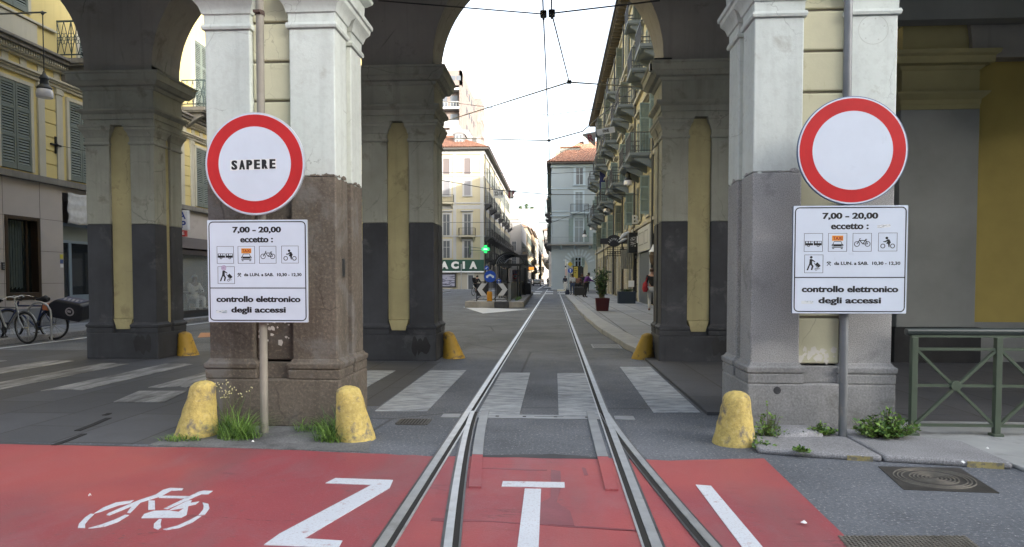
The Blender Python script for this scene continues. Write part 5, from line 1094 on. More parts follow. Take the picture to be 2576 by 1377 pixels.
r = thing('speed_sign', 'small round red-rimmed limit sign on a short post seen through the shelter', 'traffic sign', (-2.62, 46, .3)); part(r, 'pole', STEEL, lambda b: b.tube([(-2.62, 46, .3), (-2.62, 46, 1.75)], .025, 8)); d = part(r, 'sign_disc', SIGNR, lambda b: b.disc(SOUTH(-2.62, 45.95, 1.62), 0, 0, .17, 0, .01, 20)); part(r, 'white_centre', SIGNW, lambda b: b.disc(SOUTH(-2.62, 45.94, 1.62), 0, 0, .12, 0, .006, 20), parent=d); part(r, 'lettering', BLACK, lambda b: b.text(SOUTH(-2.62, 45.934, 1.62), '30', 0, 0, .13, .1, 0, .003, .04), parent=d)
r = thing('info_totem', 'tall black information totem at the rear of the tram shelter', 'totem', (-2.2, 50.5, .3)); part(r, 'housing', FR, lambda b: b.box(-2.56, -1.95, 50.2, 50.8, .3, 3.25), bevel=.03); part(r, 'panel', DARKG, lambda b: b.box(-2.5, -2.0, 50.19, 50.21, .9, 3.0)); part(r, 'base', FR, lambda b: b.box(-2.62, -1.7, 50.1, 51.2, .29, 1.15), bevel=.02)

# ------------------------------------------------------------------ cyclist
bk = bike('bicycle ridden away by the cyclist in black', (-6.95, 58.6, 0), R(68), IRON, 0, False, False)
figure('cyclist', 'cyclist in black clothes with a backpack riding left of the traffic island', (-6.80, 58.98, 0), R(158), dict(pel=(0, .0, 1.0), sp=(0, -.08, 1.18), ch=(0, -.2, 1.38), nk=(0, -.27, 1.50), hd=(0, -.32, 1.60), tp=(0, -.33, 1.70), ls=(.19, -.2, 1.42), le=(.28, -.35, 1.2), lw=(.27, -.52, 1.06), lh=(.27, -.58, 1.03), rs=(-.19, -.2, 1.42), re=(-.28, -.35, 1.2), rw=(-.27, -.52, 1.06), rh=(-.27, -.58, 1.03),
       lp=(.1, -.02, .95), lk=(.13, -.34, .72), la=(.11, -.25, .34), lt=(.11, -.36, .28), rp=(-.1, -.02, .95), rk=(-.13, -.22, .52), ra=(-.11, -.15, .19), rt=(-.11, -.27, .14)), SKIN, cloth('black_shirt', (.012, .012, .014)), cloth('black_shorts', (.014, .014, .016)), short=1)
b = MB(); b.box(-.16, .16, .0, .18, 0, .48); o = b.build('backpack', cloth('black_backpack', (.02, .02, .022)), None, bevel=.05, world=False, loc=(-6.9, 58.85, 1.08)); o.rotation_euler = (R(20), 0, R(158 + 180)); tag(o, 'black backpack on the cyclist\'s back', 'backpack')

# ------------------------------------------------------------------ buff house along the right pavement
RB = thing('buff_house', 'long buff-coloured house with green shutters, many balconies and deep eaves along the right pavement', 'building', (4.9, 47, 0)); X = 4.9; Y0, Y1 = 12.65, 81.0
part(RB, 'wall', RBLD, lambda b: b.box(X, 22, Y0, Y1, 4.4, 19.3))
def f(b):
    z = 4.5
    while z < 11.6: b.box(X - .03, X, Y0, Y1, z, z + .4); z += .43
part(RB, 'rustication', RBLD, f, bevel=.01)
part(RB, 'string_course', RTRIM, lambda b: [b.box(X - d, X, Y0, Y1, z, z + t) for z, t, d in ((4.3, .16, .16), (7.45, .2, .16), (11.75, .2, .2), (15.4, .2, .22), (18.7, .25, .12), (12.55, .12, .1))], bevel=.01)
part(RB, 'eaves', flat('brown_timber_eaves', (.10, .085, .065), .8), lambda b: (b.box(X - .8, 22, Y0, Y1 + .4, 19.32, 19.55), [b.box(X - .72, X, y, y + .16, 19.1, 19.318) for y in [Y0 + .7 * k for k in range(97)]]))
part(RB, 'gutter', flat('dark_copper_gutter', (.035, .032, .034), .5, .4), lambda b: b.box(X - .92, X - .78, Y0, Y1 + .45, 19.45, 19.66))
part(RB, 'roof', TILE, lambda b: b.poly(Fr((0, Y0, 0)), [(X - .8, 19.552), (22, 19.552), (22, 22.5), (14, 23.2)], -(Y1 - Y0 + .4), 0))
BAY = [18 + 3.55 * k for k in range(18)]
for k, y in enumerate(BAY):
    if y > Y1 - 1.2 or y < 30: continue
    win(RB, 'W', (X, y, 4.75), .95, 1.95, RTRIM, 'out' if k % 2 else 'wings', shm=SHUTL if k % 3 else SHUT, case=.14)
    win(RB, 'W', (X, y, 7.85), 1.05, 2.5, RTRIM, 'out' if k % 3 else 'wings', shm=SHUTL, case=.16, pedi=True)
    win(RB, 'W', (X, y, 12.0), 1.0, 2.4, RTRIM, 'out' if k % 2 == 0 else 'wings', shm=SHUTL if k % 2 else SHUT, case=.15, pedi=True)
    win(RB, 'W', (X, y, 15.75), .95, 2.1, RTRIM, 'out' if k % 3 == 0 else 'wings', shm=SHUT, case=.13)
    if k % 3 != 1: balcony(RB, 'W', (X, y, 7.75), 2.3, 1.15, flat('blue_grey_balcony_stone', (.17, .20, .22), .8), DARKG, 1.0, k in (6,))
    if k % 3 != 0: balcony(RB, 'W', (X, y, 11.95), 2.1, 1.1, flat('blue_grey_balcony_stone', (.17, .20, .22), .8), DARKG, 1.0)
    if k % 4 == 2: balcony(RB, 'W', (X, y, 15.65), 1.8, .9, flat('blue_grey_balcony_stone', (.17, .20, .22), .8), DARKG, .95)
for y in (33.7, 41.2, 48.4, 55.4, 66.1, 76.8): part(RB, 'downpipe', DARKG, lambda b: b.tube([(X - .14, y, .2), (X - .14, y, 19.4)], .06, 8), smooth=40)
# ground floor: piers, shop openings, doors
SH = [(13, 30.5, 'dark'), (31.5, 34.6, 'dark'), (35.0, 39.2, 'grey'), (40.6, 43.0, 'dark'), (43.6, 46.0, 'glass'), (48, 49.6, 'wood'), (50.6, 52.2, 'glass'), (54, 55.6, 'wood'), (57, 59.4, 'glass'), (61, 62.6, 'wood'), (64, 66.4, 'dark'), (68, 69.6, 'glass'), (71.2, 73, 'wood'), (75, 76.6, 'glass'), (78, 79.6, 'dark')]
def f(b):
    y = Y0
    for a, c, _ in SH: b.box(X, 22, y, a, .1, 3.7); y = c
    b.box(X, 22, y, Y1, .1, 3.7); b.box(X, 22, Y0, Y1, 3.7, 4.4)
part(RB, 'ground_floor_wall', RBLD, f)
def f(b):
    y = Y0
    for a, c, _ in SH[3:]:
        for z in [.3 + .42 * k for k in range(8)]: b.box(X - .05, X, max(y, 39.3) + .05, a - .05, z, z + .39); 
        y = c
part(RB, 'pier_rustication', RTRIM, f, bevel=.012)
for a, c, kind in SH:
    if kind == 'grey':
        o = part(RB, 'roller_shutter', flat('blue_grey_shutter', (.085, .105, .13), .6), lambda b: b.box(X - .06, X + .1, a, c, .12, 2.86)); part(RB, 'frame', flat('pale_shop_frame', (.45, .47, .49), .6), lambda b: [b.box(X - .1, X, a - .08, a, .12, 2.9), b.box(X - .1, X, c, c + .1, .12, 2.9)], parent=o); continue
    fm = {'dark': flat('black_shop_frame', (.018, .019, .022), .5), 'wood': flat('brown_door', (.085, .05, .03), .6), 'glass': flat('grey_shop_frame', (.22, .22, .21), .6)}[kind]
    def f(b): [b.box(X + .05, X + .2, y, y + .12, .12, 3.7) for y in (a, (a + c) / 2 - .06, c - .12)]; b.box(X + .05, X + .2, a, c, 2.7, 2.85); b.box(X + .05, X + .2, a, c, .12, .6 if kind != 'wood' else 2.7)
    o = part(RB, 'shop_front' if kind != 'wood' else 'door', fm, f); part(RB, 'pane', GLASS, lambda b: b.box(X + .21, X + .25, a, c, .12, 3.7), parent=o)
r = thing('shop_fascia', 'pale shop fascia with two grey outlined rectangles above the grey roller shutter', 'shop sign', (X, 37, 3.5)); part(r, 'board', flat('pale_fascia', (.42, .43, .42), .6), lambda b: b.box(X - .16, X - .01, 34.4, 39.3, 2.92, 4.2)); part(r, 'outline', GREYPL, lambda b: (b.strip(WEST(X - .16, 37, 0), [(-1.9, 3.3), (.2, 3.3), (.2, 3.95), (-1.9, 3.95)], .06, 0, .01, True), b.strip(WEST(X - .16, 37, 0), [(.6, 3.3), (1.9, 3.3), (1.9, 3.95), (.6, 3.95)], .06, 0, .01, True)))
r = thing('box_sign', 'black projecting box sign beside the grey roller shutter', 'shop sign', (4.6, 39.8, 3)); part(r, 'box', FR, lambda b: b.box(4.28, 4.88, 39.6, 40.6, 2.95, 4.1), bevel=.01); part(r, 'panel', paper('blurred_pale_letters', (.03, .03, .03), (.5, .5, .5), 5), lambda b: b.box(4.34, 4.66, 39.59, 39.6, 3.3, 3.85)); part(r, 'light_panel', PAPERW, lambda b: b.box(4.72, 4.84, 39.585, 39.6, 3.5, 3.9))
r = thing('letter_sign', 'pale outlined letter B standing on the buff wall above the shop fascia', 'shop sign', (4.6, 39.5, 4.8)); part(r, 'letter', flat('pale_letter', (.5, .5, .48), .5), lambda b: b.text(SOUTH(4.62, 39.5, 4.83), 'B', 0, 0, .36, .5, 0, .06, .02)); part(r, 'bracket', DARKG, lambda b: b.bar((4.45, 39.52, 4.56), (4.9, 39.52, 4.56), .04))
r = thing('oval_sign', 'black oval hanging bar sign lettered ASTORIA with a wrought iron grid below', 'shop sign', (4, 46, 4)); part(r, 'board', flat('black_sign_board', (.012, .013, .02), .4), lambda b: (b.disc(SOUTH(3.98, 46, 3.98), 0, 0, .50, 0, .08, 28, ry=.40), b.poly(SOUTH(3.98, 46, 3.98), [(-.92, -.22), (.9, -.2), (.9, .24), (-.92, .16)], .01, .07)), bevel=.008)
part(r, 'lettering', flat('pale_grey_letters', (.5, .52, .56), .5), lambda b: [b.text(Fr(SOUTH(3.98, 46, 3.98).p(.36 * math.sin(t), .36 * math.cos(t) - .24), (math.cos(t), 0, -math.sin(t)), (math.sin(t), 0, math.cos(t))), ch, 0, 0, .075 if ch != 'I' else .025, .14, .081, .09, .03) for ch, t in zip('ASTORIA', [R(-62 + 20.5 * k) for k in range(7)])])
def f(b):
    for k in range(7): b.bar((3.55 + .17 * k, 45.96, 2.75 + .2 * abs(math.sin(k))), (3.55 + .17 * k, 45.96, 3.6), .03)
    for k in range(5): b.bar((3.5, 45.96, 3.0 + .14 * k), (4.85, 45.96, 3.0 + .14 * k), .03)
    for k in range(6): b.tube([(3.64 + .17 * k + .07 * math.cos(t), 45.95, 3.2 + .07 * math.sin(t)) for t in [6.283 * i / 8 for i in range(8)]], .012, 4, closed=True)
part(r, 'iron_grid', IRON, f)
r = thing('figurehead', 'pale painted sculpture projecting over the shop between the oval sign and the box sign', 'sculpture', (4.5, 43, 4.3)); part(r, 'wing', flat('white_figure_paint', (.45, .47, .5), .5), lambda b: (b.tube([(4.05, 42.9, 3.9), (4.3, 42.9, 4.15), (4.6, 42.95, 4.3), (4.85, 43, 4.35)], [.04, .14, .11, .05], 8), b.tube([(4.0, 42.85, 3.7), (4.25, 42.85, 3.85), (4.5, 42.9, 3.95)], [.03, .10, .05], 8)), smooth=60); part(r, 'body', flat('tan_figure', (.25, .2, .13), .7), lambda b: b.tube([(4.5, 43, 4.05), (4.75, 43, 4.25), (4.9, 43, 4.6)], [.08, .17, .1], 9), smooth=60)
r = thing('folded_awning', 'grey-beige folded awning hanging beside the dark shop front', 'awning', (4.6, 42.2, 2.5)); part(r, 'cloth', cloth('beige_awning', (.24, .24, .21)), lambda b: b.add([(4.1 + .06 * k, 42.1 + .07 * (k % 2), z) for z in (2.05, 3.2) for k in range(12)], [(k, 1 + k, 13 + k, 12 + k) for k in range(11)])); o = bpy.data.objects['cloth']; md = o.modifiers.new('thickness', 'SOLIDIFY'); md.thickness = .03; part(r, 'arm', DARKG, lambda b: b.bar((4.05, 42.2, 3.22), (4.9, 42.2, 3.3), .05))
r = thing('facade_banner', 'tall dark blue vertical banner sign on the buff facade', 'banner', (4.5, 65, 8)); part(r, 'panel', cloth('navy_banner', (.022, .03, .115)), lambda b: b.box(4.26, 4.80, 64.9, 65.0, 7.7, 12.0)); part(r, 'frame', DARKG, lambda b: [b.bar((4.24, 64.95, z), (4.9, 64.95, z), .05) for z in (7.7, 9.1, 10.5, 12.0)])
street_lamp('hanging street lamp with white bowl, nearest one on the buff facade', 4.17, 39.2, 6.75, X, .4)
street_lamp('hanging street lamp with white bowl, second along the buff facade beside the blue banner', 4.32, 57.2, 7.0, X, .4)
street_lamp('hanging street lamp with white bowl at the far end of the buff facade', 4.28, 78, 7.0, X, .4)
street_lamp('hanging street lamp with a thin long rod in front of the pale blue house', 3.35, 76, 6.1, X, 2.6)

# ------------------------------------------------------------------ pale blue house closing the right side
PB = thing('pale_blue_house', 'pale blue house with a red tiled hip roof and arched doorway behind the buff house', 'building', (3, 88, 0)); yb = 88.0
part(PB, 'wall', PBLUE, lambda b: b.box(-.36, 16, yb, 106, .1, 16.1))
def f(b):
    z = .5
    while z < 5.6: b.box(-.36, 12, yb - .035, yb, z, z + .33); z += .36
part(PB, 'rustication', PBLUE, f, bevel=.012)
part(PB, 'string_course', PBTRIM, lambda b: [b.box(-.46 if d > .1 else -.4, 12, yb - d, yb, z, z + t) for z, t, d in ((12.95, .1, .08), (10.05, .1, .08), (9.45, .16, .14), (8.95, .1, .08), (15.7, .35, .2))], bevel=.01)
part(PB, 'eaves', flat('dark_eaves', (.07, .06, .055), .8), lambda b: b.box(-.9, 16.5, yb - .7, 106.5, 16.1, 16.32))
def tiles(bld, P, n):                            # roof plane P (eave left, eave right, ridge right, ridge left) as half-round tile rows
    b = MB(); a, c, d, e = [Vector(p) for p in P]; nn = (c - a).cross(e - a).normalized(); m = 6; vs = []; fs = []
    for k in range(n * m + 1):
        t = k / (n * m); h = .11 * abs(math.sin(math.pi * t * n)); p, q = a.lerp(c, t) + nn * h, e.lerp(d, t) + nn * h; vs += [p, p.lerp(q, .5), q]
    for k in range(n * m): fs += [(3 * k, 3 * k + 3, 3 * k + 4, 3 * k + 1), (3 * k + 1, 3 * k + 4, 3 * k + 5, 3 * k + 2)]
    b.add(vs, fs); b.add([a - nn * .02, c - nn * .02, d - nn * .02, e - nn * .02], [(0, 1, 2, 3)]); return b.build('roof', TILE, bld)
tiles(PB, ((-.95, yb - .75, 16.32), (16.5, yb - .75, 16.32), (13.5, 96.5, 20.6), (3.8, 96.5, 20.6)), 44); tiles(PB, ((-.95, 106.5, 16.32), (-.95, yb - .75, 16.32), (3.8, 96.5, 20.6), (3.8, 99, 20.6)), 50); part(PB, 'roof_core', TILE, lambda b: b.add([(-.9, yb - .7, 16.3), (16.5, yb - .7, 16.3), (16.5, 106.5, 16.3), (-.9, 106.5, 16.3), (3.85, 96.6, 20.5), (13.4, 96.6, 20.5), (13.4, 99, 20.5), (3.85, 99, 20.5)], [(1, 2, 6, 5), (2, 3, 7, 6), (4, 5, 6, 7)]))
part(PB, 'chimney', flat('cream_chimney', (.55, .5, .38), .9), lambda b: b.box(.15, .75, 92, 92.8, 17, 19.3)); part(PB, 'chimney', GREYPL, lambda b: b.box(.1, .8, 91.95, 92.85, 19.3, 19.55))
o = part(PB, 'dormer', flat('grey_dormer_wall', (.20, .2, .18), .8), lambda b: b.box(.76, 3.4, 92.2, 95, 17.2, 19.0)); part(PB, 'roof', TILE, lambda b: b.box(.7, 3.5, 92, 95, 19.0, 19.15), parent=o)
o = part(PB, 'dormer', flat('white_dormer', (.6, .6, .57), .8), lambda b: b.poly(SOUTH(2.95, 91.2, 17.15), [(.62 * math.cos(R(a)), .05 + 1.0 * math.sin(R(a))) for a in range(0, 181, 15)], -2.5, 0)); part(PB, 'pane', flat('pale_dormer_glass', (.40, .42, .42), .1), lambda b: b.poly(SOUTH(2.95, 91.2, 17.2), [(.5 * math.cos(R(a)), .05 + .82 * math.sin(R(a))) for a in range(0, 181, 15)], 0, .01), parent=o); part(PB, 'mullion', PBTRIM, lambda b: b.box(2.92, 2.98, 91.17, 91.186, 17.2, 18.1), parent=o)  # dormer pane in a plain pale grey
part(PB, 'chimney', GREYPL, lambda b: (b.box(4.0, 4.7, 95, 95.7, 20, 21.2), b.box(3.9, 4.8, 94.9, 95.8, 21.2, 21.3)))
part(PB, 'antenna', IRON, lambda b: (b.tube([(2.0, 95, 19), (2.0, 95, 23.2)], .02, 5), b.bar((1.7, 95, 22.8), (2.3, 95, 22.8), .03)))
win(PB, 'S', (3.2, yb, 13.5), .95, 2.1, PBTRIM, 'plain', GLASSB, case=.28, sill=True); win(PB, 'S', (3.15, yb, 10.15), 1.0, 2.4, PBTRIM, 'plain', flat('pale_reflecting_glass', (.22, .26, .29), .2), case=.2, sill=False); win(PB, 'S', (3.15, yb, 6.2), 1.15, 3.0, PBTRIM, 'wings', flat('pale_reflecting_glass', (.22, .26, .29), .2), shm=SHUTL, case=.25, sill=False, pedi=True)  # lower two panes in a plain pale blue-grey
for z, h in ((13.5, 2.1), (10.1, 2.4), (6.2, 2.9)): win(PB, 'S', (7.6, yb, z), 1.0, h, PBTRIM, 'plain', GLASSB, case=.25, sill=False)
balcony(PB, 'S', (3.2, yb, 9.95), 2.3, .8, PBTRIM, IRON, 1.0)
def f(b): b.box(-.9, 12, yb - 1.0, yb, 5.72, 5.86)
part(PB, 'long_balcony', flat('grey_brown_slab', (.2, .19, .17), .8), f); part(PB, 'bracket', PBTRIM, lambda b: [b.poly(Fr((x + .1, yb, 0), (0, -1, 0)), [(0, 5.72), (.8, 5.72), (.8, 5.58), (.1, 5.3), (0, 5.25)][::-1], 0, .2) for x in (.9, 2.6, 4.5, 6.4)])
part(PB, 'balustrade', flat('fine_grey_iron', (.16, .18, .19), .5), lambda b: ([b.box(-.85, 12, yb - .98, yb - .95, z, z + .03) for z in (6.75, 5.95)] + [b.box(x, x + .02, yb - .975, yb - .955, 5.86, 6.75) for x in [-.85 + .16 * k for k in range(80)]]))
o = part(PB, 'doorway', flat('cream_door_surround', (.45, .43, .33), .8), lambda b: (b.poly(SOUTH(3.05, yb - .036, 0), [(-1.05, .12), (1.25, .12), (1.25, 3.0)] + [(.1 + 1.15 * math.cos(R(a)), 3.0 + 1.15 * math.sin(R(a))) for a in range(15, 180, 15)] + [(-1.05, 3.0)], 0, .06)))
part(PB, 'door_leaf', flat('black_green_doorway', (.012, .014, .014), .5), lambda b: b.box(2.65, 3.75, yb - .11, yb - .097, .12, 4.0), parent=o); win(PB, 'S', (3.05, yb - .1, 3.0), .8, 1.2, PBTRIM, 'wings', GLASS, shm=SHUTL, case=.06, sill=False)
part(PB, 'voussoirs', PBTRIM, lambda b: [b.poly(SOUTH(3.15, yb - .035, 3.2), [(r0 * math.cos(R(a + d)), r0 * math.sin(R(a + d))) for r0, d in ((1.3, -4), (2.1, -3), (2.1, 3), (1.3, 4))], 0, .03) for a in range(20, 170, 14)])
for k, y in enumerate((91, 95, 99, 103)):        # balconies on the street side
    win(PB, 'W', (-.36, y, 10.1), 1.0, 2.3, PBTRIM, 'out', shm=SHUTD, case=.15); win(PB, 'W', (-.36, y, 6.2), 1.0, 2.5, PBTRIM, 'out', shm=SHUTD, case=.15); win(PB, 'W', (-.36, y, 13.4), 1.0, 2.0, PBTRIM, 'out', shm=SHUTD, case=.15)
    if k % 2 == 0: balcony(PB, 'W', (-.36, y, 10.0), 2.2, .9, DARKST, IRON)
    if k < 3: balcony(PB, 'W', (-.36, y, 6.1), 2.6, 1.0, DARKST, IRON)
r = thing('shop_banner', 'tall black shop board with a yellow poster beside the arched doorway', 'shop sign', (2.9, 86.5, .12)); part(r, 'board', FR, lambda b: b.box(2.35, 3.5, 86.4, 86.6, .12, 3.1), bevel=.01); part(r, 'poster', flat('yellow_poster', (.42, .33, .05), .6), lambda b: b.box(2.46, 2.98, 86.39, 86.4, 1.55, 3.0)); part(r, 'print', BLACK, lambda b: [b.box(2.52, 2.52 + w, 86.384, 86.39, z, z + .08) for z, w in ((2.7, .3), (2.45, .38), (2.2, .25))]); part(r, 'ledge', PAPERW, lambda b: b.box(2.5, 3.4, 86.3, 86.41, 1.1, 1.28))
r = thing('house_plaque', 'small white notice on the pale blue wall right of the doorway', 'notice', (4.4, 87.9, 1.5)); part(r, 'panel', PAPERW, lambda b: b.box(4.35, 4.9, 87.88, 87.95, 1.1, 1.75)); part(r, 'print', GREYPL, lambda b: b.box(4.5, 4.75, 87.87, 87.88, 1.35, 1.5))

# ------------------------------------------------------------------ cream pharmacy house on the left
PH = thing('pharmacy_house', 'cream corner house with a tiled roof above the dark green pharmacy sign', 'building', (-12, 90, 0)); yp = 90.0; xr = -9.3; xe = 144
part(PH, 'wall', PHARM, lambda b: b.box(-26, xr, yp, xe, .1, 18.4))
part(PH, 'corner_pilaster', PHTRIM, lambda b: [b.box(-13.35, -12.95, yp - .05, yp, 3.9, 18.2), b.box(xr - .45, xr + .02, yp - .06, yp, 3.9, 18.2)])
part(PH, 'string_course', PHTRIM, lambda b: [(b.box(-26, xr + d, yp - d, yp, z, z + t), b.box(xr, xr + d, yp, xe, z, z + t)) for z, t, d in ((15.05, .1, .08), (11.4, .16, .1), (10.7, .5, .03), (7.05, .16, .1), (17.9, .5, .15))], bevel=.01)
part(PH, 'eaves', flat('dark_pharmacy_eaves', (.05, .047, .045), .8), lambda b: b.box(-26.5, xr + .75, yp - .75, xe + .3, 18.4, 18.68))
tiles(PH, ((-26.5, yp - .8, 18.68), (xr + .8, yp - .8, 18.68), (-15.5, 98.5, 22.3), (-26.5, 98.5, 22.3)), 46); tiles(PH, ((xr + .8, yp - .8, 18.68), (xr + .8, xe, 18.68), (-15.5, xe, 22.3), (-15.5, 98.5, 22.3)), 120)
o = part(PH, 'dormer', flat('slate_dormer', (.12, .12, .125), .7), lambda b: (b.box(-13.6, -12.2, 92.5, 96, 19.5, 21.0), b.poly(SOUTH(-12.9, 92.4, 21.0), [(.85 * math.cos(R(a)), .35 * math.sin(R(a))) for a in range(0, 181, 20)], -3, 0))); part(PH, 'window', PHTRIM, lambda b: [b.box(x, x + .1, 92.42, 92.5, 19.7, 20.95) for x in (-13.4, -12.95, -12.5)] + [b.box(-13.4, -12.4, 92.42, 92.5, z, z + .1) for z in (19.65, 20.3, 20.9)], parent=o); part(PH, 'pane', GLASSB, lambda b: b.box(-13.35, -12.45, 92.47, 92.495, 19.7, 20.9), parent=o)
part(PH, 'rooftop_attic', flat('grey_attic_metal', (.22, .22, .23), .6), lambda b: (b.box(-16.5, -12.2, 97, 103, 20.5, 22.6), b.box(-15, -13.5, 98, 102, 22.6, 23.4), b.box(-12.2, -10.9, 99, 102, 20.0, 21.9))); part(PH, 'chimney', flat('dark_chimney', (.08, .075, .07), .9), lambda b: [b.box(-12.9 + k, -12.3 + k, 96 + k, 96.6 + k, 20.5, 21.5) for k in (0, 1.2)])
GW = flat('brown_grey_blind', (.12, .10, .10), .6); GW2 = flat('grey_blue_blind', (.17, .17, .185), .6)
for x in (-11.45, -14.25, -17.2, -20.2):
    win(PH, 'S', (x, yp, 15.25), .85, 2.1, PHTRIM, 'bare', GW, case=.22, sill=False); win(PH, 'S', (x, yp, 12.45), .85, 1.95, PHTRIM, 'bare', GW2, case=.22); win(PH, 'S', (x, yp, 7.25), .95, 2.75, PHTRIM, 'plain', GLASSB, case=.22, sill=False, pedi=True); win(PH, 'S', (x, yp, 4.25), .95, 2.25, PHTRIM, 'plain', GLASSB, case=.25, sill=False)
balcony(PH, 'S', (-11.45, yp, 7.15), 2.2, .8, flat('cream_slab', (.42, .39, .3), .8), IRON); balcony(PH, 'S', (-14.3, yp, 11.5), 2.2, .8, flat('cream_slab', (.42, .39, .3), .8), IRON)
for k in range(14):
    y = 92.2 + 3.7 * k
    for z, h in ((4.3, 2.2), (7.25, 2.6), (11.6, 2.1), (14.9, 2.0)): win(PH, 'E', (xr, y, z), 1.0, h, PHTRIM, 'wings', GLASS, shm=SHUTD, case=.14, sill=False)
    balcony(PH, 'E', (xr, y, 7.15), 2.3, 1.0, DARKST, IRON)
    if k % 2 == 0: balcony(PH, 'E', (xr, y, 11.5), 2.0, .9, DARKST, IRON)
    if k % 3 != 1: balcony(PH, 'E', (xr, y, 4.2), 2.0, .9, DARKST, IRON)
for y in (91, 97.4, 105, 116, 127): part(PH, 'downpipe', DARKG, lambda b: b.tube([(xr + .12, y, .1), (xr + .12, y, 18.4)], .07, 6))
part(PH, 'side_shop_front', flat('pale_blue_grey_shop', (.28, .31, .34), .6), lambda b: [b.box(xr, xr + .12, y, y + 2.6, .12, 3.6) for y in (91.4,)]); part(PH, 'shop_front', flat('dark_side_shops', (.03, .032, .035), .4), lambda b: [b.box(xr, xr + .1, 95.5 + 4 * k, 98.3 + 4 * k, .12, 3.5) for k in range(12)])
part(PH, 'pharmacy_front', flat('pale_cream_shop_panel', (.40, .37, .30), .6), lambda b: [b.box(-22, -13.5, yp - .12, yp, .12, 2.35), b.box(-12.75, -11.45, yp - .12, yp, .12, 2.3), b.box(-10.6, xr, yp - .12, yp, .12, 2.3)]); part(PH, 'white_strip', PAPERW, lambda b: b.box(-22, xr + .05, yp - .5, yp, 2.32, 2.5))
o = part(PH, 'shop_door', flat('white_shop_frame', (.5, .5, .47), .6), lambda b: [b.box(-11.5, -11.35, yp - .16, yp, .12, 2.3), b.box(-10.7, -10.55, yp - .16, yp, .12, 2.3), b.box(-11.35, -10.7, yp - .16, yp, 1.95, 2.3)]); part(PH, 'pane', GLASSB, lambda b: b.box(-11.35, -10.7, yp - .1, yp, .12, 1.95), parent=o)
o = part(PH, 'shop_window', flat('dark_shop_frame', (.04, .04, .042), .4), lambda b: b.box(-15.6, -12.95, yp - .2, yp - .121, .35, 2.2)); part(PH, 'poster', paper('pale_violet_poster', (.34, .34, .42), (.06, .06, .09), 1.2), lambda b: b.box(-15.3, -13.15, yp - .21, yp - .2, .5, 2.05), parent=o)
r = thing('pharmacy_sign', 'long dark green fascia sign with white letters FARMACIA', 'shop sign', (-13, 89.7, 3.2)); part(r, 'board', GREENS, lambda b: b.box(-21.2, xr + .06, yp - .45, yp, 2.5, 4.0)); part(r, 'lettering', flat('white_letters', (.72, .72, .70), .5), lambda b: [b.text(SOUTH(0, yp - .45), ch, x, 3.28, .28 if ch == 'I' else 1.2 if ch == 'M' else 1.0, .98, .02, .16, .07) for ch, x in zip('FARMACIA', (-20.2, -18.9, -17.5, -16.0, -14.45, -13.05, -11.88, -10.63))])
r = thing('pharmacy_cross', 'lit green pharmacy cross on a bracket at the corner of the cream house', 'shop sign', (-9.0, 89, 5.3)); GX = flat('lit_green_cross', (.01, .5, .1), .5, emit=.35)
part(r, 'cross', GX, lambda b: (b.box(-9.15, -8.75, 88.9, 89.05, 4.85, 5.85), b.box(-9.45, -8.45, 88.89, 89.06, 5.15, 5.55))); part(r, 'lamp_core', flat('bright_green_core', (.3, .8, .4), .5, emit=.6), lambda b: b.box(-9.2, -8.7, 88.86, 88.885, 5.28, 5.42)); part(r, 'arm', flat('dark_green_arm', (.03, .06, .045), .5), lambda b: [b.bar((-11.0, 89, 5.65), (-9.4, 89, 5.45), .07), b.bar((-11.0, 89, 5.2), (-9.4, 89, 5.2), .06), b.box(-11.1, -10.98, 88.9, 90, 4.75, 5.9)])
r = thing('lamp_pole', 'thin grey pole on the pavement in front of the pharmacy', 'pole', (-12.15, 88.9, .12)); part(r, 'shaft', STEEL, lambda b: b.tube([(-12.15, 88.9, .12), (-12.15, 88.9, 3.4)], .05, 8)); part(r, 'cap', DARKG, lambda b: b.box(-12.25, -12.05, 88.8, 89, 3.4, 3.5))

# ------------------------------------------------------------------ far houses
TW = thing('apartment_tower', 'tall pinkish apartment tower with balconies behind the cream corner house', 'building', (-24, 140, 0)); xt, yt = -17.6, 130
part(TW, 'wall', PINKT, lambda b: (b.box(-34, xt, yt + 1.6, 156, .1, 41), b.box(-30, -16.7, 156, 164, .1, 42.6), b.box(xt - .45, xt, yt, yt + 1.6, .1, 41), b.box(-34, xt, yt, yt + 1.6, 38.2, 41)))
part(TW, 'balcony', WHITET, lambda b: [b.box(-34, xt - .45, yt + .02, yt + 1.6, z, z + .45) for z in [19.6 + 3.55 * k for k in range(6)]]); part(TW, 'parapet', WHITET, lambda b: [b.box(-34, xt - .45, yt + .1, yt + .2, z + .45, z + 1.2) for z in [23.15, 30.25]] + [b.box(-34, xt - .2, yt + .02, yt + .12, 41, 41.4)]); part(TW, 'balustrade', GREYPL, lambda b: [b.box(-34, xt - .45, yt + .05, yt + .09, z + 1.25, z + 1.4) for z in [19.6 + 3.55 * k for k in range(6)]] + [b.box(x, x + .1, yt + .05, yt + .09, z + .45, z + 1.3) for x in [-22 + .55 * q for q in range(8)] for z in (19.6, 26.7, 33.8)])
part(TW, 'awning', flat('orange_pink_awning', (.5, .3, .2), .8), lambda b: [b.box(-22, -18.4, yt + .1, yt + 1.2, z, z + .25) for z in (29.2, 22.1)]); part(TW, 'window', GLASSB, lambda b: [b.box(-22 + 2 * q, -20.6 + 2 * q, yt + 1.58, yt + 1.6, z + .6, z + 2.9) for q in range(2) for z in [19.6 + 3.55 * k for k in range(5)]] + [b.box(x, x + .85, yt - .02, yt, 39.1, 40) for x in (-21.6, -20.6, -19.6, -18.6)])
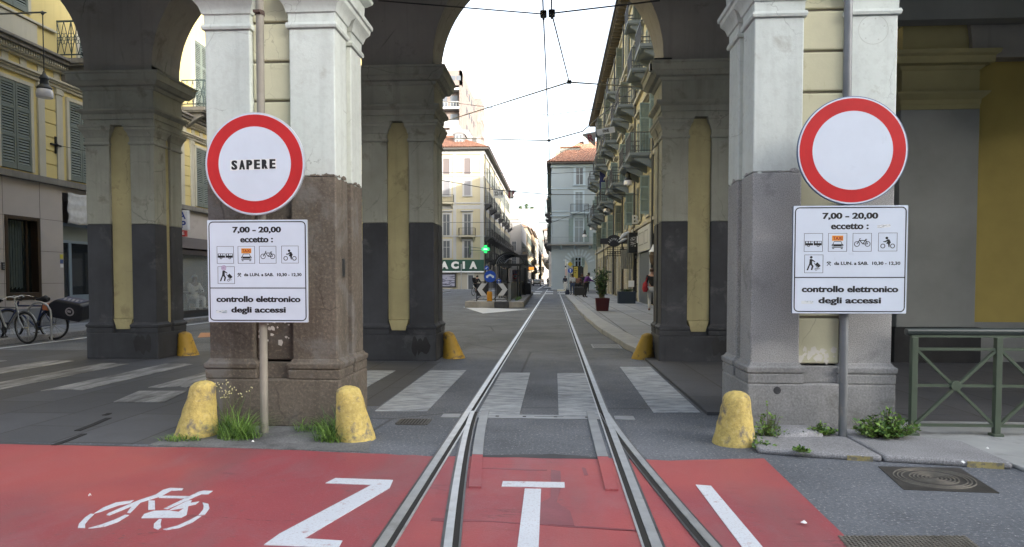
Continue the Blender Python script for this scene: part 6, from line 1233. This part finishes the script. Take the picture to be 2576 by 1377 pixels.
part(TW, 'side_window', flat('dark_small_windows', (.03, .028, .028), .4), lambda b: [b.box(xt, xt + .04, y, y + 1.7, z, z + 1.2) for y in (137, 141, 145, 149) for z in [20.5 + 3.55 * k for k in range(6)]]); part(TW, 'loggia', flat('brown_loggia', (.22, .17, .15), .8), lambda b: [b.box(-16.7, -16.62, 157, 163, z, z + 1.9) for z in [20 + 3.55 * k for k in range(6)]] + [b.box(-17.55, -16.75, 155.9, 156, z, z + 2.3) for z in (24, 28, 32, 37)])
part(TW, 'roof_frame', flat('pale_roof_metal', (.5, .5, .5), .5), lambda b: (b.box(-27, -18.5, 132, 146, 41, 44.2), [b.bar((-22, 130.5, z), (-17.9, 130.5, z), .1) for z in (44.4, 45.2)], b.bar((-18, 130.5, 41), (-18, 130.5, 45.3), .12), b.bar((-18, 130.5, 45.2), (-17.4, 140, 43.2), .12)))
def farhouse(name, label, x0, x1, y0, y1, h, m, face, step=3.6, floors=None, roof=True, shm=SHUTD, front=True, bal=True):
    r = thing(name, label, 'building', ((x0 + x1) / 2, y0, 0)); part(r, 'wall', m, lambda b: b.box(x0, x1, y0, y1, .1, h)); xs = x1 if face == 'E' else x0; s = 1 if face == 'E' else -1
    if roof: part(r, 'eaves', flat('far_eaves', (.14, .11, .09), .8), lambda b: b.box(x0 - .5, x1 + .5, y0 - .5, y1 + .4, h, h + .25)); part(r, 'roof', TILE, lambda b: b.add([(x0 - .5, y0 - .5, h + .25), (x1 + .5, y0 - .5, h + .25), (x1 + .5, y1 + .4, h + .25), (x0 - .5, y1 + .4, h + .25), (x0 + (x1 - x0) * .4, y0 + 5, h + 2.6), (x0 + (x1 - x0) * .6, y0 + 5, h + 2.6), (x0 + (x1 - x0) * .6, y1 - 4, h + 2.6), (x0 + (x1 - x0) * .4, y1 - 4, h + 2.6)], [(0, 1, 5, 4), (1, 2, 6, 5), (2, 3, 7, 6), (3, 0, 4, 7), (4, 5, 6, 7)]))
    fl = floors or [4.3 + 3.4 * k for k in range(int((h - 4.5) / 3.4))]
    n = min(9, int((y1 - y0) / step))
    for k in range(n):
        y = y0 + step * (k + .5)
        for z in fl: win(r, face, (xs, y, z), 1.0, 2.1, m, 'wings', GLASS, shm=shm, case=.12, sill=False)
        if bal: balcony(r, face, (xs, y, fl[0] - .1), 2.2, 1.0, TAN, IRON); 
        if bal and k % 2 and len(fl) > 1: balcony(r, face, (xs, y, fl[1] - .1), 2.0, .9, TAN, IRON)
    if front:
        for x in [x1 - 1.6 - 2.6 * k for k in range(2)] if face == 'E' else [x0 + 1.6]:
            for z in fl: win(r, 'S', (x, y0, z), .95, 2.0, WHITET, 'plain', GLASSB, case=.12, sill=False)
    part(r, 'shop_band', flat('dark_far_shops', (.04, .038, .036), .6), lambda b: [b.box(min(xs, xs + s * .06), max(xs, xs + s * .06), y0 + 1 + step * k, y0 + 3.2 + step * k, .12, 3.4) for k in range(n)])
    part(r, 'string_course', m, lambda b: [b.box(x0 - .12 if face == 'W' else x0, x1 + (.12 if face == 'E' else 0), y0 - .12, y1, z - .35, z - .15) for z in fl]); return r
farhouse('far_house', 'pale grey stepped house beyond the pharmacy house on the left', -20, -7.2, 150, 176, 13.6, PALEF, 'E', roof=False); q = bpy.data.objects['far_house']; part(q, 'setback_storey', PALEF, lambda b: b.box(-20, -8.2, 152, 176, 13.6, 15.4)); part(q, 'terrace_rail', IRON, lambda b: b.box(-20, -7.2, 150, 150.08, 14.4, 14.5))
farhouse('far_house', 'sunlit tan house next along the far left side of the street', -20, -7.0, 176.5, 206, 14.8, TAN, 'E')
farhouse('far_house', 'sunlit orange house further along the far left side of the street', -20, -7.1, 206.5, 252, 16.6, ORNG, 'E', step=4.6)
farhouse('far_house', 'orange-tan house far down the left side of the street', -22, -7.6, 252.5, 330, 19, TAN, 'E', step=8.0)
farhouse('far_house', 'hazy grey house at the far left end of the street', -26, -8.6, 330.5, 470, 20, PALEF, 'E', step=14)
farhouse('far_house', 'dark far house with balconies just beyond the pale blue house', -.9, 12, 118, 168, 15, PALEF, 'W', step=5.4, floors=[4.3, 7.7, 11.1])
farhouse('far_house', 'sunlit cream house far down the right side of the street', -3.0, 12, 205, 262, 16, PALEF, 'W', step=6.2)
farhouse('far_house', 'grey house far down the right side, past the cream one', -5.2, 12, 330, 470, 20, PALEF, 'W', step=15)
farhouse('far_house', 'pale yellow house closing the far end of the street', -16, -2, 620, 660, 22, TAN, 'E', bal=False)
WT = thing('white_tower', 'pale white tower block with roof planting far behind the left-hand houses', 'building', (-14, 300, 0)); part(WT, 'wall', WHITET, lambda b: b.box(-16.8, -7.3, 480 * 0 + 300, 312, .1, 32)); part(WT, 'roof_edge', PALEF, lambda b: b.box(-16.9, -7.2, 299.9, 312, 32, 32.3)); part(WT, 'window', flat('pale_grey_windows', (.36, .36, .36), .4), lambda b: [b.box(x, x + .8, 299.94, 300, z, z + 1.2) for x in (-14.6, -12.9, -11.2, -9.5) for z in [14.5 + 3.3 * k for k in range(5)]])
def clump(name, label, c, rx, rz, n, sz, seed, trunk=.5):
    rr = random.Random(seed); r = thing(name, label, 'shrub', c, None); b = MB()
    for _ in range(n):
        a, q, h = rr.random() * 6.283, rr.random() ** .5, rr.random(); k = math.sqrt(max(0, 1 - (2 * h - 1) ** 2)) * (.75 + .4 * math.sin(a * 3 + seed)); p = Vector((rx * q * k * math.cos(a), rx * q * k * math.sin(a), trunk + rz * h)); u = Vector((rr.uniform(-1, 1), rr.uniform(-1, 1), rr.uniform(-1, 1))).normalized() * sz; v = u.orthogonal().normalized() * sz * .5
        b.add([p - u, p + v, p + u, p - v], [(0, 1, 2, 3)], rr.choice((0, 1)))
    b.build('foliage', [LEAFP, flat('roof_garden_leaf', (.05, .07, .03), .8)], r, world=False); b = MB(); b.tube([(0, 0, 0), (0, 0, trunk + rz * .6)], [.12, .04], 6); b.build('stem', STEM, r, world=False)
for k, (x, rx, h, lab) in enumerate(((-14.9, 1.0, 1.6, 'small shrub at the left of the white tower\'s roof'), (-12.3, 1.3, 2.6, 'largest rounded shrub on the roof of the white tower'), (-10, 1.1, 1.2, 'low shrub on the right of the white tower\'s roof'))): clump('roof_shrub', lab, (x, 304, 32.2), rx, h, 260, .3, 50 + k, .1)

# ------------------------------------------------------------------ right pavement: planters, people, poles
r = thing('red_planter', 'dark red tapered planter with a tall leafy shrub on the pale pavement', 'planter', (1.98, 28.3, .12))
b = MB(); P = [(-.24, .0), (.24, .0), (.285, .50), (.285, .53), (-.285, .53), (-.285, .50)]
b.mould(-.24, .24, -.24, .24, [(0, -.01), (.02, 0), (.5, .045), (.53, .047), (.53, .02), (.47, .02)]); b.build('pot', flat('dark_red_pot', (.065, .008, .012), .45), r, bevel=.012, world=False); b = MB(); b.box(-.24, .24, -.24, .24, .46, .48); b.build('soil', GR['patch'], r, world=False)
def leafy(parent, n, h, spread, seed, leaf_l, z0):
    rr = random.Random(seed); b = MB(); st = MB()
    for s in range(n):
        a = rr.random() * 6.283; q = spread * rr.uniform(.1, 1); hh = h * rr.uniform(.55, 1.0); base = Vector((rr.uniform(-.12, .12), rr.uniform(-.12, .12), z0)); tip = base + Vector((q * math.cos(a), q * math.sin(a), hh)); mid = base.lerp(tip, .5) + Vector((0, 0, hh * .08)); st.tube([base, mid, tip], [.011, .008, .004], 5)
        for k in range(26):
            t = rr.uniform(.18, 1.03); c = (base.lerp(mid, t * 2) if t < .5 else mid.lerp(tip, t * 2 - 1)); d = Vector((rr.uniform(-1, 1), rr.uniform(-1, 1), rr.uniform(-.25, .8))).normalized(); s_ = d.orthogonal().normalized(); s_.rotate(Matrix.Rotation(rr.random() * 3.1, 3, d)); l = leaf_l * rr.uniform(.6, 1.25)
            b.add([c, c + d * l * .45 + s_ * l * .14, c + d * l, c + d * l * .45 - s_ * l * .14], [(0, 1, 2, 3)], rr.choice((0, 0, 1)))
    b.build('foliage', [LEAFP, LEAFD], parent, world=False); st.build('stem', STEM, parent, world=False)
pl = thing('shrub', 'tall dark green shrub growing in the dark red planter', 'shrub', (1.98, 28.3, .12)); leafy(pl, 26, 1.3, .42, 61, .17, .48)
r = thing('blue_planter', 'dark blue rectangular planter by the shop fronts', 'planter', (3.9, 37.2, .12)); b = MB(); b.mould(-.46, .46, -.3, .3, [(0, 0), (.62, .01), (.64, .012), (.64, -.03), (.58, -.03)]); b.build('trough', flat('dark_slate_blue_planter', (.022, .034, .05), .5), r, bevel=.01, world=False); b = MB(); b.box(-.43, .43, -.27, .27, .55, .58); b.build('soil', GR['patch'], r, world=False)
pl = thing('low_plants', 'low green plants in the dark blue planter', 'shrub', (3.9, 37.2, .12)); leafy(pl, 16, .2, .4, 62, .1, .58)
r = thing('menu_board', 'white menu sheet on a small stand behind the dark blue planter', 'notice', (4.2, 37.8, .12)); part(r, 'sheet', PAPERW, lambda b: b.box(4.06, 4.38, 37.75, 37.77, 1.0, 1.35)); part(r, 'stand', DARKG, lambda b: b.tube([(4.22, 37.8, .12), (4.22, 37.8, 1.3)], .015, 6))
r = thing('wall_lantern', 'brown lantern-shaped bracket fitting with a pale top at the pillar edge', 'lantern', (4.5, 32.5, 2.6)); part(r, 'body', flat('brown_lantern', (.10, .07, .045), .6), lambda b: b.lathe([(.06, 2.1), (.14, 2.2), (.2, 2.55), (.12, 2.7)], (4.62, 32.3, 0), 10)); part(r, 'cap', PAPERW, lambda b: b.lathe([(.22, 2.7), (.12, 2.82), (.02, 3.05)], (4.62, 32.3, 0), 10)); part(r, 'bracket', IRON, lambda b: b.bar((4.62, 32.3, 2.65), (4.92, 32.3, 2.65), .04))
C = cloth
WHT, BLK, PURP, JEAN, TEAL, NAVY, GRY, REDC, BEIG = C('white_shirt', (.5, .51, .52)), C('black_cloth', (.016, .016, .018)), C('purple_shirt', (.10, .03, .16)), C('blue_jeans', (.045, .065, .12)), C('teal_shirt', (.05, .1, .13)), C('navy_cloth', (.02, .025, .045)), C('grey_cloth', (.12, .12, .12)), C('red_cloth', (.35, .03, .04)), C('white_linen', (.5, .5, .5))
G1 = 'people standing on the right pavement'
figure('person', 'person in black top and white trousers with red shoulder bag at the pillar', (4.03, 28.4, .12), R(172), dict(lk=(.11, -.12, .5), lh=(.26, .06, .82)), SKIN, BLK, BEIG, flat('red_brown_hair', (.05, .02, .012), .6), flat('brown_sandals', (.2, .1, .06), .6))
r = thing('shoulder_bag', 'red shoulder bag hanging beside the person in white trousers', 'bag', (3.74, 28.35, .9)); b = MB(); b.tube([(0, 0, 0), (0, 0, .12), (0, 0, .34), (.02, 0, .42)], [.08, .13, .10, .04], 10); b.build('body', REDC, r, smooth=60, world=False); b = MB(); b.tube([(.0, .03, .38), (.08, .0, .62), (.02, -.04, .38)], .014, 6); b.build('strap', REDC, r, world=False)
figure('person', 'man in a white shirt and blue jeans on the right pavement', (1.5, 56.5, .12), R(200), dict(lw=(.12, -.28, 1.06), lh=(.05, -.33, 1.05), re=(-.26, .05, 1.15), rw=(-.20, -.2, 1.05), rh=(-.12, -.27, 1.05)), SKIND, WHT, JEAN, group=G1)
figure('person', 'man in a purple shirt and dark trousers leaning forward on the right pavement', (2.2, 48.8, .12), R(110), dict(sp=(0, -.06, 1.15), ch=(0, -.16, 1.34), nk=(0, -.24, 1.47), hd=(0, -.29, 1.57), tp=(0, -.3, 1.67), ls=(.19, -.16, 1.4), rs=(-.19, -.16, 1.4), le=(.24, -.32, 1.2), lw=(.2, -.56, 1.14), lh=(.18, -.64, 1.13), re=(-.24, -.32, 1.2), rw=(-.2, -.56, 1.12), rh=(-.18, -.64, 1.1), lk=(.12, -.12, .5), la=(.12, .12, .09), lt=(.12, -.04, .04)), SKIND, PURP, BLK, group=G1, s=1.03)
figure('person', 'person in dark clothes bending between the white-shirted and the purple-shirted man', (1.85, 54, .12), R(160), dict(sp=(0, -.1, 1.12), ch=(0, -.24, 1.26), nk=(0, -.34, 1.36), hd=(0, -.42, 1.42), tp=(0, -.46, 1.51), ls=(.19, -.24, 1.32), rs=(-.19, -.24, 1.32), le=(.22, -.34, 1.06), lw=(.16, -.48, .92), lh=(.14, -.54, .88), re=(-.22, -.34, 1.06), rw=(-.16, -.48, .92), rh=(-.14, -.54, .88)), SKIND, C('brown_top', (.12, .06, .05)), BLK, group=G1)
figure('person', 'man in a dark cap walking behind the purple-shirted man', (2.35, 58, .12), R(20), {}, SKIND, NAVY, BLK, flat('dark_cap', (.02, .015, .03), .7), group=G1, s=1.04)
figure('person', 'person in a teal top and dark trousers walking near the pale blue house', (3.45, 71.5, .12), R(150), dict(lk=(.11, -.14, .5), lw=(.3, -.2, .98), lh=(.32, -.28, .92)), SKIND, TEAL, BLK, group=G1)
r = thing('dark_case', 'large black wheeled case standing among the people on the right pavement', 'case', (1.95, 52.6, .12)); b = MB(); b.box(-.42, .42, -.25, .25, .08, .72); b.build('body', flat('black_case', (.014, .014, .016), .5), r, bevel=.05, world=False); b = MB(); [b.lathe([(.06, -.02), (.06, .02)], (x, -.2, .05), 10) for x in (-.3, .3)]; b.build('wheel', IRON, r, world=False); b = MB(); b.tube([(-.2, 0, .72), (-.2, 0, .85), (.2, 0, .85), (.2, 0, .72)], .02, 6); b.build('handle', IRON, r, world=False)
r = thing('dark_bag', 'small dark bag on the pavement left of the man in the white shirt', 'bag', (1.1, 56.8, .12)); b = MB(); b.tube([(0, 0, .03), (0, 0, .2), (0, 0, .38), (0, 0, .45)], [.18, .2, .15, .05], 10); b.build('body', NAVY, r, smooth=60, world=False); b = MB(); b.tube([(-.1, 0, .4), (0, 0, .58), (.1, 0, .4)], .012, 6); b.build('handle', NAVY, r, world=False)
G2 = 'people standing far off at the crossing'
for x, y, rz, tp, lg, lab, sk in ((-1.3, 142, 10, GRY, BLK, 'person in a grey top far off in the street, leftmost of the group', SKIN), (-.75, 140, 200, WHT, NAVY, 'person in white far off behind the one in the grey top', SKIN), (.0, 118, 30, BLK, BLK, 'person in a long black outfit far off at the traffic island', SKIND), (-.4, 119, 150, C('cream_top', (.5, .42, .33)), GRY, 'person in a cream top beside the one in black, far off', SKIN), (1.35, 96 * 0 + 84.5, 10, NAVY, BEIG, 'person in a dark top and white trousers near the far white poles', SKIND)):
    figure('person', lab, (x, y, 0 if y > 100 else .1), R(rz), dict(lk=(.11, -.1, .5)), sk, tp, lg, group=G2)
r = thing('far_island', 'low pale kerbed islet at the far crossing', 'traffic island', (.6, 84, 0)); part(r, 'kerb', flat('cream_kerb', (.5, .47, .36), .8), lambda b: b.poly(FL(), [(.35, 80.5), (1.5, 81.5), (1.5, 86), (.4, 86)], 0, .14), bevel=.02)
o = thing('far_island', 'far pale kerbed islet where the group stands', 'traffic island', (-.6, 112, 0)); part(o, 'kerb', GR['pave'], lambda b: b.poly(FL(), [(-1.2, 104), (.6, 104), (.6, 146), (-1.6, 146)], 0, .1), bevel=.02)
r = thing('sign_pole', 'tall white pole standing on the far islet, left of the blue arrow sign', 'pole', (1.42, 85, .14)); part(r, 'shaft', flat('white_pole', (.6, .6, .58), .5), lambda b: b.tube([(1.42, 85, .14), (1.42, 85, 3.9)], .07, 8)); part(r, 'panel', flat('pink_white_sign', (.5, .35, .34), .5), lambda b: b.box(1.36, 1.62, 84.88, 84.92, 1.9, 2.7)); part(r, 'cap', DARKG, lambda b: b.box(1.32, 1.5, 84.9, 85.1, 2.9, 3.1))
r = thing('sign_pole', 'thinner white pole just right of the tall white pole', 'pole', (1.66, 86.8, .12)); part(r, 'shaft', flat('white_pole', (.6, .6, .58), .5), lambda b: b.tube([(1.66, 86.8, .12), (1.66, 86.8, 3.4)], .045, 8)); part(r, 'cap', PAPERW, lambda b: b.lathe([(.1, 3.4), (.1, 3.6)], (1.66, 86.8, 0), 8))
r = round_sign('traffic_sign', 'round blue sign with a white straight arrow near the black shop board', 2.02, 85.6, .12, 2.5, .31, 'up', pole=DARKG)
r = thing('yellow_sign', 'yellow diamond sign above the blue arrow sign', 'traffic sign', (2.0, 85.9, .12)); part(r, 'pole', STEEL, lambda b: b.tube([(2.0, 85.9, .12), (2.0, 85.9, 3.5)], .03, 6)); part(r, 'panel', flat('yellow_sign_sheeting', (.5, .38, .02), .5), lambda b: b.disc(SOUTH(2.0, 85.85, 3.3), 0, 0, .34, 0, .015, 4))
r = thing('orange_display', 'small lit orange display sign far down the street beside the totem', 'display', (-5.0, 150, 3.6)); part(r, 'panel', flat('lit_orange_panel', (.8, .28, .04), .5, emit=.25), lambda b: b.box(-5.55, -4.45, 150, 150.1, 3.5, 4.1)); part(r, 'housing', DARKG, lambda b: b.box(-5.6, -4.4, 150.1, 150.3, 3.45, 4.15)); part(r, 'pole', STEEL, lambda b: b.tube([(-5, 150.2, 0), (-5, 150.2, 3.45)], .06, 6))

# ------------------------------------------------------------------ cars far down the street
_car = {}
def car(label, x, y, paint, rz=0):
    r = thing('parked_car' if 'parked' in label else 'car', label, 'car', (x, y, 0), 'cars far down the street', rz); w = .86; K = []
    prof = [(-2.0, .30), (-2.02, .75), (-1.96, .95), (-1.75, 1.38), (-1.5, 1.47), (.2, 1.48), (.55, 1.36), (1.15, .95), (1.9, .82), (2.02, .6), (2.0, .30)]      # y (rear at -2), z
    b = MB(); n = len(prof)
    for s in (0, 1):
        pass
    vs = [((-w if z < .96 else -w * (1 - .28 * (z - .95) / .53)) * sg, y_, z) for sg in (1, -1) for y_, z in prof]
    b.add(vs, [tuple(range(n)), tuple(range(2 * n - 1, n - 1, -1))] + [(i, n + i, n + (i + 1) % n, (i + 1) % n) for i in range(n)]); b.build('body', paint, r, bevel=.05, smooth=40, world=False)
    g = MB(); g.add([(-.64, -1.945, 1.0), (.64, -1.945, 1.0), (.55, -1.775, 1.36), (-.55, -1.775, 1.36)], [(0, 1, 2, 3)]); g.build('rear_window', GLASS, r, world=False)
    g = MB(); g.add([(-.66, 1.14, .98), (.66, 1.14, .98), (.56, .58, 1.36), (-.56, .58, 1.36)], [(0, 1, 2, 3)]); g.build('windscreen', GLASS, r, world=False)
    for s in (-1, 1):
        g = MB(); g.add([(s * .865, -1.6, .98), (s * .865, .9, .98), (s * .66, .3, 1.40), (s * .66, -1.4, 1.40)], [(0, 1, 2, 3)]); g.build('side_window', GLASS, r, world=False)
        g = MB(); g.box(s * .74 - .09, s * .74 + .09, -2.04, -1.97, .78, .98); g.build('tail_light', flat('tail_light_red', (.3, .02, .02), .4), r, world=False)
        for y_ in (-1.3, 1.3):
            g = MB(); g.lathe([(.2, -.1), (.31, -.09), (.31, .09), (.2, .1)], (0, 0, 0), 18); g.v = [(v[2] + s * .76, v[0] + y_, v[1] + .31) for v in g.v]; o = g.build('wheel', flat('tyre_rubber', (.015, .015, .016), .8), r, world=False); g = MB(); g.lathe([(.19, -.105), (.19, .105)], (0, 0, 0), 14); g.v = [(v[2] + s * .76, v[0] + y_, v[1] + .31) for v in g.v]; g.build('rim', STEEL, o, world=False)
    g = MB(); g.box(-.8, .8, -2.07, -2.0, .36, .6); g.build('bumper', DARKG, r, bevel=.02, world=False); g = MB(); g.box(-.26, .26, -2.08, -2.068, .62, .73); g.build('number_plate', PAPERW, r, world=False)
car('grey-green car driving away beside the far group of people', -3.75, 150, flat('grey_green_car_paint', (.12, .125, .10), .3, .4)); car('dark parked car far down the left kerb', -6.2, 168, flat('black_car_paint', (.02, .02, .022), .3, .3)); car('second dark parked car further down the left kerb', -6.3, 176, flat('blue_car_paint', (.03, .035, .05), .3, .3)); car('dark car at the far end of the street', -3.4, 330, flat('black_car_paint', (.02, .02, .022), .3, .3)); car('pale car at the far end of the street', -5.4, 340, flat('white_car_paint', (.4, .4, .4), .3, .2))

# ------------------------------------------------------------------ overhead wires and the plates hung on them
def cable(label, pts, rad=.012, sag=.0, cat='overhead wire'):
    P = [Vector(p) for p in pts]; Q = []
    for i in range(len(P) - 1):
        for k in range(10): t = k / 10; q = P[i].lerp(P[i + 1], t); q.z -= sag * 4 * t * (1 - t); Q.append(q)
    b = MB(); b.tube(Q + [P[-1]], rad, 5); return tag(b.build('overhead_wire', flat('dark_wire', (.03, .03, .032), .5), None, smooth=60), label, cat, 'overhead wires above the street')
zw = 5.92
c1, c2, c3, c4 = gy(1367, 36, 11.5), gy(1388, 34, 11.5), gy(1432, 207, 15.6), gy(1381, 354, 22.2)
cable('trolley wire running straight down the middle of the street', [(c1.x + .0, 1, zw), c1, c4, gy(1385.5, 480, 34.5), gy(1389.5, 590, 68)], .013)
cable('second trolley wire drifting right to the first knot', [(c2.x - .03, 1, zw), c2, c3], .013)
cable('span wire inside the arch left of the black clamps', [gy(952, 2, 11.5), c1], .011, .0); cable('span wire inside the arch right of the black clamps', [c2, gy(1660, 2, 11.5)], .013)
cable('span wire from the first knot up to the left side', [c3, (-14.25, 56, 12.8)], .019); cable('span wire from the first knot to the buff house', [c3, (4.88, 33.5, 10.6)], .019)
cable('span wire from the mid-street clamp to the left', [c4, (-14.25, 60, 14.0)], .019); cable('span wire from the mid-street clamp past the FINE plate to the buff house', [c4, gy(1465, 331, 22.6), (4.88, 36, 12.0)], .019)
cable('high cross wire between the left and right houses', [(-14.25, 58, 17.2), gy(1380, 290, 40), (4.88, 44, 12.5)], .019)
cable('far cross wire carrying the 22-16 plate', [gy(1100, 452, 36), gy(1245, 478, 36), gy(1385, 490, 36), (4.88, 40, 6.3)], .019)
cable('upper far cross wire below the tiled roofs', [gy(1100, 434, 50), gy(1385, 437, 50), (4.88, 52, 9.6)], .019); cable('low far cross wire before the pale blue house', [gy(1120, 560, 60), gy(1388, 560, 60), (4.88, 62, 8.4)], .019)
for p, lab in ((c1, 'black insulator clamp on the trolley wire inside the arch, left one'), (c2, 'black insulator clamp inside the arch, right one')):
    r = thing('wire_clamp', lab, 'wire clamp', p); b = MB(); b.box(-.055, .055, -.1, .1, -.035, .035); b.build('body', IRON, r, bevel=.015, world=False); b = MB(); b.box(-.02, .02, -.12, .12, -.05, -.036); b.build('jaw', IRON, r, world=False)
for p, lab in ((c3, 'small black knot joining the wires before the buff house'), (c4, 'small black clamp on the trolley wire above the street\'s middle')):
    r = thing('wire_clamp', lab, 'wire clamp', p); b = MB(); b.box(-.05, .05, -.07, .07, -.025, .03); b.build('body', IRON, r, bevel=.01, world=False)
r = thing('wire_plate', 'white plate with the numbers 22-16 hung on a cross wire', 'street plate', gy(1254, 487, 36)); q = gy(1254, 487, 36); part(r, 'panel', flat('pale_plate', (.5, .53, .58), .5), lambda b: b.box(q.x - .27, q.x + .27, 36.0, 36.02, q.z - .23, q.z + .21)); part(r, 'lettering', BLACK, lambda b: b.text(SOUTH(q.x, 36.0, q.z), '22-16', 0, 0, .44, .22, 0, .004, .03))
r = thing('pennant', 'striped triangular pennant hung right of the 22-16 plate', 'pennant', gy(1285, 487, 36)); q = gy(1286, 479, 36)
for k in range(5): x0, x1 = -.26 + .104 * k, -.26 + .104 * (k + 1); part(r, 'stripe', flat('dark_red_stripe', (.14, .03, .05), .8) if k % 2 else flat('pale_stripe', (.42, .42, .44), .8), lambda b: b.poly(SOUTH(q.x, 36.03, q.z), [(x0, 0), (x0, -.48 * (1 - abs(x0 + .08) / .36)) if abs(x0 + .08) < .36 else (x0, -.01), (x1, -.48 * (1 - abs(x1 + .08) / .36)) if abs(x1 + .08) < .36 else (x1, -.01), (x1, 0)], 0, .012))
q = gy(1524, 330, 22.4); r = thing('wire_plate', 'white plate with the word FINE hung on a cross wire', 'street plate', q); fr = Fr(q, (.985, 0, .17), (-.17, 0, .985)); part(r, 'panel', flat('pale_plate', (.5, .53, .58), .5), lambda b: b.fbox(fr, -.29, .29, -.095, .095, 0, .02)); part(r, 'lettering', BLACK, lambda b: b.text(fr, 'FINE', 0, 0, .2, .10, .02, .024, .03))
q = gy(1482, 337, 22.5); r = thing('pennant', 'grey triangular pennant with a dark red letter R left of the FINE plate', 'pennant', q); fr = Fr(q, (.985, 0, .17), (-.17, 0, .985)); part(r, 'cloth', flat('grey_pennant', (.30, .30, .31), .8), lambda b: b.poly(fr, [(-.23, .03), (.23, .03), (.12, -.44)][::-1], 0, .012)); part(r, 'lettering', flat('dark_red_letter', (.2, .03, .05), .6), lambda b: b.text(fr, 'R', .03, -.14, .19, .24, .012, .016, .03))
r = thing('speaker_box', 'small black box on the ledge right of the central arch', 'fitting', gy(1660, 170, 11.9)); q = gy(1662, 168, 11.75); part(r, 'housing', FR, lambda b: b.box(q.x - .14, q.x + .16, 11.55, 11.8, q.z - .08, q.z + .09), bevel=.02); part(r, 'bracket', IRON, lambda b: b.box(q.x - .2, q.x - .14, 11.6, 11.7, q.z - .1, q.z + .02))

# ------------------------------------------------------------------ unseen block added across the road, sized to keep the arcade front in shade
OB = thing('shading_block', 'long plain apartment block across the road behind the viewer, shading the arcade front', 'building', (0, -30, 0))
part(OB, 'wall', PHTRIM, lambda b: b.box(-45, 60, -42, -24, 0, 22)); part(OB, 'roof', TILE, lambda b: b.add([(-45, -42, 22), (60, -42, 22), (60, -24, 22), (-45, -24, 22), (-40, -33, 23), (55, -33, 23)], [(0, 1, 5, 4), (1, 2, 5), (2, 3, 4, 5), (3, 0, 4)]))
for k in range(16):
    for z in (4.5, 8.2, 12, 15.5): win(OB, 'S', (0, 0, 0), 1.1, 2.2, PHTRIM, 'plain', GLASSB, case=.15).location = Vector((-38 + 5 * k, -23.99, z)) - wloc(OB)
for o in kids(OB):
    if o.name.startswith('window'): o.rotation_euler = (0, 0, R(180))
